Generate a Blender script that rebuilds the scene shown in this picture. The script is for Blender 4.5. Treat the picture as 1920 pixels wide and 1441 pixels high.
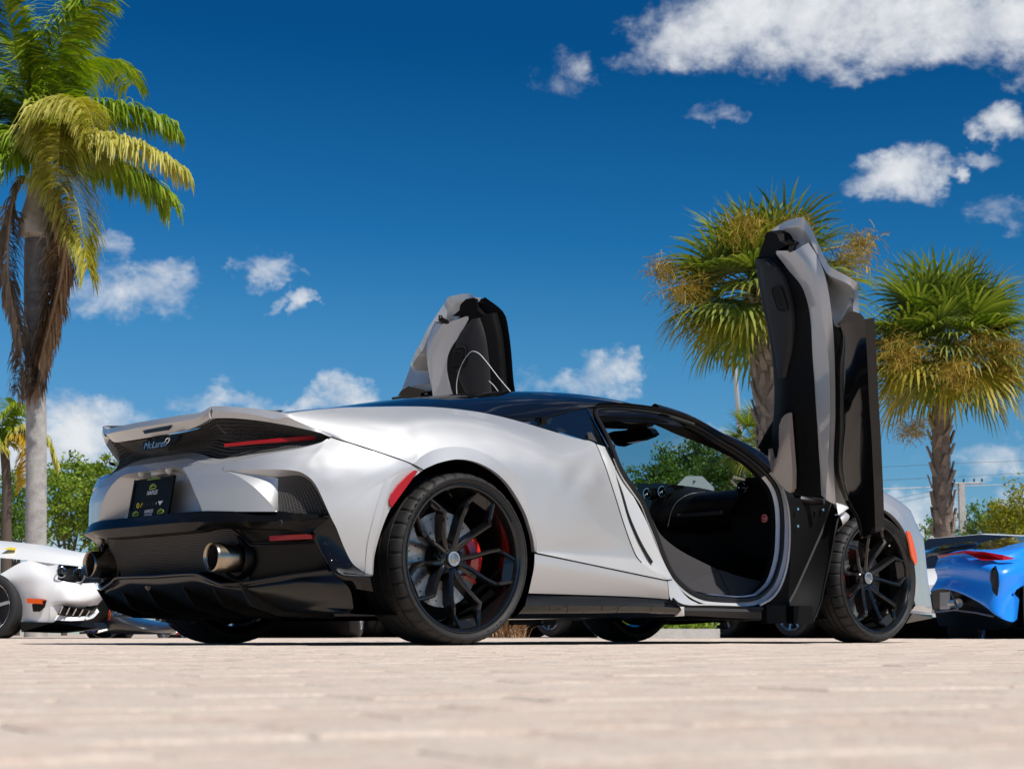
import bpy, bmesh, math, random
from mathutils import Vector, Matrix
random.seed(7)
for o in list(bpy.data.objects): bpy.data.objects.remove(o)
SC = bpy.context.scene
COL = SC.collection
# ---------------------------------------------------------------- camera
cd = bpy.data.cameras.new('camera'); cam = bpy.data.objects.new('camera', cd); COL.objects.link(cam)
cam.location = (-4.481, -6.386, 0.0452)
cam.rotation_euler = (math.pi/2 + 0.1406, 0, 0.8536 - math.pi/2)
cd.sensor_width = 36; cd.sensor_fit = 'HORIZONTAL'; cd.lens = 3300/1920*36
cd.clip_start = 0.02; cd.clip_end = 3000
cd.dof.use_dof = True; cd.dof.focus_distance = 7.2; cd.dof.aperture_fstop = 14
SC.camera = cam
SC.cycles.use_adaptive_sampling = True; SC.cycles.adaptive_threshold = .02; SC.cycles.max_bounces = 7; SC.cycles.diffuse_bounces = 3; SC.cycles.glossy_bounces = 4; SC.cycles.transmission_bounces = 4; SC.cycles.transparent_max_bounces = 8
# ---------------------------------------------------------------- sky, sun, exposure
SUN_EL, SUN_AZ = math.radians(52), math.radians(271)      # azimuth measured from +X towards +Y
vs = SC.view_settings
vs.view_transform = 'Standard'; vs.look = 'None'; vs.exposure = 0.0; vs.gamma = 1.0; vs.use_curve_mapping = False
W = bpy.data.worlds.new('World'); SC.world = W; W.use_nodes = True
def nd(nt, typ, loc=None, **kw):
    n = nt.nodes.new(typ)
    for k, v in kw.items():
        if k[0] == '_': setattr(n, k[1:], v)
        else: n.inputs[k.replace('__', ' ')].default_value = v
    return n
def mth(nt, op, a, b=None, c=None, clamp=False):
    n = nt.nodes.new('ShaderNodeMath'); n.operation = op; n.use_clamp = clamp
    for i, v in enumerate((a, b, c)):
        if v is None: continue
        if isinstance(v, (int, float)): n.inputs[i].default_value = v
        else: nt.links.new(v, n.inputs[i])
    return n.outputs[0]
# clouds: azimuth, elevation, half width, half height (radians), density
CLOUDS = [(0.7376,0.3355,0.0394,0.0176,1.1),(0.691,0.3426,0.0545,0.0248,1.25),(0.6424,0.3383,0.0576,0.0242,1.25),(0.5948,0.3328,0.0545,0.0206,1.2),(0.5568,0.3314,0.0424,0.0212,1.2),(0.7783,0.3221,0.0152,0.0067,0.7),(0.5579,0.3061,0.0136,0.0091,0.7),(0.8238,0.3131,0.0158,0.0127,0.62),(0.7322,0.2891,0.0136,0.0055,0.5),(0.6301,0.2537,0.0218,0.0139,1.15),(0.6422,0.247,0.0152,0.0091,1.0),(0.6141,0.2469,0.0121,0.0103,1.0),(0.5735,0.2781,0.0167,0.0097,1.0),(0.5874,0.2583,0.0121,0.0061,0.55),(0.5756,0.2272,0.0182,0.0085,0.62),(1.0764,0.1876,0.0333,0.0139,1.0),(1.091,0.184,0.0182,0.0121,0.9),(1.0516,0.196,0.0136,0.0097,0.75),(1.0831,0.2109,0.0127,0.0067,0.62),(0.9956,0.2023,0.0158,0.0103,1.0),(0.9719,0.2014,0.0079,0.0036,0.55),(0.9756,0.1848,0.0085,0.0055,0.75),(0.9889,0.1809,0.0055,0.0042,0.55),(0.9511,0.1316,0.0145,0.0097,1.0),(0.9662,0.1278,0.0182,0.0067,0.85),(1.0231,0.1274,0.0188,0.0073,0.75),(1.0159,0.1383,0.0061,0.0055,0.5),(0.9962,0.1258,0.0121,0.0061,0.7),(0.7985,0.1451,0.0158,0.0115,0.95),(0.823,0.1413,0.0227,0.0073,0.85),(0.7863,0.148,0.0091,0.0073,0.7),(1.0956,0.1073,0.0348,0.0176,1.15),(1.1183,0.1037,0.0333,0.0152,1.0),(1.0727,0.1138,0.0182,0.0073,0.75),(1.132,0.0917,0.0273,0.0121,0.9),(0.7534,0.1075,0.0273,0.0079,0.7),(0.5807,0.0947,0.0288,0.0103,0.95),(0.6033,0.0982,0.0212,0.0067,0.55),(0.6215,0.0678,0.0212,0.0115,0.8),(0.5704,0.0698,0.0182,0.0067,0.8),(1.1079,0.0514,0.0606,0.0182,0.6)]
def build_world():
    nt = W.node_tree; nt.nodes.clear(); L = nt.links.new
    out = nt.nodes.new('ShaderNodeOutputWorld'); bg = nt.nodes.new('ShaderNodeBackground'); L(bg.outputs[0], out.inputs[0])
    sky = nt.nodes.new('ShaderNodeTexSky'); sky.sky_type = 'NISHITA'; sky.sun_disc = False
    sky.sun_elevation = SUN_EL; sky.sun_rotation = math.pi/2 - SUN_AZ
    sky.altitude = 0; sky.air_density = 1.0; sky.dust_density = 0.0; sky.ozone_density = 2.2
    def scale(col_out, k):
        n = nt.nodes.new('ShaderNodeVectorMath'); n.operation = 'SCALE'; n.inputs['Scale'].default_value = k; L(col_out, n.inputs[0]); return n.outputs[0]
    rc = nt.nodes.new('ShaderNodeRGBCurve'); L(scale(sky.outputs[0], 0.1), rc.inputs['Color'])     # deep polarised blue
    for i, pts in enumerate(([(0, 0), (.16, .002), (.227, .014), (.296, .05), (.352, .08), (.474, .135), (.6, .20), (.78, .30), (1, .42)],
                             [(0, 0), (.262, .078), (.366, .156), (.462, .25), (.533, .296), (.665, .37), (.776, .445), (1, .56)],
                             [(0, 0), (.445, .255), (.571, .413), (.665, .53), (.723, .58), (.8, .645), (1, .82)])):
        c = rc.mapping.curves[i]
        while len(c.points) < len(pts): c.points.new(.5, .5)
        for p, (x, y) in zip(c.points, pts): p.location = (x, y); p.handle_type = 'VECTOR'
    rc.mapping.update()
    gm = nt.nodes.new('ShaderNodeVectorMath'); gm.operation = 'SCALE'; gm.inputs['Scale'].default_value = 10.0; L(rc.outputs[0], gm.inputs[0])
    tc = nt.nodes.new('ShaderNodeTexCoord'); sep = nt.nodes.new('ShaderNodeSeparateXYZ'); L(tc.outputs['Generated'], sep.inputs[0])
    az = mth(nt, 'ARCTAN2', sep.outputs[1], sep.outputs[0]); el = mth(nt, 'ARCSINE', sep.outputs[2])
    cb = nt.nodes.new('ShaderNodeCombineXYZ'); L(az, cb.inputs[0]); L(mth(nt, 'MULTIPLY', el, 1.25), cb.inputs[1])
    n1 = nd(nt, 'ShaderNodeTexNoise', Scale=20.0, Detail=9.0, Roughness=0.64, Distortion=0.5); L(cb.outputs[0], n1.inputs['Vector'])
    n2 = nd(nt, 'ShaderNodeTexNoise', Scale=75.0, Detail=6.0, Roughness=0.6); L(cb.outputs[0], n2.inputs['Vector'])
    wob = mth(nt, 'ADD', mth(nt, 'MULTIPLY', mth(nt, 'SUBTRACT', n1.outputs[0], 0.5), 2.1), mth(nt, 'MULTIPLY', mth(nt, 'SUBTRACT', n2.outputs[0], 0.5), 0.8))
    pv0 = nt.nodes.new('ShaderNodeCombineXYZ'); L(az, pv0.inputs[0]); L(el, pv0.inputs[1])
    nw = nd(nt, 'ShaderNodeTexNoise', Scale=38.0, Detail=4.0, Roughness=.6); L(cb.outputs[0], nw.inputs['Vector'])
    wsub = nt.nodes.new('ShaderNodeVectorMath'); wsub.operation = 'SUBTRACT'; L(nw.outputs['Color'], wsub.inputs[0]); wsub.inputs[1].default_value = (.5, .5, .5)
    pv = nt.nodes.new('ShaderNodeVectorMath'); pv.operation = 'MULTIPLY_ADD'; L(wsub.outputs[0], pv.inputs[0]); pv.inputs[1].default_value = (.05, .034, 0); L(pv0.outputs[0], pv.inputs[2])
    tot = None
    def vm(op, a_, b_):
        n = nt.nodes.new('ShaderNodeVectorMath'); n.operation = op
        for i, v in enumerate((a_, b_)):
            if isinstance(v, tuple): n.inputs[i].default_value = v
            else: L(v, n.inputs[i])
        return n.outputs['Value'] if op == 'DOT_PRODUCT' else n.outputs[0]
    for (a, e, ra, re, d) in CLOUDS:
        q = vm('MULTIPLY', vm('SUBTRACT', pv.outputs[0], (a, e, 0)), (math.cos(e)/ra, 1/re, 0))
        g = mth(nt, 'MULTIPLY_ADD', vm('DOT_PRODUCT', q, q), -0.42*d, d)
        tot = g if tot is None else mth(nt, 'MAXIMUM', tot, g)
    tot = mth(nt, 'MAXIMUM', tot, 0.0)
    # fair weather clouds scattered over the rest of the sky
    big = nd(nt, 'ShaderNodeTexNoise', Scale=5.0, Detail=3.0, Roughness=0.5); L(tc.outputs['Generated'], big.inputs['Vector'])
    infr = mth(nt, 'MULTIPLY', mth(nt, 'LESS_THAN', mth(nt, 'ABSOLUTE', mth(nt, 'SUBTRACT', az, 0.8536)), 0.42), mth(nt, 'LESS_THAN', el, 0.42))
    rest = mth(nt, 'MULTIPLY', mth(nt, 'MULTIPLY', mth(nt, 'SUBTRACT', big.outputs[0], 0.54, clamp=True), 5.0), mth(nt, 'SUBTRACT', 1.0, infr))
    tot = mth(nt, 'MAXIMUM', tot, mth(nt, 'MINIMUM', rest, 0.85))
    dens = mth(nt, 'MULTIPLY', mth(nt, 'ADD', tot, mth(nt, 'MULTIPLY', wob, mth(nt, 'MINIMUM', mth(nt, 'MULTIPLY', tot, 1.8), 0.8))), 1.0)
    mr = nd(nt, 'ShaderNodeMapRange'); mr.interpolation_type = 'SMOOTHSTEP'
    L(dens, mr.inputs[0]); mr.inputs[1].default_value = 0.22; mr.inputs[2].default_value = 1.28; mr.inputs[4].default_value = 0.95
    # cloud shading put into the colour, grey to white by density and noise
    n3 = nd(nt, 'ShaderNodeTexNoise', Scale=40.0, Detail=4.0, Roughness=0.55); L(cb.outputs[0], n3.inputs['Vector'])
    sh = mth(nt, 'ADD', mth(nt, 'MULTIPLY', mth(nt, 'SUBTRACT', dens, 0.8), 0.16), mth(nt, 'MULTIPLY', mth(nt, 'SUBTRACT', n3.outputs[0], 0.5), 0.9))
    ramp = nt.nodes.new('ShaderNodeValToRGB'); L(mth(nt, 'ADD', sh, 0.5), ramp.inputs[0])
    ramp.color_ramp.elements[0].position = 0.22; ramp.color_ramp.elements[0].color = (5.0, 5.5, 6.3, 1)
    ramp.color_ramp.elements[1].position = 0.66; ramp.color_ramp.elements[1].color = (8.2, 8.4, 8.6, 1)
    mx = nt.nodes.new('ShaderNodeMixRGB'); L(mr.outputs[0], mx.inputs[0]); L(gm.outputs[0], mx.inputs[1]); L(ramp.outputs[0], mx.inputs[2])
    L(mx.outputs[0], bg.inputs[0]); bg.inputs[1].default_value = 0.1
build_world()
W.cycles.sampling_method = 'MANUAL'; W.cycles.sample_map_resolution = 256
sl = bpy.data.lights.new('sun', 'SUN'); sun = bpy.data.objects.new('sun', sl); COL.objects.link(sun)
sl.energy = 5.0; sl.angle = math.radians(0.53); sl.color = (1.0, 0.955, 0.89)
sd = Vector((math.cos(SUN_EL)*math.cos(SUN_AZ), math.cos(SUN_EL)*math.sin(SUN_AZ), math.sin(SUN_EL)))
sun.rotation_euler = sd.to_track_quat('Z', 'Y').to_euler()
# ---------------------------------------------------------------- materials
MATS = {}
def mat(name, col=(.5, .5, .5), rough=.5, metal=0.0, coat=0.0, spec=.5, noise=None, bump=None, trans=0.0, emit=None, coat_rough=.03, sheen=0):
    m = bpy.data.materials.new(name); m.use_nodes = True; nt = m.node_tree
    b = nt.nodes['Principled BSDF']
    b.inputs['Base Color'].default_value = (*col, 1); b.inputs['Roughness'].default_value = rough; b.inputs['Metallic'].default_value = metal
    b.inputs['Coat Weight'].default_value = coat; b.inputs['Coat Roughness'].default_value = coat_rough
    b.inputs['Specular IOR Level'].default_value = spec; b.inputs['Transmission Weight'].default_value = trans
    if emit: b.inputs['Emission Color'].default_value = (*emit[0], 1); b.inputs['Emission Strength'].default_value = emit[1]
    tc = None
    if noise or bump:
        tc = nt.nodes.new('ShaderNodeTexCoord')
    if noise:                                    # (scale, second colour, contrast low, high)
        n = nd(nt, 'ShaderNodeTexNoise', Scale=noise[0], Detail=6.0, Roughness=.6); nt.links.new(tc.outputs['Object'], n.inputs['Vector'])
        r = nt.nodes.new('ShaderNodeValToRGB'); r.color_ramp.elements[0].position = noise[2]; r.color_ramp.elements[1].position = noise[3]
        r.color_ramp.elements[0].color = (*col, 1); r.color_ramp.elements[1].color = (*noise[1], 1)
        nt.links.new(n.outputs[0], r.inputs[0]); nt.links.new(r.outputs[0], b.inputs['Base Color'])
    if bump:                                     # (scale, strength, distance)
        n = nd(nt, 'ShaderNodeTexNoise', Scale=bump[0], Detail=5.0); nt.links.new(tc.outputs['Object'], n.inputs['Vector'])
        bp = nd(nt, 'ShaderNodeBump', Strength=bump[1], Distance=bump[2]); nt.links.new(n.outputs[0], bp.inputs['Height'])
        nt.links.new(bp.outputs[0], b.inputs['Normal'])
    MATS[name] = m
    return m
def paint(name, col, metal=.55, rough=.38, flake=.12):
    m = mat(name, col, rough, metal, coat=1.0); nt = m.node_tree; b = nt.nodes['Principled BSDF']
    tc = nt.nodes.new('ShaderNodeTexCoord')
    v = nd(nt, 'ShaderNodeTexVoronoi', Scale=900.0); nt.links.new(tc.outputs['Object'], v.inputs['Vector'])
    bp = nd(nt, 'ShaderNodeBump', Strength=flake, Distance=.0006); nt.links.new(v.outputs['Color'], bp.inputs['Height']); nt.links.new(bp.outputs[0], b.inputs['Normal'])
    return m
paint('silver', (.545, .548, .545), .72, .58)
paint('silver_inner', (.60, .60, .59), .3, .45, .03)
mat('white_paint', (.82, .82, .80), .4, coat=.35)
mat('blue_paint', (.012, .25, .88), .35, coat=.6)
mat('red_paint', (.55, .012, .015), .3, coat=1.0)
mat('blue_gloss', (.02, .06, .45), .3, coat=1.0)
mat('dark_paint', (.03, .033, .038), .3, metal=.3, coat=1.0)
mat('grey_paint', (.35, .36, .37), .35, metal=.6, coat=1.0)
mat('gloss_black', (.004, .0042, .0045), .5, coat=.75, coat_rough=.02, spec=.0)
mat('satin_black', (.004, .004, .004), .38, spec=.22)
mat('matte_black', (.004, .004, .004), .65, spec=.12, bump=(220, .25, .001))
mat('trim_black', (.006, .0058, .0058), .55, spec=.15, bump=(350, .2, .0006))
mat('trim_grey', (.032, .031, .031), .7, spec=.3, bump=(400, .3, .0006))
mat('carpet', (.035, .033, .035), .95, bump=(500, .8, .003))
mat('rubber', (.013, .0128, .0125), .62, spec=.35, noise=(40, (.022, .021, .020), .35, .7), bump=(120, .12, .001))
mat('seal', (.010, .010, .010), .42, spec=.35)
mat('rim_black', (.005, .005, .0052), .4, coat=1.0, spec=.1)
mat('mesh_metal', (.10, .095, .09), .35, spec=.5)
mat('rim_silver', (.55, .55, .56), .25, metal=.9)
mat('chrome', (.75, .75, .75), .12, metal=1.0)
mat('disc', (.42, .41, .40), .32, metal=.9, noise=(60, (.30, .29, .28), .4, .65))
mat('caliper', (.62, .02, .012), .3, coat=1.0)
mat('titanium', (.50, .43, .35), .26, metal=1.0, noise=(14, (.36, .29, .21), .35, .7))
mat('pipe_dark', (.02, .018, .016), .6)
mat('red_lens', (.36, .004, .008), .3, coat=.6, spec=.2)
mat('dark_lens', (.02, .018, .018), .35, coat=.3, spec=.2)
mat('orange_lens', (.75, .09, .004), .3, coat=.4, spec=.2)
mat('glass_black', (.004, .0055, .006), .03, coat=1.0, spec=.6)
mat('valance_black', (.004, .004, .004), .3, coat=.16, coat_rough=.05, spec=.1)
mat('diffuser_black', (.006, .0055, .005), .28, spec=.5)
mat('skirt_black', (.004, .004, .004), .5, coat=1.0, coat_rough=.06, spec=.0)
mat('plate_black', (.006, .006, .006), .5, spec=.1)
mat('print_white', (.75, .75, .75), .5)
mat('print_green', (.30, .48, .08), .5)
mat('print_yellow', (.75, .6, .03), .5)
mat('print_red', (.65, .03, .04), .5)
mat('lamp_clear', (.7, .7, .68), .1, coat=1.0)
mat('tan_trim', (.45, .40, .36), .3, metal=.3, coat=.5)
def glass(name, tint, alpha):
    m = bpy.data.materials.new(name); m.use_nodes = True; nt = m.node_tree; nt.nodes.clear(); L = nt.links.new
    out = nt.nodes.new('ShaderNodeOutputMaterial'); tr = nd(nt, 'ShaderNodeBsdfTransparent'); tr.inputs[0].default_value = (*tint, 1)
    gl = nd(nt, 'ShaderNodeBsdfGlossy', Roughness=.02); fr = nd(nt, 'ShaderNodeFresnel', IOR=1.5)
    mx = nt.nodes.new('ShaderNodeMixShader'); L(mth(nt, 'MULTIPLY', fr.outputs[0], alpha, clamp=True), mx.inputs[0]); L(tr.outputs[0], mx.inputs[1]); L(gl.outputs[0], mx.inputs[2]); L(mx.outputs[0], out.inputs[0])
    MATS[name] = m
glass('windscreen', (.72, .88, .90), .3)
glass('clear_glass', (.9, .93, .93), 1.0)
# ---------------------------------------------------------------- geometry helpers
def V(p): return Vector(p)
def crom(P, t):
    m = len(P)
    if m == 1: return P[0].copy()
    i = min(int(t), m-2); f = t-i
    if m == 2: return P[0].lerp(P[1], f)
    p1, p2 = P[i], P[i+1]
    p0 = P[i-1] if i > 0 else 2*p1-p2
    p3 = P[i+2] if i+2 < m else 2*p2-p1
    return .5*((2*p1)+(p2-p0)*f+(2*p0-5*p1+4*p2-p3)*f*f+(3*p1-p0-3*p2+p3)*f*f*f)
def spline(P, n, closed=False):
    """n points evenly spaced along a smooth curve through P"""
    P = [V(p) for p in P]
    if closed: 
        P = P[-2:]+P+P[:3]; a, b = 2, len(P)-3
    else: a, b = 0, len(P)-1
    K = 10*(b-a); D = [crom(P, a+(b-a)*k/K) for k in range(K+1)]
    L = [0]
    for k in range(K): L.append(L[-1]+(D[k+1]-D[k]).length)
    out = []; j = 0; N = n if closed else n-1
    for i in range(n):
        s = L[-1]*i/max(N, 1)
        while j < K-1 and L[j+1] < s: j += 1
        d = L[j+1]-L[j]; out.append(D[j].lerp(D[j+1], (s-L[j])/d if d > 1e-9 else 0))
    return out
def lerp_rows(A, B, t): return [V(a).lerp(V(b), t) for a, b in zip(A, B)]
class MB:
    def __init__(s): s.v = []; s.f = []
    def add(s, vs, fs):
        o = len(s.v); s.v += [tuple(v) for v in vs]; s.f += [tuple(i+o for i in f) for f in fs]; return s
    def grid(s, rows, closed_u=False, closed_v=False):
        nr, nc = len(rows), len(rows[0]); vs = [p for r in rows for p in r]; fs = []
        for i in range(nr if closed_v else nr-1):
            for j in range(nc if closed_u else nc-1):
                a, b = i*nc+j, i*nc+(j+1) % nc; c, d = ((i+1) % nr)*nc+(j+1) % nc, ((i+1) % nr)*nc+j
                fs.append((a, b, c, d))
        return s.add(vs, fs)
    def patch(s, rows, nu=24, nv=24, uni=False):
        R = [[crom([V(p) for p in r], (len(r)-1)*j/(nu-1)) for j in range(nu)] if uni else spline(r, nu) for r in rows]; out = []
        for k in range(nv):
            t = (len(R)-1)*k/(nv-1); out.append([crom([r[j] for r in R], t) for j in range(nu)])
        return s.grid(out)
    def tube(s, pts, r, n=8, closed=False, cap=True):
        P = [V(p) for p in pts]; m = len(P); rings = []; up = None
        for i in range(m):
            a = P[(i-1) % m] if (closed or i > 0) else P[i]; b = P[(i+1) % m] if (closed or i < m-1) else P[i]
            t = (b-a).normalized()
            if up is None:
                up = Vector((0, 0, 1)) if abs(t.z) < .9 else Vector((1, 0, 0))
            x = t.cross(up).normalized(); y = x.cross(t).normalized(); up = y
            rr = r[i] if isinstance(r, (list, tuple)) else r
            rings.append([P[i]+x*rr*math.cos(2*math.pi*k/n)+y*rr*math.sin(2*math.pi*k/n) for k in range(n)])
        o = len(s.v); s.grid(rings, closed_u=True, closed_v=closed)
        if cap and not closed:
            s.f.append(tuple(o+k for k in range(n))); s.f.append(tuple(o+(m-1)*n+k for k in reversed(range(n))))
        return s
    def box(s, c, size, rot=None):
        c = V(c); R = rot or Matrix.Identity(3); h = [x/2 for x in size]
        vs = [c+R @ Vector((x*h[0], y*h[1], z*h[2])) for x in (-1, 1) for y in (-1, 1) for z in (-1, 1)]
        return s.add(vs, [(0, 1, 3, 2), (4, 6, 7, 5), (0, 4, 5, 1), (2, 3, 7, 6), (0, 2, 6, 4), (1, 5, 7, 3)])
    def lathe(s, prof, c=(0, 0, 0), axis='Y', n=48):
        """prof: list of (radius, axial)"""
        c = V(c); rows = []
        for (r, a) in prof:
            row = []
            for k in range(n):
                q = 2*math.pi*k/n; x, y = r*math.cos(q), r*math.sin(q)
                row.append(c+{'Y': Vector((x, a, y)), 'X': Vector((a, x, y)), 'Z': Vector((x, y, a))}[axis])
            rows.append(row)
        return s.grid(rows, closed_u=True)
    def fan(s, pts):
        P = [V(p) for p in pts]; c = sum(P, Vector())/len(P)
        return s.add([c]+P, [(0, i+1, (i+1) % len(P)+1) for i in range(len(P))])
    def prism(s, pts, d):
        """closed outline extruded by vector d"""
        P = [V(p) for p in pts]; n = len(P); d = V(d)
        s.add(P+[p+d for p in P], [tuple(range(n)), tuple(reversed(range(n, 2*n)))]+[(i, (i+1) % n, n+(i+1) % n, n+i) for i in range(n)])
        return s
    def strip(s, a, b):
        return s.grid([list(map(V, a)), list(map(V, b))])
    def mirror(s):
        m = MB(); m.v = [(x, -y, z) for x, y, z in s.v]; m.f = [tuple(reversed(f)) for f in s.f]; return m
    def both(s):
        m = s.mirror(); o = len(s.v); s.v += m.v; s.f += [tuple(i+o for i in f) for f in m.f]; return s
    def build(s, name, m, parent=None, smooth=True, sharp=40, thick=0, weld=True):
        me = bpy.data.meshes.new(name); me.from_pydata(s.v, [], s.f)
        if weld or True:
            bm = bmesh.new(); bm.from_mesh(me)
            if weld: bmesh.ops.remove_doubles(bm, verts=bm.verts, dist=1e-5)
            bmesh.ops.recalc_face_normals(bm, faces=bm.faces)
            bm.to_mesh(me); bm.free()
        me.validate()
        o = bpy.data.objects.new(name, me); COL.objects.link(o)
        me.materials.append(MATS[m] if isinstance(m, str) else m)
        if smooth:
            me.polygons.foreach_set('use_smooth', [True]*len(me.polygons))
            if sharp: me.set_sharp_from_angle(angle=math.radians(sharp))
        if parent is not None: o.parent = parent
        if thick:
            md = o.modifiers.new('thickness', 'SOLIDIFY'); md.thickness = thick; md.offset = 0
        return o
def thing(name, label, cat, loc=(0, 0, 0), rz=0, group=None):
    o = bpy.data.objects.new(name, None); COL.objects.link(o); o.location = loc; o.rotation_euler = (0, 0, rz)
    return tag(o, label, cat, group)
def tag(o, label=None, cat=None, group=None, kind=None):
    if label: o['label'] = label
    if cat: o['category'] = cat
    if group: o['group'] = group
    if kind: o['kind'] = kind
    return o
def text(name, body, size, m, parent, loc, rot, shear=0, depth=.0006, align='CENTER', sx=1.0):
    cu = bpy.data.curves.new(name, 'FONT'); cu.body = body; cu.size = size; cu.extrude = depth; cu.align_x = align; cu.align_y = 'CENTER'; cu.shear = shear
    t = bpy.data.objects.new(name+'_c', cu); COL.objects.link(t)
    dg = bpy.context.evaluated_depsgraph_get(); me = bpy.data.meshes.new_from_object(t.evaluated_get(dg))
    bpy.data.objects.remove(t); bpy.data.curves.remove(cu)
    o = bpy.data.objects.new(name, me); COL.objects.link(o); me.materials.clear(); me.materials.append(MATS[m])
    o.parent = parent; M = rot.to_4x4(); M.translation = V(loc); o.matrix_local = M @ Matrix.Diagonal((sx, 1, 1, 1))
    return o
def copy_tree(o, parent=None):
    c = o.copy(); COL.objects.link(c); c.parent = parent
    for ch in list(o.children): copy_tree(ch, c)
    return c
# ---------------------------------------------------------------- the silver sports car (X forward, Y left, rear axle at X = 0)
CAR = thing('sports_car', 'silver sports coupe with black roof and wheels, both doors swung up open', 'car')
def pair(mb, name, m, parent=None, **kw):
    a = mb.build(name, m, parent or CAR, **kw); b = mb.mirror().build(name, m, parent or CAR, **kw); return a, b
class Surf:
    def __init__(s, rows, n=40): s.R = [spline(r, n) for r in rows]; s.n = n
    def __call__(s, u, v):
        x = u*(s.n-1); i = min(int(x), s.n-2); f = x-i
        return crom([r[i].lerp(r[i+1], f) for r in s.R], v*(len(s.R)-1))
def lattice(mb, S, nu, nv, r, diag=False, steps=24):
    for i in range(nu+1):
        u = i/nu; mb.tube([S(min(max(u+(.5/nu if diag and k % 2 else 0), 0), 1), k/steps) for k in range(steps+1)] if not diag else [S(u, k/steps) for k in range(steps+1)], r, 4)
    for j in range(nv+1):
        v = j/nv; mb.tube([S(k/steps, v) for k in range(steps+1)], r, 4)
    return mb
# --- rear quarter panel -------------------------------------------------
QCOLS = [[(-0.5517,-0.8146,0.7994),(-0.5784,-0.7937,0.8189),(-0.6049,-0.7725,0.838),(-0.6311,-0.7506,0.8562),(-0.6569,-0.728,0.8737),(-0.6826,-0.705,0.8906)], [(-0.5147,-0.8587,0.7818),(-0.5298,-0.8318,0.8123),(-0.5442,-0.8035,0.8411),(-0.5574,-0.7728,0.8668),(-0.5694,-0.7396,0.8896),(-0.5806,-0.705,0.9106)], [(-0.4487,-0.9152,0.755),(-0.4505,-0.8839,0.7999),(-0.4507,-0.8497,0.8411),(-0.4486,-0.8106,0.8764),(-0.4441,-0.7668,0.9058),(-0.4381,-0.72,0.9316)], [(-0.3628,-0.9557,0.7265),(-0.3695,-0.941,0.7559),(-0.3732,-0.9143,0.7962),(-0.3707,-0.879,0.8379),(-0.3609,-0.8336,0.8816),(-0.3234,-0.742,0.9424)],
 [(-0.2803,-0.9744,0.7013),(-0.2853,-0.9667,0.735),(-0.2837,-0.9457,0.7816),(-0.2733,-0.913,0.8302),(-0.2514,-0.8651,0.8816),(-0.1837,-0.752,0.9554)], [(-0.2238,-0.9727,0.7386),(-0.2211,-0.9598,0.7685),(-0.2125,-0.9362,0.8095),(-0.1969,-0.9034,0.8521),(-0.1723,-0.859,0.897),(-0.1056,-0.757,0.9615)], [(-0.1559,-0.9679,0.7667),(-0.151,-0.9555,0.7933),(-0.1383,-0.931,0.8302),(-0.1187,-0.8978,0.8686),(-0.0916,-0.8551,0.9089),(-0.0265,-0.762,0.9666)], [(-0.0652,-0.9666,0.7837),(-0.0542,-0.953,0.8084),(-0.036,-0.9304,0.8422),(-0.0103,-0.8986,0.8776),(0.0231,-0.8574,0.915),(0.0941,-0.77,0.9682)],
 [(0.0286,-0.9704,0.7813),(0.0467,-0.9586,0.8054),(0.0774,-0.9352,0.8388),(0.115,-0.9037,0.8739),(0.16,-0.8636,0.9107),(0.2532,-0.77,0.9646)], [(0.118,-0.9812,0.7562),(0.1447,-0.9698,0.7814),(0.1842,-0.9505,0.8158),(0.2325,-0.9211,0.8521),(0.2966,-0.874,0.8917),(0.4151,-0.772,0.9491)], [(0.198,-0.9878,0.7152),(0.2331,-0.9823,0.7415),(0.2897,-0.9643,0.7785),(0.3575,-0.9343,0.8176),(0.4446,-0.8837,0.8605),(0.5943,-0.777,0.9223)], [(0.2672,-0.9881,0.6537),(0.3128,-0.9865,0.6847),(0.3809,-0.9772,0.7274),(0.4658,-0.9504,0.7732),(0.5865,-0.8862,0.8251),(0.7602,-0.785,0.8954)],
 [(0.3152,-0.9865,0.56),(0.3735,-0.9841,0.6019),(0.4528,-0.9804,0.6585),(0.5447,-0.9645,0.7177),(0.679,-0.9054,0.784),(0.8814,-0.8,0.8746)],
 [(0.3468,-0.9837,0.4849),(0.4541,-0.9803,0.5558),(0.6048,-0.966,0.6423),(0.7293,-0.934,0.7081),(0.8586,-0.88,0.7705)],
 [(0.367,-0.9775,0.4312),(0.4878,-0.976,0.4909),(0.6738,-0.958,0.567),(0.8814,-0.915,0.6438)],
 [(0.3735,-0.9734,0.4053),(0.5403,-0.968,0.4421),(0.7501,-0.943,0.4755),(0.9448,-0.915,0.5003)],
 [(0.3757,-0.9709,0.3923),(0.5475,-0.96,0.4003),(0.759,-0.933,0.4011),(1.0054,-0.912,0.3932)],
 [(0.3768,-0.9696,0.3858),(0.5474,-0.96,0.378),(0.7865,-0.937,0.3654),(1.0378,-0.922,0.3519)],
 [(0.3777,-0.9686,0.3804),(0.5666,-0.972,0.356),(0.8255,-0.962,0.3293),(1.1,-0.955,0.3083)],
 [(0.366,-0.985,0.3751),(0.5877,-0.982,0.3473),(0.9078,-0.976,0.308),(1.1423,-0.972,0.2797)]]
mb = MB().patch(QCOLS, 40, 150)
top = [QCOLS[i][-1] for i in range(0, 13)]
mb2 = MB().patch([top, [V(p)+Vector((0, .06, .0075)) for p in top], [V(p)+Vector((0, .14, .009)) for p in top], [V(p)+Vector((0, .25, -.01)) for p in top]], 60, 10)
mb.add(mb2.v, mb2.f)
pair(mb, 'rear_quarter_panel', 'silver', sharp=50)
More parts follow.
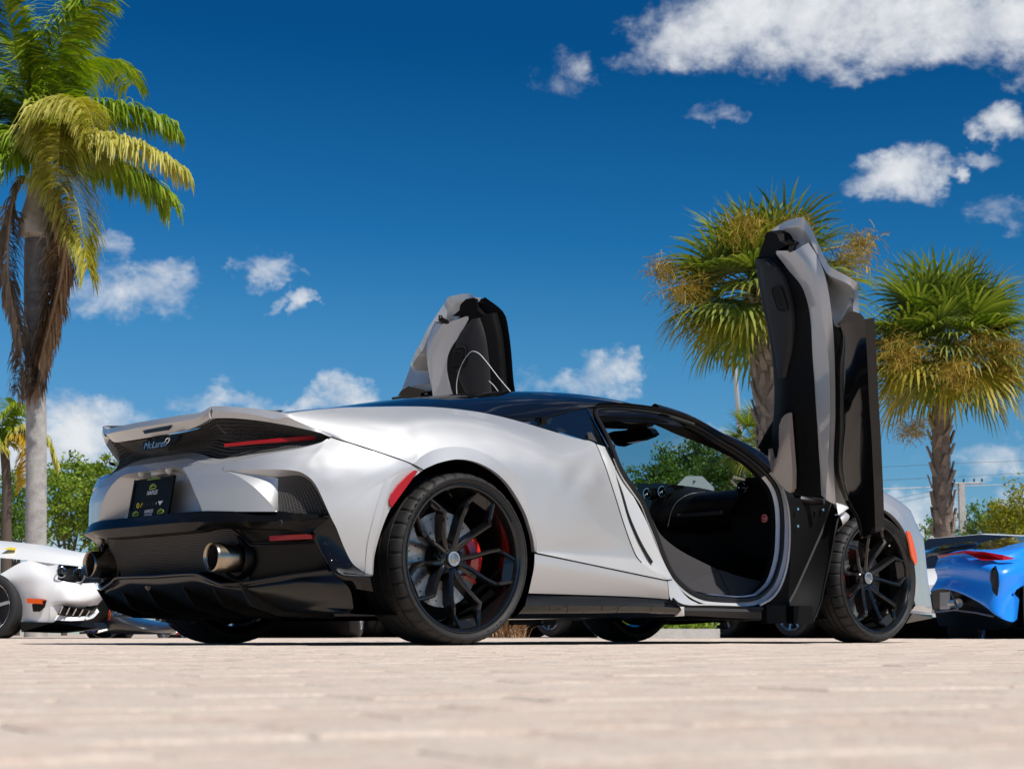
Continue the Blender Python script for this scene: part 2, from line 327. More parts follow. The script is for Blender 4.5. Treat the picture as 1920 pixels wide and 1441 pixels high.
LIP = [(-0.4137,-0.9099,0.2696),(-0.4196,-0.925,0.3384),(-0.4132,-0.9376,0.3953),(-0.3987,-0.9497,0.4567),(-0.3734,-0.9594,0.5189),(-0.3138,-0.9682,0.6102),(-0.2338,-0.9761,0.6747),(-0.1929,-0.978,0.696),(-0.1375,-0.9791,0.7163),(-0.0536,-0.9797,0.7333),(0.0335,-0.9814,0.7291),(0.1204,-0.9853,0.7019),(0.1956,-0.984,0.6587),(0.2547,-0.9824,0.601),(0.3055,-0.9808,0.5336),(0.3385,-0.9765,0.4696),(0.3577,-0.9714,0.4267),(0.3728,-0.9626,0.3794)]
FLR = [(-0.4229,-0.9137,0.2703),(-0.4296,-0.9282,0.338),(-0.429,-0.94,0.3988),(-0.4184,-0.9519,0.4661),(-0.3978,-0.9605,0.5485),(-0.3628,-0.9673,0.6386),(-0.2805,-0.9747,0.6991),(-0.2238,-0.9727,0.7386),(-0.1559,-0.9679,0.7667),(-0.0652,-0.9666,0.7837),(0.0286,-0.9704,0.7813),(0.118,-0.9812,0.7562),(0.198,-0.9878,0.7152),(0.2672,-0.9881,0.6537),(0.3152,-0.9865,0.56),(0.3468,-0.9837,0.4849),(0.367,-0.9775,0.4312),(0.3777,-0.9686,0.3804)]
mb = MB().patch([FLR, LIP], 90, 6); mb.patch([LIP, [V(p)+Vector((0, .02, 0)) for p in LIP]], 90, 3)
pair(mb, 'wheel_arch_flare', 'silver', sharp=30)
def seam(name, pts, r=.0028, m='matte_black', n=40, d=(0, .0012, 0)):
    return pair(MB().tube([p+V(d) for p in spline(pts, n)], r, 6), name, m)
seam('panel_gap', [(-0.5523,-0.8155,0.7983),(-0.5151,-0.8593,0.7807),(-0.4489,-0.9155,0.7539),(-0.3631,-0.9561,0.7254),(-0.2804,-0.9745,0.7002),(-0.2283,-0.9826,0.6788)], d=(0, 0, 0))
seam('panel_gap', [(0.3504,-0.986,0.374),(0.5877,-0.982,0.3447),(0.9077,-0.976,0.3051),(1.1456,-0.972,0.2762)], .0026, d=(0, 0, 0))
# --- rear bumper ---------------------------------------------------------
BC = [[(-0.8446,-0.5029,0.6737),(-0.8363,-0.5081,0.6895),(-0.8253,-0.5209,0.7059)], [(-0.819,-0.5889,0.6704),(-0.8147,-0.5894,0.6793),(-0.8104,-0.5899,0.6882),(-0.8061,-0.5904,0.6971),(-0.8019,-0.591,0.706),(-0.7968,-0.5903,0.7151)], [(-0.7783,-0.6759,0.6699),(-0.7709,-0.6776,0.6825),(-0.7636,-0.6792,0.6952),(-0.7562,-0.6808,0.7079),(-0.7477,-0.6808,0.7209),(-0.7382,-0.6793,0.734)], [(-0.7289,-0.7484,0.6668),(-0.718,-0.7505,0.6831),(-0.7071,-0.7527,0.6994),(-0.6961,-0.7547,0.7158),(-0.6829,-0.7536,0.7326),(-0.6693,-0.7518,0.7496)], [(-0.6905,-0.7931,0.6599),(-0.6746,-0.7992,0.6821),(-0.6569,-0.8029,0.7047),(-0.6381,-0.8051,0.7275),(-0.617,-0.8041,0.7509),(-0.5959,-0.8032,0.7743)],
 [(-0.671,-0.815,0.6473),(-0.6532,-0.8233,0.6758),(-0.6312,-0.8257,0.7051),(-0.6082,-0.8267,0.7347),(-0.5819,-0.8234,0.765),(-0.5535,-0.8172,0.7959)], [(-0.6542,-0.834,0.6286),(-0.628,-0.8495,0.6561),(-0.6001,-0.8627,0.6838),(-0.5683,-0.8705,0.7124),(-0.5353,-0.877,0.7413),(-0.4977,-0.8775,0.7711)], [(-0.6387,-0.8479,0.6001),(-0.6023,-0.8735,0.6272),(-0.5619,-0.8938,0.6549),(-0.5195,-0.9116,0.6831),(-0.4733,-0.9246,0.7121),(-0.4221,-0.9314,0.742)], [(-0.6237,-0.8591,0.5635),(-0.5754,-0.8897,0.5925),(-0.5241,-0.9164,0.6221),(-0.4695,-0.9391,0.6522),(-0.4088,-0.9544,0.6835),(-0.3426,-0.9633,0.7158)], [(-0.6082,-0.8697,0.523),(-0.5525,-0.9023,0.5563),(-0.4928,-0.9301,0.5902),(-0.4286,-0.9525,0.6249),(-0.3585,-0.968,0.6607),(-0.2806,-0.9748,0.6981)],
 [(-0.5933,-0.8776,0.4867),(-0.5527,-0.9022,0.5161),(-0.5092,-0.9232,0.546),(-0.4634,-0.9413,0.5763),(-0.4149,-0.9564,0.6071),(-0.3628,-0.9673,0.6386)], [(-0.571,-0.8857,0.4426),(-0.5397,-0.9048,0.4633),(-0.5072,-0.9223,0.4842),(-0.473,-0.9378,0.5053),(-0.4363,-0.9503,0.5268),(-0.3978,-0.9605,0.5485)], [(-0.5386,-0.8907,0.3726),(-0.5164,-0.9053,0.391),(-0.4936,-0.9191,0.4096),(-0.4697,-0.9314,0.4282),(-0.4445,-0.9422,0.4471),(-0.4184,-0.9519,0.4661)], [(-0.5038,-0.8957,0.3146),(-0.4894,-0.9053,0.3314),(-0.4748,-0.9145,0.3481),(-0.4598,-0.9234,0.365),(-0.4446,-0.9319,0.3818),(-0.429,-0.94,0.3988)], [(-0.4643,-0.9042,0.2849),(-0.458,-0.9099,0.2955),(-0.4513,-0.915,0.3061),(-0.4441,-0.9195,0.3167),(-0.4369,-0.9239,0.3273),(-0.4296,-0.9282,0.338)], [(-0.4336,-0.9109,0.2722),(-0.4315,-0.9115,0.2718),(-0.4294,-0.9121,0.2715),(-0.4272,-0.9126,0.2711),(-0.4251,-0.9131,0.2707),(-0.4229,-0.9137,0.2703)]]
mb = MB().patch(BC, 24, 90)
BR = [[(-0.8802,-0.4191,0.5168),(-0.8614,-0.499,0.5135),(-0.839,-0.5716,0.5108),(-0.8125,-0.6364,0.5086),(-0.781,-0.6927,0.5071),(-0.7453,-0.7418,0.5062)], [(-0.8821,-0.4093,0.5391),(-0.8649,-0.4857,0.5366),(-0.8445,-0.5556,0.5346),(-0.8205,-0.6187,0.5331),(-0.7923,-0.6744,0.5322),(-0.76,-0.723,0.5319)], [(-0.8855,-0.3897,0.5692),(-0.8707,-0.4625,0.5683),(-0.8528,-0.5291,0.5678),(-0.8322,-0.5903,0.5678),(-0.8081,-0.6453,0.5683),(-0.7803,-0.6938,0.5693)], [(-0.8891,-0.3661,0.6039),(-0.8773,-0.4331,0.604),(-0.8626,-0.4945,0.6045),(-0.8458,-0.5516,0.6054),(-0.8266,-0.6043,0.6067),(-0.8047,-0.6519,0.6084)], [(-0.8876,-0.3378,0.6373),(-0.8788,-0.3985,0.6372),(-0.8674,-0.454,0.6376),(-0.8543,-0.506,0.6383),(-0.8395,-0.5547,0.6392),(-0.8229,-0.6001,0.6405)],
 [(-0.883,-0.3043,0.6672),(-0.8775,-0.3598,0.6653),(-0.87,-0.4113,0.6637),(-0.8605,-0.4589,0.6625),(-0.8498,-0.504,0.6615),(-0.8378,-0.5465,0.6608)], [(-0.8777,-0.2781,0.6852),(-0.8739,-0.3288,0.6824),(-0.8688,-0.3767,0.6798),(-0.862,-0.4213,0.6775),(-0.8538,-0.4631,0.6755),(-0.8446,-0.5029,0.6737)], [(-0.8692,-0.2874,0.7032),(-0.8651,-0.3415,0.6996),(-0.8605,-0.4025,0.6892),(-0.8512,-0.4544,0.6861),(-0.8363,-0.5081,0.6895)], [(-0.8488,-0.272,0.7365),(-0.8517,-0.3221,0.7251),(-0.8539,-0.3907,0.7083),(-0.8426,-0.4594,0.703),(-0.8253,-0.5209,0.7059)]]
mb.patch(BR, 24, 40)
BT = [[(-0.879,0.0725,0.7061),(-0.8747,0.0806,0.7124),(-0.8704,0.0887,0.7188),(-0.866,0.0969,0.7252),(-0.8616,0.1052,0.7316),(-0.8571,0.1135,0.738)], [(-0.8793,-0.0238,0.706),(-0.875,-0.0158,0.7125),(-0.8707,-0.0079,0.719),(-0.8663,0.0002,0.7256),(-0.8619,0.0082,0.7321),(-0.8575,0.0163,0.7387)], [(-0.8784,-0.1247,0.7055),(-0.8743,-0.1188,0.712),(-0.8701,-0.1129,0.7186),(-0.8658,-0.1069,0.7251),(-0.8616,-0.1009,0.7317),(-0.8573,-0.0949,0.7382)], [(-0.8743,-0.2097,0.7052),(-0.87,-0.2069,0.7121),(-0.8656,-0.204,0.719),(-0.8611,-0.2011,0.7259),(-0.8567,-0.1982,0.7329),(-0.8522,-0.1952,0.7398)], [(-0.8752,-0.2446,0.6973),(-0.8715,-0.2462,0.7055),(-0.8659,-0.2446,0.7141),(-0.8603,-0.2429,0.7227),(-0.8547,-0.2411,0.7313),(-0.849,-0.2394,0.74)], [(-0.8777,-0.2781,0.6852),(-0.8692,-0.2874,0.7032),(-0.8488,-0.272,0.7365)]]
BT[0] = [(p[0], 0, p[2]) for p in BT[0]]
mb.patch(BT, 12, 24)
# upper ledge of the bumper below the tail panel
CRE = [(-0.8571,0.1135,0.738),(-0.8575,0.0163,0.7387),(-0.8573,-0.0949,0.7382),(-0.8522,-0.1952,0.7398),(-0.849,-0.2394,0.74),(-0.8488,-0.272,0.7365),(-0.8517,-0.3221,0.7251),(-0.8539,-0.3907,0.7083),(-0.8426,-0.4594,0.703),(-0.8253,-0.5209,0.7059),(-0.7968,-0.5903,0.7151),(-0.7382,-0.6793,0.734),(-0.6693,-0.7518,0.7496),(-0.5959,-0.8032,0.7743),(-0.5573,-0.8154,0.7948)]
SLO = [(-0.8143,0.2005,0.7672),(-0.819,0.0943,0.7668),(-0.8181,-0.0041,0.7684),(-0.8157,-0.1401,0.7691),(-0.8141,-0.2041,0.7671),(-0.8158,-0.2648,0.7606),(-0.8183,-0.318,0.75),(-0.821,-0.3833,0.7332),(-0.8158,-0.4385,0.7252),(-0.8036,-0.4854,0.7267),(-0.7709,-0.5756,0.7335),(-0.7123,-0.673,0.7455),(-0.6392,-0.7473,0.7613),(-0.5848,-0.7872,0.7785),(-0.5441,-0.8002,0.7991)]
CRE[0] = (CRE[0][0], 0, CRE[0][2]); SLO[0] = (SLO[0][0], 0, SLO[0][2])
mb.patch([CRE, lerp_rows(CRE, SLO, .5), SLO], 80, 5)
mb.patch([SLO, [V(p)+Vector((.05, 0, -.012)) for p in SLO]], 80, 3)
# scoop towards the corner vent
SCL = [(-0.8446,-0.5029,0.6737),(-0.8366,-0.5523,0.6594),(-0.8229,-0.6001,0.6405),(-0.8047,-0.6519,0.6084),(-0.7803,-0.6938,0.5693),(-0.76,-0.723,0.5319),(-0.7453,-0.7418,0.5062)]
VL = [(-0.8263,-0.5626,0.6655),(-0.7936,-0.6255,0.6529),(-0.7532,-0.6756,0.6436),(-0.7162,-0.7011,0.6358),(-0.7133,-0.7016,0.599),(-0.7134,-0.7016,0.5476),(-0.7135,-0.7013,0.5067)]
mb.patch([SCL, lerp_rows(SCL, VL, .5), VL], 30, 8)
SCT = [(-0.8446,-0.5029,0.6737),(-0.8275,-0.5643,0.6707),(-0.8098,-0.6123,0.6701),(-0.7783,-0.6759,0.6699),(-0.7289,-0.7484,0.6668),(-0.7087,-0.7728,0.6637),(-0.6905,-0.7931,0.6599),(-0.671,-0.815,0.6473),(-0.6542,-0.834,0.6286),(-0.6387,-0.8479,0.6001),(-0.6237,-0.8591,0.5635),(-0.6082,-0.8697,0.523),(-0.5933,-0.8776,0.4867)]
VT = [(-0.8375,-0.5225,0.6707),(-0.8109,-0.5956,0.659),(-0.7802,-0.6424,0.6505),(-0.7437,-0.6797,0.6418),(-0.7104,-0.7068,0.643),(-0.6871,-0.734,0.6467),(-0.663,-0.7602,0.6473),(-0.6461,-0.779,0.6389),(-0.6306,-0.7965,0.6222),(-0.6145,-0.8097,0.5935),(-0.5995,-0.8211,0.5588),(-0.5839,-0.8318,0.5201),(-0.5689,-0.8396,0.4856)]
mb.patch([SCT, VT], 60, 4)
mb.patch([FLR[:8], [V(p)+Vector((-.028, .005, .002)) for p in FLR[:8]]], 40, 3)
# plate recess walls and floor
RE = [(-0.879,0.0725,0.7061),(-0.8793,-0.0238,0.706),(-0.8784,-0.1247,0.7055),(-0.8743,-0.2097,0.7052),(-0.8777,-0.2781,0.6852),(-0.883,-0.3043,0.6672),(-0.8876,-0.3378,0.6373),(-0.8891,-0.3661,0.6039),(-0.8855,-0.3897,0.5692),(-0.8821,-0.4093,0.5391),(-0.8802,-0.4191,0.5168)]
RF = [(-0.8,0.2132,0.7025),(-0.8,0.1152,0.7004),(-0.8,0.0192,0.6994),(-0.8,-0.0706,0.701),(-0.8,-0.1305,0.6838),(-0.8,-0.1565,0.6647),(-0.805,-0.1912,0.6363),(-0.81,-0.2259,0.6038),(-0.815,-0.2603,0.5716),(-0.82,-0.2922,0.5441),(-0.825,-0.3157,0.5215)]
RE[0] = (RE[0][0], 0, RE[0][2]); RF[0] = (RF[0][0], 0, RF[0][2])
mb.patch([RE, RF], 40, 5)
fl = [p for p in RF]; cen = [(p[0], 0.0, p[2]) for p in RF]
mb.patch([fl, cen], 40, 4)
mb.both().build('rear_bumper', 'silver', CAR, sharp=32)
# corner vents
VO = [(-0.7121,-0.6949,0.6365),(-0.7063,-0.7006,0.6437),(-0.683,-0.7279,0.6473),(-0.659,-0.7542,0.648),(-0.642,-0.7731,0.6395),(-0.6266,-0.7907,0.6228),(-0.6105,-0.804,0.5941),(-0.5955,-0.8153,0.5593),(-0.5799,-0.8261,0.5206),(-0.5649,-0.8339,0.486)]
VI = [(-0.7128,-0.6983,0.6198),(-0.7129,-0.6989,0.6094),(-0.7128,-0.699,0.5991),(-0.7127,-0.6992,0.5868),(-0.7125,-0.6994,0.5745),(-0.7124,-0.6996,0.5601),(-0.7122,-0.6999,0.5437),(-0.712,-0.7001,0.5273),(-0.7118,-0.7003,0.5129),(-0.7104,-0.6992,0.4823)]
pair(MB().patch([VI, VO], 30, 14), 'corner_vent', 'satin_black')
pair(lattice(MB(), Surf([[V(p)+Vector((-.004, -.004, 0)) for p in VI], [V(p)+Vector((-.004, -.004, 0)) for p in VO]]), 36, 14, .0014, steps=16), 'vent_mesh', 'mesh_metal')
# plate lamps, camera
for x, y in ((252.5, 888.5), (317, 879.5)):
    pass
LAMP = [(-0.853,-0.1106,0.7026)][0]
pair(MB().lathe([(0, -.006), (.012, -.004), (.018, 0), (.012, .004), (0, .006)], LAMP, 'Y', 16), 'plate_lamp', 'lamp_clear')
CAMP = [(-0.87,0.005,0.6965)][0]
MB().tube([(CAMP[0]+.06, CAMP[1]-.035, CAMP[2]+.004), (CAMP[0]+.03, CAMP[1]-.015, CAMP[2]+.002), CAMP], [.012, .017, .015], 14).build('camera_housing', 'silver', CAR)
MB().tube([(CAMP[0]-.0015, CAMP[1], CAMP[2]), (CAMP[0]+.004, CAMP[1], CAMP[2])], .007, 12).build('camera_lens', 'glass_black', CAR)
# --- number plate --------------------------------------------------------
PB, PT = Vector((-.877, 0, .519)), Vector((-.851, 0, .676))
pup = (PT-PB).normalized(); PR = Matrix((Vector((0, -1, 0)), pup, Vector((0, -1, 0)).cross(pup))).transposed()
pc = (PB+PT)/2
plate = MB().box(pc, (.322, .159, .006), PR).build('number_plate', 'plate_black', CAR, smooth=False)
fr = MB()
for (cx, cy, sx, sy) in ((0, .074, .326, .012), (0, -.066, .326, .030), (.157, 0, .012, .163), (-.157, 0, .012, .163)):
    fr.box(pc+PR @ Vector((cx, cy, .004)), (sx, sy, .006 if sx > .1 else .0065), PR)
fr.build('plate_frame', 'plate_black', plate, smooth=False)
def ptext(body, x, y, size, m, shear=0, sx=1.0, z=.0078): return text('lettering', body, size, m, plate, pc+PR @ Vector((x, y, z)), PR, shear, sx=sx)
ptext('NAPLES', 0, .018, .026, 'print_white', .18, .95, .0040)
ptext('MOTORCARS', 0, .002, .008, 'trim_grey', 0, 1, .0040)
ptext('NAPLES', .005, -.061, .021, 'print_white', .18, .95)
ptext('MOTORCARS', .005, -.0755, .0105, 'print_white', 0, 1.0)
ptext('NAPLESMOTORCARS.COM', 0, .0745, .008, 'print_green', 0, 1.1)
def emblem(x, y, k, z, m='print_green'):
    pts = [(-1, -.15), (-.7, .25), (-.2, .42), (.35, .4), (.75, .15), (1, .02), (.85, -.25), (.2, -.3), (-.4, -.32), (-.85, -.35)]
    MB().tube([pc+PR @ Vector((x+k*a, y+k*b, z)) for a, b in pts], k*.09, 4, closed=True).build('car_emblem', m, plate)
    MB().tube([pc+PR @ Vector((x+k*a, y+k*b, z)) for a, b in ((-.6, .02), (-.1, .2), (.5, .1))], k*.07, 4).build('car_emblem', m, plate)
emblem(0, .043, .026, .0045); emblem(-.098, -.066, .024, .0082); emblem(.104, -.066, .024, .0082)
for i, (x, m_) in enumerate(((-.098, 'print_yellow'), (-.071, 'print_yellow'), (-.047, 'trim_grey'), (-.022, 'trim_grey'), (.002, 'trim_grey'), (.026, 'trim_grey'), (.05, 'print_white'), (.082, 'print_white'))):
    c = pc+PR @ Vector((x, -.030, .0042)); b = MB()
    if i == 0: b.tube([c+PR @ Vector((.0085*math.cos(t*.5236), .0095*math.sin(t*.5236), 0)) for t in range(12)], .0022, 5, closed=True)
    elif i == 1: b.tube([c+PR @ Vector((-.005, -.008, 0)), c+PR @ Vector((0, 0, 0)), c+PR @ Vector((.008, .009, 0))], .0018, 5)
    elif i == 7: b.prism([c+PR @ Vector(q) for q in ((-.02, .009, 0), (.02, .009, 0), (.006, -.004, 0), (0, -.009, 0), (-.006, -.004, 0))], PR @ Vector((0, 0, .0006)))
    elif i == 6: b.prism([c+PR @ Vector(q) for q in ((-.003, .006, 0), (.004, .003, 0), (0, -.006, 0))], PR @ Vector((0, 0, .0006)))
    else: b.prism([c+PR @ Vector((.0055*math.cos(t*1.047), .009*math.sin(t*1.047), 0)) for t in range(6)], PR @ Vector((0, 0, .0006)))
    b.build('brand_badge', m_, plate)
# --- tail: spoiler, tail panel, lamps ------------------------------------
def halfline(L): return L
ST = [(-0.9349,-0.0069,0.9004),(-0.9302,-0.1616,0.8998),(-0.9066,-0.2872,0.9051),(-0.8877,-0.3571,0.9065),(-0.8752,-0.3963,0.9123),(-0.8664,-0.4212,0.9234),(-0.86,-0.4381,0.9307)]
SB = [(-0.9389,-0.0153,0.8775),(-0.9335,-0.1685,0.8773),(-0.9093,-0.293,0.8809),(-0.8919,-0.357,0.8849),(-0.876,-0.4064,0.8965),(-0.8662,-0.4332,0.9117),(-0.8611,-0.446,0.9257)]
SL = [(-0.915,0.0248,0.8355),(-0.9148,-0.0658,0.8356),(-0.9023,-0.2131,0.8392),(-0.888,-0.2792,0.8453),(-0.8755,-0.3272,0.8528),(-0.8595,-0.3803,0.8705),(-0.8482,-0.4129,0.8854)]
def cen0(L): return [(L[0][0], 0, L[0][2])]+[p for p in L if p[1] < -.03]
ST, SB, SL = cen0(ST), cen0(SB), cen0(SL)
fwd = [(V(p)+Vector((.12, 0, -.004))) for p in ST]; fwd2 = [V(p)+Vector((.34, 0, .012)) for p in ST]; rin = [V(p)+Vector((.06, 0, .014)) for p in SL]
mb = MB().patch([fwd2, fwd, ST], 40, 10); mb.patch([ST, SB], 40, 4); mb.patch([SB, lerp_rows(SB, SL, .5), SL], 40, 6); mb.patch([SL, rin], 40, 4)
mb.both().build('tail_spoiler', 'silver', CAR, sharp=25)
T2 = [(-0.86,-0.4381,0.9307),(-0.8302,-0.5001,0.9266),(-0.7975,-0.5527,0.9207),(-0.762,-0.6044,0.9124),(-0.7252,-0.6537,0.9024),(-0.6824,-0.7047,0.8907)]
M2 = [(-0.8609,-0.4464,0.9109),(-0.8324,-0.5044,0.9045),(-0.802,-0.5531,0.8982),(-0.7576,-0.6175,0.8843),(-0.7149,-0.6728,0.8691),(-0.666,-0.7293,0.8522)]
L2 = [(-0.8565,-0.4306,0.8831),(-0.8317,-0.4848,0.8814),(-0.8058,-0.5291,0.8781),(-0.7541,-0.6052,0.8669),(-0.6868,-0.6905,0.8478),(-0.639,-0.7449,0.8321),(-0.5967,-0.7924,0.8167),(-0.5629,-0.8233,0.7989)]
T2b = T2[:-1]+QCOLS[0][::-1]
M2b = M2[:-1]+[tuple(V(p)+Vector((-.004, -.004, -.0135*(1-i/5)))) for i, p in enumerate(QCOLS[0][::-1])]
mb = MB().patch([T2b, M2b], 60, 5); mb.patch([M2b, L2], 60, 5); mb.patch([L2, [V(p)+Vector((.05, .02, .012)) for p in L2]], 60, 3)
mb.patch([T2, [V(p)+Vector((.1, .06, .004)) for p in T2], [V(p)+Vector((.25, .12, .01)) for p in T2]], 30, 6)
pair(mb, 'spoiler_wing', 'silver', sharp=28)
MB().tube(spline([(-0.8613,-0.4402,0.9304),(-0.8649,-0.4309,0.9162),(-0.8652,-0.4303,0.8972),(-0.8617,-0.4392,0.8798)], 14), .0018, 6).build('panel_gap', 'silver_inner', CAR)
# dark recessed tail panel with honeycomb mesh
TU = [V(p)+Vector((.035, 0, .004)) for p in SL]+[V(p)+Vector((.03, .012, .004)) for p in L2[1:]]
TLO = [V(p)+Vector((.03, 0, -.006)) for p in SLO]
TLO[0].y = 0
mid = [a.lerp(b, .5)+Vector((.05, .015, 0)) for a, b in zip(spline(TU, 60), spline(TLO, 60))]; mid[0].y = 0; mid[-1] = (V(TU[-1])+V(TLO[-1]))/2
TS = Surf([TU, mid, TLO], 80)
MB().patch([TU, mid, TLO], 80, 14).both().build('tail_panel', 'satin_black', CAR)
FS = Surf([[V(p)+Vector((-.012, -.004, 0)) for p in r] for r in (spline(TU, 60), [m_+Vector((-.012, 0, 0)) for m_ in mid], spline(TLO, 60))], 80)
mb = MB()
for i in range(92):
    u = .03+.93*i/92
    for j in range(11):
        v = .04+.92*j/11; uu = u+(.5*.93/92 if j % 2 else 0)
        a, b, c, d = FS(uu, v), FS(uu+.0055, v+.042), FS(uu, v+.084), FS(uu-.0055, v+.042)
        mb.tube([a, b, c, d], .0014, 3, closed=True)
pair(mb, 'honeycomb_mesh', 'mesh_metal', weld=False, sharp=0)
tl = [[(-0.8146,-0.4656,0.78),(-0.7555,-0.561,0.7869),(-0.6902,-0.6492,0.7948),(-0.6257,-0.7008,0.8025),(-0.5736,-0.7378,0.8084)], [(-0.8145,-0.4658,0.7726),(-0.7554,-0.5612,0.7785),(-0.6901,-0.6494,0.7843),(-0.6256,-0.701,0.791),(-0.5721,-0.7395,0.7979)]]
for k in (0, 1):
    t2 = tl if k == 0 else [r_[:3] for r_ in tl]
    mb = MB().patch(t2, 40, 4)
    for a in (t2[0], t2[1], [V(p).lerp(V(q), .45) for p, q in zip(*t2)]): mb.tube(spline(a, 40), .0032, 6)
    (mb.mirror() if k else mb).build('tail_lamp', 'red_lens', CAR)
MB().tube([(-0.8436,-0.4462,0.8595),(-0.8351,-0.4647,0.8417),(-0.8239,-0.4867,0.8196)], .0013, 5).build('lamp_edge', 'trim_grey', CAR)
BL = [(-0.9358,-0.0325,0.862),(-0.9339,-0.1278,0.8636),(-0.9198,-0.2332,0.8673),(-0.9236,-0.2136,0.8515),(-0.9339,-0.1285,0.8495),(-0.9358,-0.0506,0.8484)]
MB().prism(BL, (.006, 0, 0)).build('brake_lamp', 'dark_lens', CAR)
bp = [(-0.9368,-0.0258,0.785),(-0.9368,-0.0455,0.8183),(-0.9109,-0.2779,0.8288),(-0.9148,-0.2611,0.8043),(-0.9217,-0.2284,0.7873),(-0.9368,-0.0434,0.7815)]
bd = MB().prism([V(p)+Vector((-.0, 0, 0)) for p in bp], (.02, 0, 0)).build('badge_plate', 'satin_black', CAR, smooth=False)
a_, b_ = [(-0.9408,-0.0625,0.7949),(-0.9291,-0.2113,0.7988)]
dx = (V(b_)-V(a_)); dx.normalize(); BRm = Matrix((dx, Vector((.12, 0, 1)).normalized(), dx.cross(Vector((.12, 0, 1)).normalized()))).transposed()
text('lettering', 'McLaren', .040, 'rim_silver', bd, (V(a_)+V(b_))/2, BRm, .25, .001, sx=1.18)
sw = [(-0.931,-0.2062,0.8013),(-0.9294,-0.2152,0.8135),(-0.927,-0.2276,0.818),(-0.9254,-0.2354,0.8142),(-0.9266,-0.2297,0.8039),(-0.9284,-0.2207,0.796)]
MB().tube(spline(sw, 16), [.0012+.0028*math.sin(math.pi*i/15) for i in range(16)], 6).build('swoosh_mark', 'chrome', bd)
# --- black lower rear: ledge, grille, exhausts, diffuser --------------------
K0 = [(-0.9,-0.0708,0.5178),(-0.9,-0.2549,0.5181),(-0.88,-0.4226,0.5187),(-0.845,-0.5604,0.5121),(-0.785,-0.6549,0.5109),(-0.735,-0.7335,0.5091),(-0.68,-0.7896,0.4995),(-0.625,-0.8522,0.4968),(-0.6,-0.8834,0.4943)]
K1 = [(-0.917,-0.1019,0.4952),(-0.912,-0.2766,0.4933),(-0.897,-0.4244,0.4919),(-0.862,-0.5503,0.4903),(-0.82,-0.6354,0.4889),(-0.769,-0.7053,0.4846),(-0.719,-0.7758,0.4823),(-0.679,-0.8172,0.484),(-0.594,-0.8611,0.4875)]
K2 = [(-0.923,-0.1135,0.4762),(-0.918,-0.2877,0.4768),(-0.903,-0.4351,0.4746),(-0.868,-0.5608,0.4701),(-0.826,-0.6456,0.4699),(-0.775,-0.715,0.4687),(-0.725,-0.7851,0.4694),(-0.685,-0.837,0.4706),(-0.6,-0.8733,0.4785)]
K3 = [(-0.905,-0.0839,0.4407),(-0.9,-0.2588,0.442),(-0.89,-0.3633,0.4441),(-0.875,-0.4371,0.455),(-0.845,-0.5247,0.4512),(-0.8,-0.6057,0.4472),(-0.755,-0.6854,0.4434),(-0.705,-0.7564,0.4381),(-0.665,-0.8307,0.4192)]
for k in (K0, K1, K2, K3): k[0] = (k[0][0], 0, k[0][2])
mb = MB().patch([K0, K1], 50, 5); mb.patch([K1, K2], 50, 4); mb.patch([K2, K3], 50, 4); mb.patch([K3, [V(p)+Vector((.09, .0, -.005)) for p in K3]], 50, 3)
mb.both().build('rear_valance', 'valance_black', CAR, sharp=28)
pair(MB().lathe([(.006, -.001), (.0115, -.001), (.0115, .002), (.006, .002)], [(-0.795,-0.8381,0.457)][0], 'X', 18), 'parking_sensor', 'trim_grey')
E0 = [(-0.845,0.0121,0.2767),(-0.845,-0.2147,0.2797),(-0.84,-0.3281,0.2769),(-0.83,-0.38,0.2613),(-0.825,-0.4512,0.2412),(-0.815,-0.4973,0.2342),(-0.78,-0.5712,0.2384),(-0.715,-0.7045,0.2581),(-0.65,-0.7882,0.2715),(-0.6,-0.8782,0.2824)]
E0[0] = (E0[0][0], 0, E0[0][2])
def up_at(k3, n): return spline(k3, n)
gr_top = [V(p)+Vector((.07, 0, 0)) for p in spline(K3, 40)]; gr_bot = [V(p)+Vector((.08, 0, .004)) for p in spline(E0, 40)]
MB().strip(gr_top, gr_bot).both().build('rear_grille', 'satin_black', CAR)
GS = Surf([[p+Vector((-.006, 0, 0)) for p in gr_top], [p+Vector((-.006, 0, 0)) for p in gr_bot]])
mb = MB()
for j in range(1, 26):
    mb.tube([GS(.58*k/10, j/26) for k in range(11)], .0013, 4)
for i in range(0, 60): mb.tube([GS(.58*i/60, .03), GS(.58*i/60, .97)], .0009, 4)
mb.both().build('grille_mesh', 'mesh_metal', CAR, weld=False)
# rear fog/reflector with its black frame
RR = [(-0.74,-0.682,0.4156),(-0.69,-0.7528,0.4195),(-0.64,-0.8157,0.4218),(-0.635,-0.8196,0.4035),(-0.69,-0.7534,0.3992),(-0.74,-0.6826,0.3972)]
pair(MB().prism(RR, (.012, .004, 0)), 'rear_reflector', 'red_lens', smooth=False)
pair(MB().tube([(-0.8,-0.5184,0.4439),(-0.79,-0.5724,0.4152),(-0.775,-0.6068,0.3836),(-0.735,-0.657,0.383),(-0.67,-0.7423,0.386),(-0.62,-0.8054,0.3894)], .005, 6).tube([(-0.79,-0.5523,0.4428),(-0.775,-0.5755,0.4115),(-0.765,-0.5983,0.3945),(-0.7,-0.6773,0.3967),(-0.62,-0.8052,0.3995)], .0035, 6), 'reflector_frame', 'satin_black')
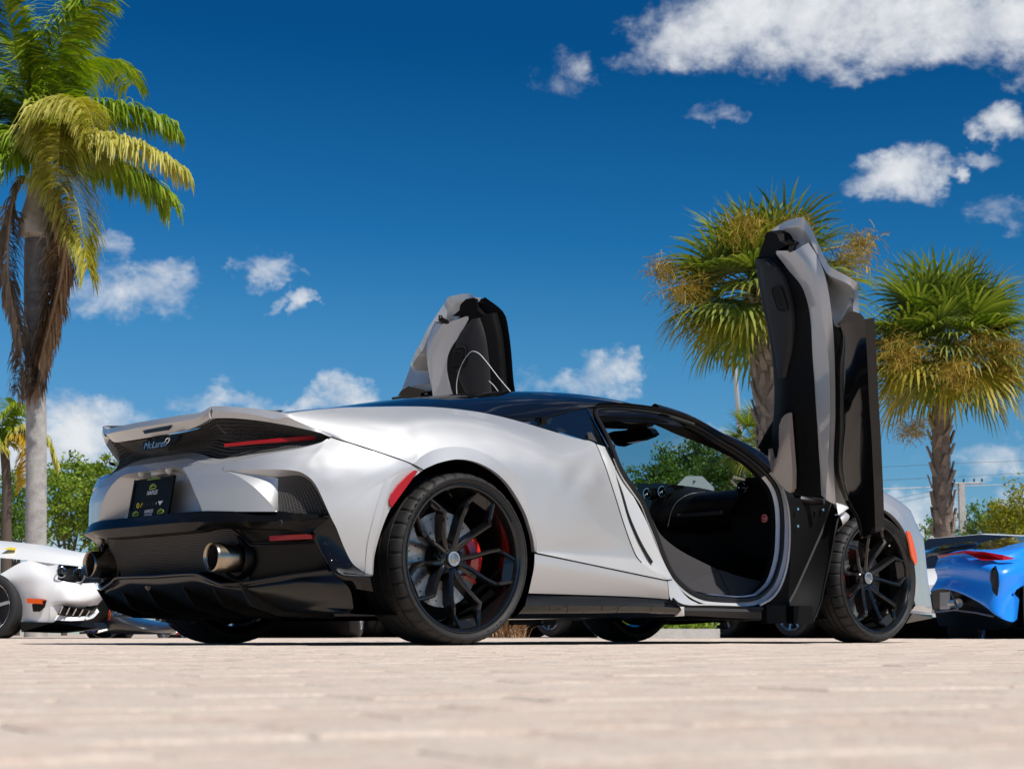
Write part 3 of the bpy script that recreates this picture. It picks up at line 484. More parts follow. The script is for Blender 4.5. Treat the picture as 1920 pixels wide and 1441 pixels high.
# exhaust tips
for sgn in (-1, 1):
    c = Vector((-.882, .492*sgn, .338))
    ex = MB().lathe([(.050, .004), (.054, 0), (.0565, .003), (.0575, .012), (.058, .15), (.058, .30)], c, 'X', 40).lathe([(.050, .004), (.047, .02), (.046, .26)], c, 'X', 40).build('exhaust_tip', 'titanium', CAR)
    MB().lathe([(.0465, .02), (.046, .25), (0, .25)], c, 'X', 30).build('exhaust_bore', 'pipe_dark', ex)
    MB().lathe([(.074, .118), (.082, .105), (.086, .115), (.086, .14)], c+Vector((0, 0, .002)), 'X', 40).lathe([(.074, .12), (.066, .2)], c, 'X', 40).build('exhaust_bezel', 'satin_black', CAR)
# gloss black side wing of the valance
WO = [(-0.5944,-0.8755,0.4949),(-0.576,-0.8819,0.4548),(-0.5572,-0.8878,0.4167),(-0.5359,-0.8903,0.3747),(-0.5144,-0.8926,0.3347),(-0.4915,-0.8963,0.3017),(-0.4585,-0.9033,0.282),(-0.4148,-0.9131,0.2675)]
WM = [(-0.6599,-0.8,0.4836),(-0.6295,-0.815,0.413),(-0.614,-0.84,0.3619),(-0.6047,-0.87,0.3208),(-0.6006,-0.9,0.2838),(-0.5809,-0.935,0.2634),(-0.5482,-0.965,0.2593),(-0.4832,-0.985,0.2582)]
WB = [(-0.6268,-0.775,0.425),(-0.6045,-0.79,0.3946),(-0.5922,-0.82,0.343),(-0.5828,-0.85,0.2977),(-0.5712,-0.88,0.2589),(-0.5427,-0.91,0.2286),(-0.5044,-0.94,0.2126),(-0.4525,-0.965,0.2039)]
mb = MB().patch([WO, lerp_rows(WO, WM, .55), WM, WB], 40, 20); mb.patch([WB, [V(p)+Vector((.05, .05, -.002)) for p in WB]], 40, 3)
pair(mb, 'valance_wing', 'gloss_black', sharp=35)
# lower splash panel between grille edge and wing, then diffuser floor
mb = MB().tube([p+Vector((-.0, 0, 0)) for p in spline(E0, 60)], .006, 6)
D1 = [V(p)+Vector((.02, 0, -.008)) for p in E0]
D2 = [(-0.8,0.0886,0.2314),(-0.8,-0.1407,0.2355),(-0.8,-0.2635,0.2394),(-0.8,-0.3641,0.2269),(-0.8,-0.4429,0.2191),(-0.78,-0.5076,0.2121),(-0.74,-0.5966,0.207),(-0.69,-0.7048,0.216),(-0.62,-0.817,0.2251),(-0.55,-0.9446,0.2137)]
D2[0] = (D2[0][0], 0, D2[0][2])
D3 = [(p[0]*.15-.40, p[1]*.96, .118+.02*(1-abs(p[1]))) for p in D2]
mb.patch([E0, D1, D2, [V(a).lerp(V(b), .5)+Vector((0, 0, -.02)) for a, b in zip(D2, D3)], D3, [(x+.5, y*.9, .12) for x, y, z in D3]], 50, 26)
mb.both().build('diffuser', 'diffuser_black', CAR, sharp=40)
mb = MB()
for y0 in (-.14, -.36, -.56):
    mb = MB(); mb.prism([(-.80, y0, .235), (-.74, y0, .15), (-.62, y0, .115), (-.35, y0, .105), (-.35, y0, .16), (-.62, y0, .22)], (0, -.008, 0)); pair(mb, 'diffuser_fin', 'satin_black', smooth=False)
lp = [(-0.8,0.1247,0.2518)][0]
MB().lathe([(0, -.008), (.02, -.006), (.03, 0), (.02, .008), (0, .01)], lp, 'X', 20).build('reversing_lamp', 'dark_lens', CAR)
# --- sill, skirt -----------------------------------------------------------
SI0 = [(0.3527,-0.985,0.3703),(0.5877,-0.982,0.3418),(0.9077,-0.976,0.3023),(1.1456,-0.972,0.2739)]
SI1 = [(0.3509,-0.982,0.3105),(0.5911,-0.978,0.2942),(0.9112,-0.972,0.2671),(1.1579,-0.966,0.237)]
SI2 = [(0.3543,-0.945,0.2102),(0.6214,-0.945,0.2086),(0.9373,-0.945,0.2051),(1.1824,-0.945,0.1968)]
mb = MB().patch([SI0, SI1, SI2], 50, 16); mb.patch([[p for p in (SI0[-1], SI1[-1], SI2[-1])], [V(p)+Vector((.004, .05, 0)) for p in (SI0[-1], SI1[-1], SI2[-1])]], 8, 3)
pair(mb, 'sill_panel', 'silver', sharp=35)
SK0 = [(0.3573,-0.935,0.2093),(0.628,-0.938,0.2077),(0.9422,-0.94,0.2041),(1.2011,-0.94,0.1936),(1.2402,-0.935,0.1848)]
SK1 = [(0.3337,-0.955,0.1826),(0.6053,-0.962,0.1837),(0.917,-0.965,0.1806),(1.1934,-0.96,0.1746),(1.2412,-0.95,0.1705)]
SK2 = [(0.3013,-0.985,0.1602),(0.5789,-0.99,0.1609),(0.8919,-0.99,0.1618),(1.1603,-0.985,0.16),(1.2369,-0.97,0.1515)]
SK3 = [(0.2959,-0.955,0.1303),(0.6069,-0.96,0.136),(0.9215,-0.96,0.1397),(1.1844,-0.955,0.1372),(1.2371,-0.95,0.133)]
SK4 = [(0.3093,-0.9,0.1071),(0.6536,-0.91,0.1112),(0.9709,-0.91,0.1164),(1.2038,-0.91,0.119),(1.2547,-0.92,0.1216)]
mb = MB().patch([SK0, SK1, SK2], 50, 12); mb.patch([SK2, SK3], 50, 4); mb.patch([SK3, SK4], 50, 4); mb.patch([SK4, [V(p)+Vector((0, .3, -.004)) for p in SK4]], 50, 3)
mb.fan([SK0[-1], SK1[-1], SK2[-1], SK3[-1], SK4[-1], V(SK4[-1])+Vector((0, .08, 0)), V(SK0[-1])+Vector((0, .05, 0))])
pair(mb, 'side_skirt', 'gloss_black', sharp=28)
MB().add([(-.45, -.62, .125), (2.2, -.86, .118), (3.3, -.7, .12), (3.3, .7, .12), (2.2, .86, .118), (-.45, .62, .125)], [(0, 1, 2, 3, 4, 5)]).build('underbody', 'matte_black', CAR)
# --- door aperture ---------------------------------------------------------
LOOP = [(1117.5,775)]
AP = [(1.0757,-0.6168,1.0603),(1.2278,-0.5945,1.0776),(1.4073,-0.5911,1.0803),(1.5166,-0.6003,1.0731),(1.6135,-0.6263,1.0529),(1.7026,-0.6639,1.0205),(1.773,-0.7391,0.9552),(1.8522,-0.7824,0.9059),(1.9197,-0.8327,0.8425),(1.9872,-0.8563,0.7783),(2.0118,-0.8769,0.7221),(2.0244,-0.8875,0.6505),(2.0247,-0.8916,0.5688),(2.0216,-0.8932,0.5355),(2.004,-0.8986,0.4283),(1.9774,-0.8958,0.3444),(1.9425,-0.8911,0.2811),(1.8877,-0.8878,0.2378),(1.8287,-0.8859,0.2121),(1.7176,-0.8851,0.2008),(1.5354,-0.8853,0.2034),(1.4457,-0.8861,0.2143),(1.356,-0.8885,0.2464),(1.2659,-0.893,0.3065),(1.203,-0.8989,0.3853),(1.1596,-0.8963,0.474),(1.1176,-0.8924,0.5529),(1.0818,-0.8889,0.6225),(1.0257,-0.8858,0.6836),(0.9851,-0.8707,0.7389),(0.9667,-0.8498,0.796),(0.9617,-0.822,0.8595),(0.9801,-0.7596,0.9328),(1.0057,-0.6856,1.0017),(1.0313,-0.6453,1.0367)]
ap = spline(AP, 160, closed=True)
cen = sum(ap, Vector())/len(ap)
def inset(P, k, dy):
    out = []; n = len(P)
    for i in range(n):
        t = P[(i+1) % n]-P[i-1]; nn = Vector((-t.z, 0, t.x)).normalized()
        if (P[i]+nn*.01-cen).length > (P[i]-cen).length and False: nn = -nn
        out.append(P[i]+nn*k+Vector((0, dy, 0)))
    return out
_a = sum((ap[i].x*ap[(i+1) % 160].z-ap[(i+1) % 160].x*ap[i].z) for i in range(160))
SG = 1 if _a > 0 else -1                                  # sign so that +k is inward
o1, o2, o3 = inset(ap, -.030*SG, -.012), inset(ap, -.012*SG, .0), inset(ap, .014*SG, .03)
pair(MB().tube(ap, .0115, 8, closed=True), 'door_seal', 'seal')
# body flange round the opening: silver along sill and pillars, black above
mb = MB(); mk = MB()
for i in range(160):
    j = (i+1) % 160; low = ap[i].z < .80
    tgt = mb if low else mk
    tgt.add([o1[i], o1[j], o2[j], o2[i]], [(0, 1, 2, 3)]); tgt.add([o2[i], o2[j], o3[j], o3[i]], [(0, 1, 2, 3)])
pair(mb, 'door_opening_flange', 'silver_inner'); pair(mk, 'upper_opening_flange', 'satin_black')
# inner reveal of the opening
i1, i2 = inset(ap, .012*SG, .03), inset(ap, .014*SG, .06)
pair(MB().grid([i1, i2], closed_u=True), 'opening_reveal', 'trim_black')
seam('panel_gap', [(0.8821,-0.801,0.8746),(0.8592,-0.881,0.7705),(0.8821,-0.916,0.6437),(0.9454,-0.916,0.5003),(1.0061,-0.913,0.3932),(1.0368,-0.923,0.3542)], .0022, 'matte_black', 40, (0, 0, 0))
# silver jamb behind the opening
J0 = [(0.8862,-0.795,0.8753),(0.8702,-0.868,0.7721),(0.8942,-0.902,0.6452),(0.9567,-0.903,0.5013),(1.0135,-0.904,0.3937),(1.0418,-0.918,0.3522),(1.1051,-0.95,0.3085),(1.1496,-0.965,0.2811)]
J1 = [(0.9239,-0.8,0.8681),(0.9074,-0.86,0.7868),(0.9337,-0.895,0.6523),(0.9942,-0.905,0.5073),(1.0559,-0.908,0.3972),(1.0879,-0.912,0.3582),(1.151,-0.925,0.3125),(1.1823,-0.94,0.2824)]
J2 = [(0.9568,-0.8,0.8632),(0.9599,-0.83,0.8112),(1.0035,-0.888,0.6728),(1.0773,-0.912,0.5408),(1.1331,-0.915,0.4416),(1.1627,-0.915,0.3907),(1.2024,-0.915,0.3352),(1.2425,-0.915,0.2865)]
mb = MB().patch([J0, J1, J2], 60, 14); pair(mb, 'door_jamb', 'silver_inner')
# lower corner of jamb down to the skirt
mb = MB().patch([[(1.1926,-0.93,0.2757),(1.2039,-0.925,0.2385),(1.2186,-0.92,0.1988),(1.2693,-0.92,0.1665)], [(1.253,-0.905,0.2869),(1.2969,-0.905,0.2427),(1.3603,-0.9,0.2009),(1.4229,-0.9,0.1802)]], 20, 6)
SA = [(1.2677,-0.915,0.1665),(1.4175,-0.905,0.1789),(1.6853,-0.9,0.1733),(1.8527,-0.9,0.1701)]; SBt = [(1.2913,-0.925,0.1572),(1.4308,-0.925,0.1645),(1.6826,-0.925,0.1633),(1.8369,-0.92,0.1598)]
mb.patch([SA, SBt], 20, 3)
pair(mb, 'lower_jamb', 'silver_inner')
SP1 = [(1.2984,-0.925,0.1643),(1.5017,-0.925,0.1639),(1.8235,-0.925,0.1572)]; SP2 = [(1.2875,-0.935,0.1476),(1.4904,-0.935,0.147),(1.8116,-0.935,0.1447)]; SP3 = [(1.3135,-0.91,0.1268),(1.5171,-0.91,0.121),(1.8394,-0.91,0.1106)]
pair(MB().patch([SP1, SP2], 16, 3).patch([SP2, SP3], 16, 3), 'sill_cover', 'trim_grey', sharp=20)
pair(MB().prism([(1.2414,-0.94,0.1636),(1.2859,-0.94,0.164),(1.2957,-0.93,0.1242),(1.2374,-0.93,0.1214),(1.2545,-0.95,0.1519)], (0, .02, 0)), 'jamb_corner', 'silver_inner', smooth=False)
pair(MB().tube(spline([(1.2095,-0.945,0.1983),(1.259,-0.93,0.178),(1.3261,-0.925,0.167),(1.4662,-0.925,0.1672),(1.6753,-0.925,0.1656),(1.8369,-0.92,0.1623)], 30), .006, 6), 'sill_gap', 'satin_black')
pair(MB().tube(spline([(0.9485,-0.835,0.8149),(0.9331,-0.87,0.7359),(0.9459,-0.896,0.6552),(0.9752,-0.905,0.5603),(1.0234,-0.91,0.4685),(1.0686,-0.912,0.4045),(1.1052,-0.918,0.3561)], 40), [.0045+.0035*i/39 for i in range(40)], 6), 'jamb_seal', 'seal')
pair(MB().box([(0.9764,-0.8,0.8431)][0], (.030, .02, .07)), 'window_guide', 'satin_black')
pair(MB().box([(1.0302,-0.815,0.7406)][0], (.035, .02, .022)), 'latch_block', 'satin_black')
for a_, b_ in ([(0.886,-0.805,0.8319),(0.9531,-0.8,0.8273)], [(0.8825,-0.845,0.7463),(0.9265,-0.84,0.7481)], [(0.8916,-0.875,0.677),(0.9304,-0.862,0.6787)]):
    pair(MB().tube([a_, b_], .0022, 5), 'jamb_joint', 'matte_black')
# --- roof, pillars, glass --------------------------------------------------
RX = (-.42, -.18, .08, .35, .66, 1.0, 1.33, 1.64)
def rrow(Y, Z): return [(x, y, z) for x, y, z in zip(RX, Y if isinstance(Y, tuple) else (Y,)*8, Z)]
RC = rrow(0, (.945, 1.0, 1.054, 1.105, 1.155, 1.194, 1.207, 1.182))
R2 = rrow(-.24, (.938, .991, 1.042, 1.090, 1.139, 1.177, 1.190, 1.164))
R4 = rrow((-.43, -.43, -.43, -.43, -.43, -.43, -.435, -.455), (.922, .970, 1.014, 1.058, 1.104, 1.140, 1.150, 1.122))
R5 = rrow((-.58, -.59, -.595, -.59, -.58, -.565, -.555, -.57), (.899, .938, .974, 1.012, 1.056, 1.096, 1.110, 1.082))
R6 = rrow((-.68, -.71, -.72, -.71, -.69, -.655, -.610, -.615), (.878, .908, .935, .960, .992, 1.036, 1.071, 1.063))
R7 = [(x, y-.02, z-.045) for x, y, z in R6]
mb = MB().patch([RC, R2, R4, R5, R6, R7], 70, 46, True); pair(mb, 'roof', 'gloss_black', sharp=50)
PI = [(1.6074,-0.46,1.1509),(1.7593,-0.5,1.1179),(1.8428,-0.535,1.082),(1.9558,-0.575,1.0265),(2.0487,-0.61,0.9908),(2.1444,-0.65,0.9412),(2.2362,-0.69,0.8725)]
PM = [(1.5426,-0.565,1.099),(1.6794,-0.575,1.0835),(1.7722,-0.6,1.0548),(1.8888,-0.635,0.9981),(1.9802,-0.67,0.9573),(2.0779,-0.7,0.9039),(2.1581,-0.735,0.8329)]
PO = [(1.4761,-0.615,1.0735),(1.615,-0.625,1.0595),(1.7232,-0.645,1.0315),(1.8441,-0.675,0.9746),(1.94,-0.705,0.927),(2.0269,-0.74,0.8663),(2.0963,-0.77,0.8007)]
PN = [V(p)+Vector((.01, .06, -.03)) for p in PI]
mb = MB().patch([PN, PI, PM, PO, [V(p)+Vector((0, .07, -.012)) for p in PO]], 50, 20); pair(mb, 'front_pillar', 'gloss_black', sharp=45)
pair(MB().tube(spline([(0.5856,-0.735,0.9591),(0.7689,-0.69,1.0098),(0.9796,-0.64,1.0586),(1.2177,-0.605,1.092),(1.5064,-0.6,1.0914),(1.7343,-0.635,1.0462),(1.9578,-0.7,0.9468),(2.0875,-0.755,0.8429)], 60), .005, 6), 'roof_drip_rail', 'satin_black')
pair(MB().tube([(0.9629,-0.44,1.1324),(0.8914,-0.6,1.0635)], .0022, 5), 'roof_joint', 'silver_inner')
# quarter window
QW0 = [(0.4235,-0.745,0.9499),(0.6207,-0.772,0.9236),(0.7667,-0.785,0.8994),(0.87,-0.795,0.8789),(0.9634,-0.8,0.8637)]
QW1 = [(0.5211,-0.738,0.9456),(0.6443,-0.715,0.9796),(0.8105,-0.68,1.0201),(0.9748,-0.645,1.054),(0.9866,-0.65,1.0448)]
pair(MB().patch([QW0, lerp_rows(QW0, QW1, .5), QW1], 40, 12), 'quarter_window', 'glass_black')
pair(MB().prism([(0.8533,-0.772,0.9247),(0.8832,-0.768,0.9308),(0.8957,-0.792,0.8857),(0.8504,-0.785,0.8949)], (0, -.003, 0)), 'window_sticker', 'trim_grey', smooth=False)
pair(MB().prism([(0.9753,-0.648,1.0562),(1.0149,-0.645,1.0586),(0.9766,-0.8,0.867),(0.9502,-0.8,0.8652)], (0, .01, 0)), 'door_pillar_trim', 'trim_black', smooth=False)
pair(MB().tube([(0.9715,-0.652,1.0555),(0.9593,-0.73,0.9626),(0.9572,-0.803,0.8654)], .003, 5), 'pillar_bead', 'chrome')
# windscreen, cowl, bonnet
WS = [[(1.68, y*.46/.46, z) for y, z in ((0, 1.172), (-.25, 1.155), (-.46, 1.108))], [(2.15, 0, .985), (2.12, -.34, .965), (2.02, -.60, .925)], [(2.62, 0, .80), (2.56, -.42, .785), (2.36, -.74, .765)]]
pair(MB().patch(WS, 20, 20), 'windscreen', 'windscreen')
HB = [[(2.36, -.745, .762), (2.56, -.42, .78), (2.62, 0, .795)], [(2.7, -.74, .765), (2.8, -.42, .745), (2.82, 0, .74)], [(3.1, -.72, .69), (3.2, -.4, .655), (3.25, 0, .64)], [(3.38, -.62, .56), (3.52, -.35, .52), (3.57, 0, .50)], [(3.47, -.6, .42), (3.6, -.32, .38), (3.66, 0, .36)], [(3.45, -.6, .2), (3.58, -.32, .18), (3.62, 0, .17)]]
pair(MB().patch(HB, 24, 40), 'bonnet', 'silver')
# --- front wing ------------------------------------------------------------
FT = [(2.5187,-0.8,0.7401),(2.6907,-0.8,0.7761),(2.8705,-0.8,0.7858),(2.9455,-0.8,0.7705),(3.0565,-0.8,0.7346),(3.1326,-0.8,0.702),(3.1639,-0.8,0.6839),(3.211,-0.8,0.6132),(3.2328,-0.8,0.586),(3.2634,-0.8,0.5479),(3.2828,-0.795,0.4758),(3.3009,-0.79,0.3812),(3.325,-0.785,0.267),(3.3508,-0.78,0.1835)]
FM = [(2.4209,-0.9,0.6896),(2.5692,-0.91,0.7282),(2.7237,-0.91,0.7281),(2.7902,-0.912,0.7151),(2.8813,-0.912,0.6843),(2.9447,-0.91,0.6491),(2.9815,-0.905,0.6237),(3.0264,-0.9,0.5737),(3.0542,-0.895,0.5421),(3.0928,-0.885,0.4971),(3.1192,-0.88,0.4348),(3.1308,-0.875,0.3528),(3.1584,-0.865,0.2685),(3.1747,-0.86,0.1864)]
FL = [(2.3696,-0.955,0.6189),(2.5002,-0.962,0.6742),(2.6504,-0.964,0.6733),(2.7232,-0.964,0.6607),(2.7973,-0.963,0.6319),(2.8566,-0.96,0.5942),(2.8985,-0.957,0.5528),(2.9361,-0.953,0.4868),(2.9533,-0.952,0.4468),(2.9678,-0.95,0.4148),(2.9816,-0.948,0.3693),(2.9824,-0.945,0.3073),(2.9767,-0.94,0.2399),(3.0056,-0.93,0.1893)]
mb = MB().patch([[V(p)+Vector((-.01, .12, -.01)) for p in FT], FT, FM, FL], 80, 24); mb.patch([FL, [V(p)+Vector((0, .025, 0)) for p in FL]], 80, 3)
mb.patch([[(2.4028,-0.93,0.6609),(2.4159,-0.9,0.6683)], [(2.4525,-0.955,0.6225),(2.4123,-0.94,0.5954)], [(2.4558,-0.945,0.597),(2.4322,-0.93,0.5706)]], 8, 8)
pair(mb, 'front_wing', 'silver', sharp=50)
pair(MB().prism([(2.8938,-0.964,0.5604),(2.9327,-0.955,0.5596),(2.9706,-0.945,0.5099),(3.0009,-0.94,0.4432),(3.0084,-0.938,0.4055),(2.971,-0.95,0.3906),(2.9301,-0.962,0.435),(2.9061,-0.966,0.5069)], (.004, -.006, 0)), 'side_marker', 'orange_lens', smooth=False)
seam('lamp_gap', [(3.1502,-0.81,0.6828),(3.1574,-0.82,0.6407),(3.2199,-0.8,0.6051)], .004, 'satin_black', 10)
BBt = [(3.0056,-0.93,0.1893),(3.1747,-0.86,0.1864),(3.3556,-0.78,0.1835)]; BBb = [(2.982,-0.92,0.1622),(3.1456,-0.86,0.1587),(3.3444,-0.78,0.1527)]
pair(MB().patch([BBt, BBb], 12, 3), 'bumper_edge', 'silver')
pair(MB().prism([(3.0176,-0.9,0.1492),(3.3813,-0.76,0.1447),(3.3851,-0.76,0.1279),(2.9205,-0.93,0.0974)], (0, .3, 0)), 'front_splitter', 'gloss_black', smooth=False)
# black inner panel between door opening and front wheel
HP0 = [(2.0781,-0.86,0.7008),(2.0934,-0.87,0.5726),(2.0883,-0.87,0.419),(2.0531,-0.87,0.3038),(1.9727,-0.87,0.2143),(1.8871,-0.87,0.1633),(1.8739,-0.88,0.106)]
HP1 = [(2.467,-0.84,0.6952),(2.4124,-0.83,0.5743),(2.3471,-0.83,0.4801),(2.2615,-0.83,0.3606),(2.1737,-0.84,0.2557),(2.092,-0.86,0.178),(2.0735,-0.88,0.1019)]
HP2 = [(2.4008,-0.93,0.6137),(2.3623,-0.935,0.5285),(2.3386,-0.935,0.45),(2.3019,-0.935,0.3459),(2.2768,-0.93,0.2685),(2.2516,-0.925,0.1865),(2.2027,-0.92,0.1074)]
pair(MB().patch([HP0, HP1], 30, 8), 'hinge_pillar', 'matte_black'); pair(MB().patch([HP1, HP2], 30, 8), 'wheel_arch_panel', 'matte_black')
pair(MB().tube(spline(HP1, 30), .008, 6), 'panel_edge', 'trim_grey'); pair(MB().tube(spline(HP2, 30), .006, 6), 'liner_edge', 'satin_black')
pair(MB().box([(1.9352,-0.9,0.1361)][0], (.14, .04, .085)), 'sill_box', 'matte_black', smooth=False)
pair(MB().box([(2.117,-0.91,0.1347)][0], (.14, .04, .085)), 'sill_box', 'matte_black', smooth=False)
for x, y in ((1493, 953), (1493, 986)):
    pass
for p in [(2.1492,-0.875,0.6416),(2.1463,-0.875,0.5591),(2.3205,-0.85,0.6404),(2.37,-0.85,0.6505)]: pair(MB().lathe([(0, -.012), (.007, -.012), (.007, 0)], p, 'Y', 8), 'hinge_bolt', 'chrome')
pair(MB().tube(spline([(2.0169,-0.9027,0.7335),(2.0324,-0.9172,0.6569),(2.0386,-0.9222,0.5552),(2.024,-0.928,0.4405),(2.0035,-0.9264,0.3518),(1.9656,-0.9201,0.2684),(1.9075,-0.916,0.2127),(1.8268,-0.913,0.1796)], 40), .007, 6), 'opening_bead', 'silver_inner')
# --- arch liners ------------------------------------------------------------
def liner(x, r, y0, y1, z0=.345):
    rows = []
    for a in range(-20, 201, 8):
        q = math.radians(a); rows.append([(x+r*math.cos(q), y, z0+r*math.sin(q)) for y in (y0, (y0+y1)/2, y1)])
    m_ = MB().grid(rows); m_.fan([r_[2] for r_ in rows]); return m_
pair(liner(-.04, .41, -.90, -.58, .335), 'rear_arch_liner', 'matte_black')
pair(liner(2.675, .35, -.90, -.58, .33), 'front_arch_liner', 'matte_black')
# --- wheels -----------------------------------------------------------------
def wheel(x, side, R, rr, yo, width, hub, phase, cal, disc_r, steer=0):
    """yo: outer face, hub: outer face of the hub centre, both as distance from the car's centre line"""
    n = 252; c = Vector((x, 0, R)); yi = yo-width
    prof = [(rr-.006, yo-.020, 0), (rr+.004, yo-.010, 0), (rr+.012, yo-.002, 0), (rr+.020, yo+.001, 0), (rr+.022, yo+.004, 0), (rr+.027, yo+.004, 0), (rr+.029, yo+.001, 0), (R-.022, yo-.003, 0), (R-.0155, yo-.007, 1), (R-.008, yo-.015, 1), (R-.0035, yo-.027, 1), (R-.001, yo-.045, 1), (R-.0005, yo-.058, 1), (R-.0075, yo-.059, 0), (R-.0075, yo-.066, 0), (R, yo-.067, 0)]
    k = (width-.134)/3
    for g in range(3):
        b = yo-.067-k*(g+1)+.004
        prof += [(R, b+.004, 0), (R-.0075, b+.003, 0), (R-.0075, b-.004, 0), (R, b-.005, 0)]
    prof += [(R-.001, yi+.05, 1), (R-.0035, yi+.03, 1), (R-.012, yi+.014, 1), (R-.03, yi+.003, 0), (rr+.01, yi+.004, 0), (rr-.006, yi+.02, 0)]
    rows = []
    for (r, a, g) in prof:
        row = []
        for i in range(n):
            q = 2*math.pi*(i+.12*a/.02)/n; r2 = r-(.006 if g and i % 7 == 0 else 0); z = R+r2*math.sin(q)
            row.append((x+r2*math.cos(q), side*a, max(z, .0015)))
        rows.append(row)
    w_ = MB()
    w_.lathe([(rr-.004, yo-.012), (rr-.001, yo-.006), (rr+.003, yo-.006), (rr+.004, yo-.014)], c, 'Y', 96)
    w_.lathe([(rr-.004, yo-.012), (rr-.010, yo-.014), (rr-.016, yo-.024), (rr-.02, yo-.06), (rr-.028, yo-.12), (rr-.03, yi+.02)], c, 'Y', 96)
    if side < 0: w_ = w_.mirror()
    wh = w_.build('wheel', 'rim_black', CAR, sharp=30)
    t = MB().grid(rows, closed_u=True); t.build('tyre', 'rubber', wh, sharp=28)
    for k in range(5):
        for e in (-1, 1):
            ph = math.radians(phase+72*k); pts = []
            for (r, da, a) in ((.030, 4, hub-.006), (.10, 15, hub+.014), (.165, 19.5, hub+.040), (.20, 20, (hub+yo)/2+.02), (.225, 17, yo-.032), (rr-.03, 11.5, yo-.026), (rr-.010, 9, yo-.022)):
                q = ph+math.radians(da*e*min(1, r/.1+.3 if r < .1 else 1)); pts.append(Vector((x+r*math.cos(q), side*a, R+r*math.sin(q))))
            P = spline(pts, 22) if False else pts
            sp_ = MB(); secs = []
            for i, p in enumerate(P):
                a = P[max(i-1, 0)]; b = P[min(i+1, len(P)-1)]; t_ = (b-a).normalized(); o_ = Vector((0, side, 0)); s_ = t_.cross(o_).normalized(); o_ = s_.cross(t_).normalized()*(1 if s_.cross(t_).y*side > 0 else -1)
                w0 = (.014, .0105, .0095, .0095, .009, .0085, .0075)[i]; d0 = (.05, .055, .055, .05, .038, .03, .03)[i]
                secs.append([p-s_*w0*.42, p+s_*w0*.42, p+s_*w0-o_*.008, p+s_*w0*.9-o_*d0, p-s_*w0*.9-o_*d0, p-s_*w0-o_*.008])
            sp_.grid(secs, closed_u=True); sp_.build('spoke', 'rim_black', wh, sharp=25)
        # foot of the spoke pair at the rim
        ph = math.radians(phase+72*k); f_ = []
        for da, r, a in ((-9, rr-.012, yo-.03), (9, rr-.012, yo-.03), (11, rr-.045, yo-.055), (-11, rr-.045, yo-.055)):
            q = ph+math.radians(da); f_.append((x+r*math.cos(q), side*a, R+r*math.sin(q)))
        MB().prism(f_, (0, -side*.012, 0)).build('spoke_foot', 'rim_black', wh, smooth=False)
    s = side
    def L(prof, name, m, par=wh, nn=40): 
        mm = MB().lathe([(r, a) for r, a in prof], c, 'Y', nn)
        if s < 0: mm = mm.mirror()
        return mm.build(name, m, par, sharp=30)
    L([(.0, hub+.004), (.022, hub+.004), (.024, hub+.006), (.031, hub+.005), (.033, hub-.004), (.045, hub-.012), (.062, hub-.02), (.068, hub-.05)], 'hub', 'rim_black')
    L([(.0, hub+.010), (.014, hub+.0085), (.015, hub+.007), (.021, hub+.0065), (.022, hub+.009), (.029, hub+.009), (.031, hub+.004)], 'hub_cap', 'rim_silver')
    L([(.0, hub+.0112), (.0125, hub+.0100), (.0200, hub+.0078)], 'hub_emblem', 'disc', wh, 14)
    for k in range(5):
        q = math.radians(phase+36+72*k); MB().tube([(x+.052*math.cos(q), s*(hub-.03), R+.052*math.sin(q)), (x+.052*math.cos(q), s*(hub-.006), R+.052*math.sin(q))], .009, 6).build('wheel_bolt', 'satin_black', wh)
    q = math.radians(phase+36+72*(1 if phase < 0 else 0)); MB().tube([(x+(rr-.03)*math.cos(q), s*(yo-.06), R+(rr-.03)*math.sin(q)), (x+(rr-.045)*math.cos(q), s*(yo-.045), R+(rr-.045)*math.sin(q))], .005, 6).build('valve', 'chrome', wh)
    dy = hub-.075
    d = L([(.075, dy+.004), (disc_r, dy+.004), (disc_r, dy-.028), (.075, dy-.028)], 'brake_disc', 'disc', CAR, 72)
    L([(.0, dy+.02), (.085, dy+.02), (.088, dy+.003)], 'disc_bell', 'satin_black', d)
    h = MB()
    for i in range(36):
        q = 2*math.pi*i/36; r = disc_r*(.62+.13*(i % 3)); p = Vector((x+r*math.cos(q), s*(dy+.0045), R+r*math.sin(q)))
        h.add([p+Vector((.0045*math.cos(t*1.047), 0, .0045*math.sin(t*1.047))) for t in range(6)], [tuple(range(6))])
    h.build('drill_holes', 'pipe_dark', d)
    secs = []
    for i in range(9):
        q = math.radians(cal-30+60*i/8); e = 1-.35*abs(i-4)/4
        secs.append([Vector((x+r*math.cos(q), s*(dy+a), R+r*math.sin(q))) for r, a in ((disc_r*.66, .012), (disc_r*.68, .035*e), (disc_r*.84, .045*e), (disc_r*.97, .036*e), (disc_r*1.03, .012), (disc_r*1.03, -.03), (disc_r*.66, -.03))])
    cm = MB().grid(secs, closed_u=True); cm.fan(secs[0]); cm.fan(secs[-1]); cl = cm.build('brake_caliper', 'caliper', CAR, sharp=35)
    L([(.0, yi+.05), (rr-.04, yi+.03)], 'inner_shield', 'matte_black', CAR, 40)
    # raised sidewall lettering
    def arc(body, a0, step, size):
        for i, ch in enumerate(body):
            q = math.radians(a0-step*i); r = (rr+R)/2-.004; er = Vector((math.cos(q), 0, math.sin(q))); et = Vector((math.sin(q), 0, -math.cos(q)))*(1 if s < 0 else -1)
            M = Matrix((et, er, et.cross(er))).transposed(); text('tyre_lettering', ch, size, 'trim_black', wh, Vector((x, s*(yo-.0005), R))+er*r, M, 0, .0008)
    if s < 0: arc('PIRELLI', 152, 5.2, .036); arc('P ZERO', -45, 4.6, .026)
    return wh
wheel(0, -1, .343, .293, .972, .29, .887, -9, 0, .192)
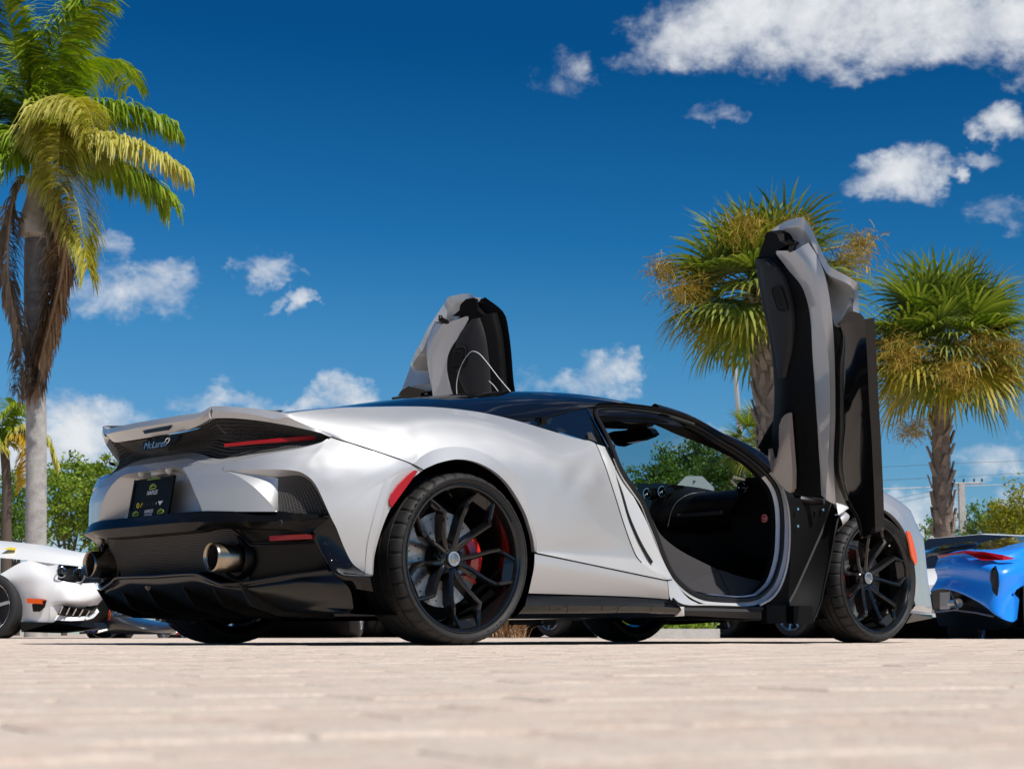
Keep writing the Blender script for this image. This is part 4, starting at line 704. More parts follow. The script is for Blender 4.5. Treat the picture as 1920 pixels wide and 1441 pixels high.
wheel(0, 1, .343, .293, .972, .29, .887, 20, 0, .192)
wheel(2.675, -1, .321, .271, .955, .235, .885, 11, 180, .19)
wheel(2.675, 1, .321, .268, .955, .235, .885, 40, 180, .19)
pair(MB().prism([(-0.259,-0.9879,0.6735),(-0.2762,-0.9863,0.6756),(-0.3051,-0.9833,0.6554),(-0.345,-0.9782,0.6182),(-0.3745,-0.9734,0.5798),(-0.3833,-0.9717,0.5568),(-0.382,-0.972,0.5405),(-0.374,-0.9735,0.5284)], (0, .012, 0)), 'rear_side_marker', 'red_lens', smooth=False)
# --- raised door (hinged at the front pillar), then its mirror image ---------
def both_doors():
    def rr(*a): return a
    FB = [(1.7493,-1.1047,1.8202),(1.7432,-1.1785,1.7363),(1.7388,-1.2708,1.6161),(1.7548,-1.3038,1.489),(1.7903,-1.2859,1.3467),(1.8329,-1.2616,1.1804),(1.877,-1.233,1.0136),(1.9201,-1.2084,0.8454),(1.9633,-1.1807,0.6813)]
    MC = [(1.6844,-1.2863,1.7807),(1.6768,-1.3679,1.692),(1.6883,-1.3985,1.5905),(1.7097,-1.4109,1.4689),(1.7379,-1.4171,1.3249),(1.7797,-1.3935,1.1614),(1.8276,-1.3498,0.9992),(1.8797,-1.2936,0.8364),(1.9385,-1.2251,0.6601)]
    RE_ = [(1.691,-1.3628,1.8062),(1.6904,-1.4193,1.7226),(1.7019,-1.4494,1.6213),(1.7312,-1.4517,1.4781),(1.7694,-1.4314,1.3266),(1.8147,-1.3961,1.1643),(1.8627,-1.3525,1.0017),(1.9148,-1.2963,0.8385),(1.9695,-1.2584,0.6352)]
    RB = [(1.7379,-1.3246,1.8196),(1.7373,-1.3815,1.7354),(1.7489,-1.4119,1.6333),(1.7784,-1.4142,1.489),(1.8169,-1.3937,1.3363),(1.8625,-1.3581,1.1729),(1.9109,-1.3142,1.009),(1.9634,-1.2576,0.8445),(2.0185,-1.2194,0.6397)]
    shell = MB().patch([FB, MC], 70, 8, True); shell.patch([MC, [V(a).lerp(V(b), .5)+V([-0.0056,0.0018,-0.0012]) for a, b in zip(MC, RE_)], RE_], 70, 8, True); shell.patch([RE_, RB], 70, 4, True)
    ET = [(1.7711,-1.0441,1.9106),(1.7562,-1.0851,1.9192),(1.7668,-1.1354,1.9452),(1.7553,-1.2001,1.9523),(1.7329,-1.2917,1.9449),(1.7348,-1.3147,1.926),(1.721,-1.3588,1.8735),(1.6897,-1.4304,1.7699),(1.6801,-1.4726,1.7003),(1.6747,-1.506,1.665),(1.6948,-1.5723,1.621),(1.7107,-1.6091,1.5909),(1.7121,-1.6162,1.5732),(1.6763,-1.6483,1.4395)]
    EI = [(1.7665,-1.059,1.8893),(1.7521,-1.0945,1.8939),(1.7659,-1.1385,1.9139),(1.7576,-1.1971,1.9151),(1.7409,-1.2713,1.907),(1.7428,-1.2944,1.8882),(1.7297,-1.332,1.8421),(1.6961,-1.4032,1.7507),(1.6864,-1.4543,1.6674),(1.6798,-1.4918,1.6314),(1.696,-1.5702,1.5876),(1.7176,-1.5851,1.564),(1.719,-1.5922,1.5463),(1.6784,-1.612,1.4543)]
    E2 = [(1.8179,-1.0274,1.8662),(1.8358,-1.0321,1.8757),(1.8125,-1.1013,1.8812),(1.7931,-1.1661,1.8749),(1.7774,-1.2268,1.8571),(1.7709,-1.2631,1.8323),(1.7691,-1.292,1.797),(1.7677,-1.3411,1.7288),(1.8337,-1.3326,1.6817),(1.8352,-1.3639,1.6272),(1.823,-1.4305,1.5834),(1.812,-1.4838,1.5545),(1.8073,-1.5108,1.5353),(1.8242,-1.4899,1.4865)]
    E3 = [(1.8214,-1.0336,1.8398),(1.8148,-1.0556,1.8378),(1.7979,-1.1092,1.8367),(1.7814,-1.165,1.8301),(1.7693,-1.2162,1.8096),(1.7614,-1.263,1.7756),(1.7587,-1.2987,1.7343),(1.7558,-1.349,1.6711),(1.7568,-1.401,1.5867),(1.7727,-1.4157,1.4881),(1.7784,-1.4221,1.4511),(1.7818,-1.4277,1.4262),(1.7798,-1.4382,1.4197),(1.7776,-1.446,1.4184)]
    shell.patch([ET, EI], 70, 5, True); shell.patch([EI, E2, E3], 70, 12, True)
    GB = [(1.8426,-0.9483,1.8179),(1.8682,-0.94,1.7082),(1.8933,-0.9451,1.5808),(1.9265,-0.9583,1.4017),(1.9677,-0.9385,1.2352),(2.0044,-0.904,1.1129),(2.0327,-0.8677,1.0331),(2.0638,-0.8352,0.9343),(2.0884,-0.828,0.8275),(2.0876,-0.8769,0.757),(2.0781,-0.9395,0.7064)]
    OS = [GB, [V(a).lerp(V(b), .35)+V([0.0841,-0.0269,0.0176]) for a, b in zip(spline(GB, 11), spline([(1.7031,-1.6277,1.4456),(1.7489,-1.6311,1.2211),(1.8198,-1.5848,0.9534),(1.8971,-1.5357,0.6594),(1.9421,-1.4986,0.5011)], 11))],
          [V(a).lerp(V(b), .75)+V([0.0747,-0.0239,0.0156]) for a, b in zip(spline(GB, 11), spline([(1.7031,-1.6277,1.4456),(1.7489,-1.6311,1.2211),(1.8198,-1.5848,0.9534),(1.8971,-1.5357,0.6594),(1.9421,-1.4986,0.5011)], 11))], spline([(1.7031,-1.6277,1.4456),(1.7489,-1.6311,1.2211),(1.8198,-1.5848,0.9534),(1.8971,-1.5357,0.6594),(1.9421,-1.4986,0.5011)], 11)]
    shell.patch(OS, 40, 20)
    parts = [('door', 'silver_inner', shell, dict(sharp=35))]
    G = [(1.7955,-0.9625,1.8167),(1.8232,-0.9521,1.7004),(1.8481,-0.9572,1.5736),(1.8812,-0.9704,1.3953),(1.9222,-0.9507,1.2296),(1.9587,-0.9162,1.1079),(1.9869,-0.8799,1.0285),(2.0179,-0.8474,0.9302),(2.0411,-0.8448,0.8234),(2.0375,-0.9024,0.7526),(2.024,-0.9778,0.7014)]
    Fb = [(1.7521,-1.111,1.7864),(1.7324,-1.2644,1.6461),(1.7382,-1.307,1.5535),(1.7603,-1.3074,1.4471),(1.7982,-1.2814,1.306),(1.8281,-1.2657,1.1869),(1.8593,-1.2459,1.0679),(1.8858,-1.2306,0.965),(1.9115,-1.213,0.8692),(1.936,-1.1994,0.7727),(1.963,-1.1747,0.6816)]
    CO = [[(1.7868,-1.0323,1.915),(1.839,-0.9314,1.8201),(1.8659,-0.9186,1.7111),(1.891,-0.9237,1.5835),(1.9243,-0.937,1.4041),(1.9656,-0.9172,1.2373),(2.0023,-0.8825,1.1147),(2.0307,-0.846,1.0348),(2.0619,-0.8133,0.9359),(2.0852,-0.8106,0.8285),(2.0816,-0.8686,0.7572),(2.0694,-0.9401,0.7059)], [(1.7507,-1.2066,1.8212),(1.7434,-1.2438,1.7988),(1.7363,-1.2897,1.7626),(1.7352,-1.3356,1.6978),(1.7448,-1.377,1.5887),(1.7721,-1.396,1.4293),(1.8152,-1.3683,1.2655),(1.8565,-1.3307,1.126),(1.8992,-1.2888,0.9857),(1.9367,-1.2488,0.8682),(1.9698,-1.2066,0.7742),(2.0056,-1.1649,0.6669)]]
    parts.append(('door_core', 'matte_black', MB().patch(CO, 40, 10), {}))
    n_ = V([-0.934,0.299,-0.1955])
    def between(A, B, t, o): return [V(a).lerp(V(b), t)+n_*o for a, b in zip(A, B)]
    parts.append(('door_trim', 'trim_black', MB().patch([[V(p)-n_*.07 for p in G], G, between(G, Fb, .12, .02), between(G, Fb, .45, .035), between(G, Fb, .8, .015), Fb], 60, 24), dict(sharp=50)))
    P0 = [(1.7415,-1.0221,1.7891),(1.7661,-1.0145,1.6834),(1.7907,-1.0195,1.5579),(1.8211,-1.0316,1.3941),(1.8447,-1.0314,1.2822),(1.8538,-1.0321,1.2373)]; P1 = [(1.7201,-1.0636,1.787),(1.7081,-1.1436,1.7218),(1.7096,-1.1915,1.6416),(1.7339,-1.2083,1.4996),(1.777,-1.165,1.3602),(1.8302,-1.0844,1.2293)]
    parts.append(('armrest_pad', 'trim_grey', MB().patch([[V(p)-n_*.03 for p in P0], P0, between(P0, P1, .5, .012), P1, [V(p)-n_*.03 for p in P1]], 40, 16), dict(sharp=45)))
    SPk = [(1.7226,-1.1189,1.624),(1.7153,-1.132,1.6387),(1.706,-1.1624,1.6367),(1.6995,-1.19,1.6255),(1.7061,-1.2082,1.5661),(1.7125,-1.2144,1.5261),(1.721,-1.1942,1.5163),(1.7302,-1.1612,1.5232),(1.7338,-1.1393,1.5393),(1.7283,-1.1259,1.5858)]
    parts.append(('speaker_grille', 'trim_black', MB().prism(spline(SPk, 40, closed=True), n_*.004), {}))
    sl = MB()
    for i in range(13):
        t = i/12; a = [[1.7126,-1.1321,1.6157],[1.7235,-1.148,1.5393]]; b = [[1.6913,-1.1967,1.6184],[1.7037,-1.2126,1.5353]]
        sl.tube([V(a[0]).lerp(V(a[1]), t), V(b[0]).lerp(V(b[1]), t)], .0016, 4)
    sl.tube(spline([V(p)+n_*.006 for p in SPk], 40, closed=True), .0018, 5, closed=True)
    parts.append(('speaker_slats', 'trim_grey', sl, {}))
    HD = [(1.8634,-1.1001,1.0672),(1.873,-1.0726,1.0631),(1.8857,-1.0422,1.0493),(1.9022,-1.0111,1.018),(1.9158,-0.9967,0.9747),(1.9297,-0.9852,0.9259),(1.9496,-0.954,0.8789),(1.9654,-0.9169,0.8598),(1.9647,-0.9017,0.8864),(1.9591,-0.8959,0.9223),(1.9722,-0.8803,0.8834),(1.9841,-0.8866,0.8171),(1.9801,-0.9347,0.7626),(1.9738,-0.9814,0.7213),(1.9668,-1.0128,0.7064),(1.9552,-1.0391,0.7218),(1.9307,-1.0635,0.8016),(1.894,-1.0838,0.9456)]
    hd = MB().prism(HD, n_*.022)
    parts.append(('door_pull', 'tan_trim', hd, dict(smooth=False)))
    parts.append(('mirror_base', 'satin_black', MB().prism([(1.9395,-0.9329,1.1226),(1.9633,-0.901,1.0582),(1.996,-0.8281,1.013),(2.0403,-0.7338,0.9459),(2.0337,-0.7825,0.9026),(2.0158,-0.8513,0.8833),(1.9571,-0.9449,1.0204)], n_*-.05), dict(smooth=False)))
    parts.append(('window_corner', 'matte_black', MB().prism([(1.7427,-1.0568,1.899),(1.7338,-1.0779,1.9093),(1.7212,-1.118,1.9081),(1.7134,-1.1596,1.8819),(1.716,-1.1726,1.8496),(1.7059,-1.2219,1.8222),(1.7234,-1.1718,1.8154),(1.7404,-1.1218,1.811),(1.7495,-1.1225,1.7664),(1.7876,-0.9855,1.7938),(1.7656,-1.0382,1.8181),(1.7521,-1.0605,1.8484)], n_*-.075), dict(smooth=False)))
    c = V([(1.6884,-1.2741,1.8008)][0]); e1 = V([0.3049,0.9524,-0.0]); e2 = n_.cross(e1)
    lt = MB().prism([c+e1*.034*math.cos(t*.5236)+e2*.016*math.sin(t*.5236)+e2*.012*math.cos(t*.5236) for t in range(12)], n_*.008)
    lt.tube([c+e1*.002, c+e1*.000+Vector((0, 0, .03))+n_*.03, c-e1*.016+Vector((0, 0, .03))+n_*.03, c-e1*.016], .0045, 6)
    parts.append(('latch', 'satin_black', lt, {}))
    SL_ = [(1.7601,-1.4603,1.4291),(1.7711,-1.4704,1.3608),(1.8135,-1.4031,1.2612),(1.8614,-1.3597,1.0989),(1.9089,-1.3136,0.9424),(1.9533,-1.2674,0.8012),(1.9685,-1.2859,0.6999),(1.9729,-1.32,0.6271),(1.9692,-1.3667,0.5733),(1.975,-1.3787,0.5269),(1.9874,-1.3763,0.4718)]
    SM_ = [(1.7121,-1.513,1.4141),(1.7237,-1.5224,1.3442),(1.7609,-1.4859,1.2221),(1.8048,-1.4463,1.0732),(1.847,-1.4082,0.9299),(1.8939,-1.3571,0.7839),(1.913,-1.3688,0.6749),(1.9171,-1.3995,0.6081),(1.9189,-1.4265,0.5586),(1.9264,-1.4311,0.5155),(1.9364,-1.4278,0.4728)]
    SR_ = [(1.6452,-1.7029,1.4022),(1.6664,-1.6895,1.3215),(1.6996,-1.6682,1.1953),(1.739,-1.6414,1.0483),(1.7755,-1.62,0.9067),(1.8139,-1.5942,0.7625),(1.8417,-1.575,0.6589),(1.8587,-1.5628,0.5966),(1.8716,-1.5527,0.5504),(1.8798,-1.5469,0.5203),(1.8879,-1.5397,0.4925)]
    sk = MB().patch([SL_, SM_], 50, 4); sk.patch([SM_, between(SM_, SR_, .5, .004), SR_], 50, 10); sk.patch([SR_, [V(p)-n_*.05 for p in SR_]], 50, 3)
    sk.patch([SL_, [V(p)-n_*.06 for p in SL_]], 50, 3)
    cap = [(1.7358,-1.4795,1.4237),(1.6854,-1.6098,1.465),(1.6773,-1.6505,1.4417),(1.6739,-1.6811,1.411),(1.7328,-1.5022,1.4034)]
    sk.fan(cap); sk.fan([SM_[-1], SR_[-1], V(SR_[-1])-n_*.05, V(SL_[-1])-n_*.06, SL_[-1]])
    parts.append(('door_skirt', 'skirt_black', sk, dict(sharp=22)))
    parts.append(('skirt_edge', 'silver_inner', MB().tube([(1.736,-1.4818,1.4089),(1.6991,-1.5972,1.4086),(1.6757,-1.6709,1.4078)], .0018, 5), {}))
    for side in (0, 1):
        root = None
        for name, m, mb, kw in parts:
            b = mb.mirror() if side else mb
            o = b.build(name, m, CAR if root is None else root, **kw)
            if root is None: root = o
        if side:
            MB().tube(spline([(1.7341,1.2105,1.3625),(1.7223,1.2012,1.4331),(1.7168,1.1714,1.505),(1.7189,1.1227,1.5691),(1.7266,1.0762,1.6036),(1.7425,1.0348,1.5912),(1.7662,0.9937,1.5408),(1.8048,0.9338,1.448),(1.8418,0.8728,1.3645)], 40), .0022, 5).build('stitch_line', 'print_white', root)
            MB().tube([(1.7876,0.9957,1.4352),(1.7995,0.9731,1.4129),(1.8147,0.9498,1.376)], .002, 5).build('stitch_line', 'print_white', root)
both_doors()
# hinge arm and strut between pillar and door
pair(MB().tube([(2.2212,-0.84,0.6962),(2.2732,-0.88,0.6835),(2.293,-0.93,0.6869)], .018, 8), 'door_hinge', 'satin_black')
# --- cabin -----------------------------------------------------------------
def fillet(*a): pass
DT = [(2.2,0.1354,0.8358),(2.2,0.0302,0.8178),(2.2,-0.1036,0.8024),(2.2,-0.201,0.784),(2.2,-0.2747,0.7671),(2.2,-0.3805,0.7648),(2.2,-0.4738,0.7645)]
DM = [(2.02,-0.0274,0.7189),(2.02,-0.1339,0.7266),(2.0,-0.3015,0.716),(2.0,-0.4103,0.7098),(2.0,-0.4994,0.7047),(2.02,-0.5624,0.7047),(2.04,-0.604,0.7086)]
DBt = [(2.06,0.0407,0.6001),(2.06,-0.0476,0.5961),(2.06,-0.1006,0.5855),(2.06,-0.2205,0.5936),(2.06,-0.3818,0.6128),(2.06,-0.4892,0.6208),(2.06,-0.5388,0.6289)]
MB().patch([[V(p)+Vector((.25, 0, -.02)) for p in DT], DT, DM, DBt, [V(p)+Vector((.25, 0, -.03)) for p in DBt]], 40, 30).build('dashboard', 'trim_black', CAR, sharp=60)
MB().tube(spline([(2.03,-0.1294,0.5857),(2.01,-0.1723,0.6506),(1.995,-0.2248,0.7012),(1.995,-0.3066,0.7369),(2.03,-0.3906,0.7498)], 24), .0016, 5).build('stitch_line', 'print_white', CAR)
MB().tube([(2.0,-0.2337,0.6363),(2.0,-0.5262,0.6374)], .011, 8).build('grab_bar', 'trim_grey', CAR)
CK = [(2.1,-0.6021,0.8094),(2.1,-0.7227,0.804),(2.1,-0.7661,0.7725),(2.1,-0.8081,0.705),(2.1,-0.8168,0.5342),(2.1,-0.7324,0.3981),(2.1,-0.5271,0.4571),(2.1,-0.4888,0.6305),(2.1,-0.5335,0.7263)]
MB().prism(CK, (.12, 0, 0)).build('dash_end', 'matte_black', CAR, smooth=False)
vc = V([(2.06,-0.6152,0.7562)][0])
MB().lathe([(.0, .0), (.024, -.002), (.024, -.012), (.029, -.014), (.033, -.008), (.033, .05)], vc, 'X', 28).build('air_vent', 'gloss_black', CAR)
MB().lathe([(.0, -.02), (.008, -.018), (.009, -.0)], vc+Vector((0, .006, .002)), 'X', 12).build('vent_knob', 'chrome', CAR)
dc = V([(2.09,-0.7227,0.6027)][0])
dcl = MB().lathe([(0, 0), (.0215, 0), (.0215, .004)], dc, 'X', 28).build('round_sticker', 'print_red', CAR)
MB().tube([dc+Vector((-.001, .0165*math.cos(t*.2618), .0165*math.sin(t*.2618))) for t in range(3, 22)], .0014, 4).tube([dc+Vector((-.001, .008, .004)), dc+Vector((-.001, .004, -.005)), dc+Vector((-.001, -.002, .001)), dc+Vector((-.001, -.008, -.004)), dc+Vector((-.001, -.010, .004))], .0022, 4).build('sticker_print', 'print_white', dcl)
for c_ in [(2.0,-0.0207,0.7595),(2.0,-0.1275,0.7641)]:
    v_ = MB().lathe([(.0, .006), (.022, .004), (.024, -.006), (.029, -.006), (.030, .05)], c_, 'X', 24).build('air_vent', 'gloss_black', CAR)
    MB().tube([V(c_)+Vector((-.006, .027*math.cos(t*.35), .027*math.sin(t*.35))) for t in range(-3, 7)][::1], .0022, 5).build('vent_ring', 'chrome', v_)
    MB().lathe([(0, -.012), (.007, -.010), (.011, 0), (.0, .012)], V(c_)+Vector((0, .006, -.004)), 'X', 12).build('vent_knob', 'chrome', v_)
MB().prism([(2.03,0.0856,0.8231),(2.03,-0.1557,0.7995),(2.03,-0.1246,0.7413),(2.03,-0.0156,0.5963),(2.03,0.0887,0.6011)], (.1, 0, 0)).build('centre_console', 'gloss_black', CAR, smooth=False)
MB().tube([(2.005,-0.0404,0.6133),(2.005,-0.1639,0.7567)], .0024, 5).build('console_trim', 'chrome', CAR)
C1 = [(1.2356,-0.8,0.5529),(1.3001,-0.79,0.4882),(1.4532,-0.77,0.4211),(1.7161,-0.75,0.3447)]; C2 = [(1.2176,-0.84,0.4903),(1.2742,-0.84,0.3845),(1.3419,-0.84,0.295),(1.3973,-0.84,0.2672)]
MB().patch([C1, C2], 20, 8).build('sill_carpet', 'carpet', CAR)
C3 = [(1.3917,-0.842,0.2647),(1.5513,-0.8,0.3076),(1.7198,-0.75,0.3423)]; C4 = [(1.4425,-0.85,0.2389),(1.5673,-0.85,0.2262),(1.6875,-0.85,0.2255)]; C5 = [(1.7213,-0.752,0.3448),(1.9031,-0.75,0.3112),(2.1074,-0.74,0.2899)]; C6 = [(1.6889,-0.852,0.2255),(1.8062,-0.85,0.2223),(1.9279,-0.85,0.244)]
MB().patch([C3, C4], 16, 8).build('footwell_carpet', 'carpet', CAR); MB().patch([C5, C6], 16, 8).build('footwell_carpet', 'carpet', CAR)
MB().tube(spline([(1.3639,-0.868,0.2517),(1.4231,-0.868,0.2286),(1.5655,-0.868,0.2198),(1.7297,-0.868,0.2135),(1.861,-0.868,0.2253)], 24), .006, 5).build('sill_scuff_plate', 'chrome', CAR)
MB().box((1.4, 0, .135), (1.9, 1.66, .02)).build('cabin_floor', 'matte_black', CAR, smooth=False)
MB().box((2.38, 0, .46), (.03, 1.6, .64)).build('firewall', 'matte_black', CAR, smooth=False)
MB().box((.62, 0, .55), (.03, 1.5, .85)).build('rear_bulkhead', 'matte_black', CAR, smooth=False)
MB().box((1.45, 0, .31), (1.5, .26, .36)).build('centre_tunnel', 'matte_black', CAR, smooth=False)
MB().patch([[(.6, 0, 1.10), (1.1, 0, 1.165), (1.64, 0, 1.145)], [(.6, -.4, 1.05), (1.05, -.4, 1.11), (1.6, -.42, 1.085)], [(.6, -.62, .97), (1.05, -.60, 1.04), (1.6, -.58, 1.04)]], 16, 12).both().build('headliner', 'trim_black', CAR)
for s_ in (-1, 1):
    st = MB().patch([[(1.65, s_*.18, .30), (1.66, s_*.42, .27), (1.65, s_*.66, .30)], [(1.4, s_*.17, .32), (1.4, s_*.42, .28), (1.4, s_*.67, .32)], [(1.12, s_*.17, .30), (1.12, s_*.42, .26), (1.12, s_*.67, .30)], [(1.0, s_*.18, .55), (1.02, s_*.42, .55), (1.0, s_*.66, .55)], [(.86, s_*.22, .85), (.88, s_*.42, .85), (.86, s_*.62, .85)], [(.80, s_*.3, 1.0), (.82, s_*.42, 1.0), (.8, s_*.54, 1.0)]], 14, 24).build('seat', 'trim_black', CAR, thick=.06)
IP0 = [(1.2578,-0.564,1.078),(1.4704,-0.5643,1.0778),(1.6295,-0.5867,1.0603),(1.7348,-0.634,1.0204),(1.8055,-0.7095,0.9548),(1.8854,-0.753,0.9053),(1.9537,-0.8031,0.8416),(2.0077,-0.8222,0.7895)]; IP1 = [(1.3203,-0.5,1.036),(1.515,-0.52,1.0393),(1.6562,-0.56,0.9925),(1.7808,-0.59,0.9589),(1.8924,-0.63,0.9165),(1.9892,-0.66,0.8723),(2.036,-0.68,0.8424),(2.0632,-0.7,0.806)]
pair(MB().patch([IP0, IP1], 30, 6), 'pillar_trim', 'trim_black')
MR = [(1.78,0.0527,1.0618),(1.78,0.0058,1.0687),(1.78,-0.083,1.0665),(1.78,-0.1479,1.0771),(1.78,-0.2009,1.0859),(1.78,-0.2492,1.0601),(1.78,-0.2748,1.0325),(1.78,-0.2486,1.0213),(1.78,-0.1848,1.0092),(1.78,-0.0898,1.0007),(1.78,-0.0243,0.9897),(1.78,-0.0012,1.0011),(1.78,0.0295,1.0351)]
MB().prism(MR, (.05, 0, 0)).build('interior_mirror', 'gloss_black', CAR, smooth=False)
MB().prism([(1.7,-0.1224,1.1002),(1.7,-0.2281,1.096),(1.7,-0.2912,1.0796),(1.7,-0.1828,1.084)], (.02, 0, 0)).build('sun_visor', 'tan_trim', CAR, smooth=False)
MB().prism([(1.72,0.0921,1.1212),(1.72,-0.3012,1.0909),(1.72,-0.2898,1.068),(1.72,-0.1131,1.0675),(1.72,0.0413,1.0837)], (.05, 0, 0)).build('headliner_edge', 'trim_black', CAR, smooth=False)
# ---------------------------------------------------------------- plants
CR, CF = Vector((.7535, -.6574, 0)), Vector((.6574, .7535, 0))     # across and away from the viewer, on the ground
def leafmat(name, col, col2, trans=.35, rough=.5):
    m = bpy.data.materials.new(name); m.use_nodes = True; nt = m.node_tree; b = nt.nodes['Principled BSDF']; L = nt.links.new
    tc = nt.nodes.new('ShaderNodeTexCoord'); n = nd(nt, 'ShaderNodeTexNoise', Scale=1.6, Detail=3.0); L(tc.outputs['Object'], n.inputs['Vector'])
    w = nd(nt, 'ShaderNodeTexWhiteNoise'); w.noise_dimensions = '3D'; g = nt.nodes.new('ShaderNodeNewGeometry'); L(g.outputs['Random Per Island'], w.inputs['W']) if False else None
    a = mth(nt, 'ADD', mth(nt, 'MULTIPLY', n.outputs[0], .6), mth(nt, 'MULTIPLY', g.outputs['Random Per Island'], .55))
    r = nt.nodes.new('ShaderNodeValToRGB'); r.color_ramp.elements[0].color = (*col, 1); r.color_ramp.elements[1].color = (*col2, 1)
    r.color_ramp.elements[0].position = .3; r.color_ramp.elements[1].position = .85
    L(a, r.inputs[0]); L(r.outputs[0], b.inputs['Base Color']); b.inputs['Roughness'].default_value = rough; b.inputs['Specular IOR Level'].default_value = .35
    t = nd(nt, 'ShaderNodeBsdfTranslucent'); mx = nt.nodes.new('ShaderNodeMixShader'); mx.inputs[0].default_value = trans
    hs = nd(nt, 'ShaderNodeHueSaturation', Saturation=1.2, Value=1.3); L(r.outputs[0], hs.inputs['Color']); L(hs.outputs[0], t.inputs[0])
    L(b.outputs[0], mx.inputs[1]); L(t.outputs[0], mx.inputs[2]); L(mx.outputs[0], nt.nodes['Material Output'].inputs[0])
    MATS[name] = m
leafmat('royal_leaf', (0.104, 0.221, 0.010), (0.364, 0.442, 0.026), .4)
leafmat('royal_pale', (0.286, 0.299, 0.033), (0.598, 0.546, 0.143), .35)
leafmat('dead_frond', (0.170, 0.115, 0.075), (0.420, 0.340, 0.260), .1, .8)
leafmat('dead_orange', (0.260, 0.140, 0.060), (0.460, 0.310, 0.180), .1, .8)
leafmat('yellow_leaf', (0.450, 0.280, 0.010), (0.620, 0.450, 0.030), .4)
leafmat('sabal_leaf', (.075, .125, .020), (.29, .34, .07), .32)
leafmat('sabal_old', (.17, .18, .02), (.46, .39, .06), .32)
leafmat('fruit_stalk', (0.240, 0.160, 0.020), (0.460, 0.330, 0.050), .2, .7)
leafmat('tree_leaf', (0.046, 0.104, 0.013), (0.169, 0.273, 0.039), .35)
leafmat('tree_leaf_light', (0.078, 0.156, 0.013), (0.286, 0.377, 0.039), .35)
leafmat('yellow_bush', (0.120, 0.150, 0.008), (0.360, 0.340, 0.020), .35)
mat('royal_trunk', (.46, .435, .40), .85, noise=(7, (.33, .31, .285), .4, .65), bump=(30, .4, .02))
mat('royal_trunk_shaded', (.13, .12, .115), .85, noise=(6, (.20, .185, .17), .4, .65), bump=(30, .4, .02))  # upper trunk: the crown's shadow on it is painted into this darker colour
mat('crown_sheath', (.30, .25, .20), .7, noise=(5, (.46, .41, .36), .35, .65))
mat('sabal_trunk', (.14, .105, .08), .9, noise=(8, (.25, .20, .16), .35, .65), bump=(25, .6, .03))
mat('boot', (.20, .155, .12), .9, noise=(9, (.31, .25, .20), .35, .65), bump=(25, .6, .02))
mat('bark', (.10, .075, .055), .9, bump=(30, .6, .02))
mat('concrete', (.42, .40, .37), .9, noise=(6, (.52, .50, .46), .35, .65), bump=(40, .4, .01))
mat('metal_pole', (.60, .61, .62), .35, metal=.7)
mat('wire', (.05, .05, .05), .5)
mat('sign_back', (.62, .62, .60), .4, metal=.5)
RND = random.Random(3)
def ring_trunk(px, name, m, parent, n=14, jitter=0):
    """px: list of (centre, radius)"""
    rows = []
    for c, r in px:
        rows.append([V(c)+CR*r*math.cos(2*math.pi*k/n)+CF*r*math.sin(2*math.pi*k/n)+Vector((0, 0, RND.uniform(-jitter, jitter))) for k in range(n)])
    return MB().grid(rows, closed_u=True).build(name, m, parent)
def feather(path, name, m, parent, L0, n=70, hang=.9, spread=1.0, w=.03, rach=.022, tip=.35):
    P = spline(path, n+1); mb = MB(); mb.tube(P[::3], [rach*(1-.85*i/len(P[::3])) for i in range(len(P[::3]))], 5)
    o = mb.build(name+'_stem' if False else name, m, parent, sharp=0); vs, fs = [], []
    for i in range(4, n):
        t = i/n; tan = (P[i+1]-P[i-1]).normalized(); side = tan.cross(Vector((0, 0, 1)))
        if side.length < .15: side = CR.copy()
        side.normalize(); l = L0*min(1, (t+.05)*5)*(1-tip*t*t)
        for s in (-1, 1):
            for rep in range(3):
                d = side*s*spread*RND.uniform(.5, 1.1)+tan*RND.uniform(.25, .7)+Vector((0, 0, RND.uniform(-.15, .45)))
                d.normalize(); ll = l*RND.uniform(.75, 1.1); p0 = P[i]+tan*RND.uniform(-.02, .02); pts = [p0]; dd = d.copy()
                for k in range(3):
                    dd = (dd+Vector((0, 0, -hang*.42*(k+.6)))).normalized(); pts.append(pts[-1]+dd*ll/3)
                wv = dd.cross(d+Vector((.01, .02, .01))).normalized() if (dd.cross(d)).length > .01 else tan
                wv = (wv+tan*.6).normalized(); b = len(vs)
                for k, q in enumerate(pts):
                    ww = w*(.5, 1, .75, .08)[k]; vs += [q-wv*ww/2, q+wv*ww/2]
                fs += [(b, b+1, b+3, b+2), (b+2, b+3, b+5, b+4), (b+4, b+5, b+7, b+6)]
    me = o.data; bm = bmesh.new(); bm.from_mesh(me); bv = [bm.verts.new(v) for v in vs]
    for f in fs: bm.faces.new([bv[i] for i in f])
    bm.to_mesh(me); bm.free()
    return o
# --- tall royal palm ---------------------------------------------------------
RP = thing('royal_palm', 'tall royal palm with smooth pale trunk, drooping yellow-green fronds and brown dead ones', 'palm tree', (7.9422,18.975,0))
rpo = V(RP.location)
def loc(L, o): return [V(p)-o for p in L]
def trunkrows(L, o, D): return [(V(p)-o, r*D/3300) for p, r in L]
lo = [(p, r_) for p, r_ in zip([(7.9422,18.975,-0.0232),(7.8698,18.892,0.7545),(7.7976,18.8029,1.5647),(7.7253,18.7138,2.3748),(7.6499,18.6274,3.1849),(7.5985,18.5809,3.6709),(7.5547,18.5431,4.076)], (22, 20.5, 20, 19.5, 19.5, 19, 18.5))]
ring_trunk(trunkrows(lo, rpo, 27), 'trunk', 'royal_trunk', RP)
up = [(p, r_) for p, r_ in zip([(7.5562,18.5448,4.0598),(7.5108,18.5053,4.481),(7.4718,18.448,4.9671),(7.4327,18.3908,5.4532),(7.4012,18.3422,5.8582),(7.3908,18.3178,6.0364)], (18.6, 20, 21, 22, 22.5, 22))]
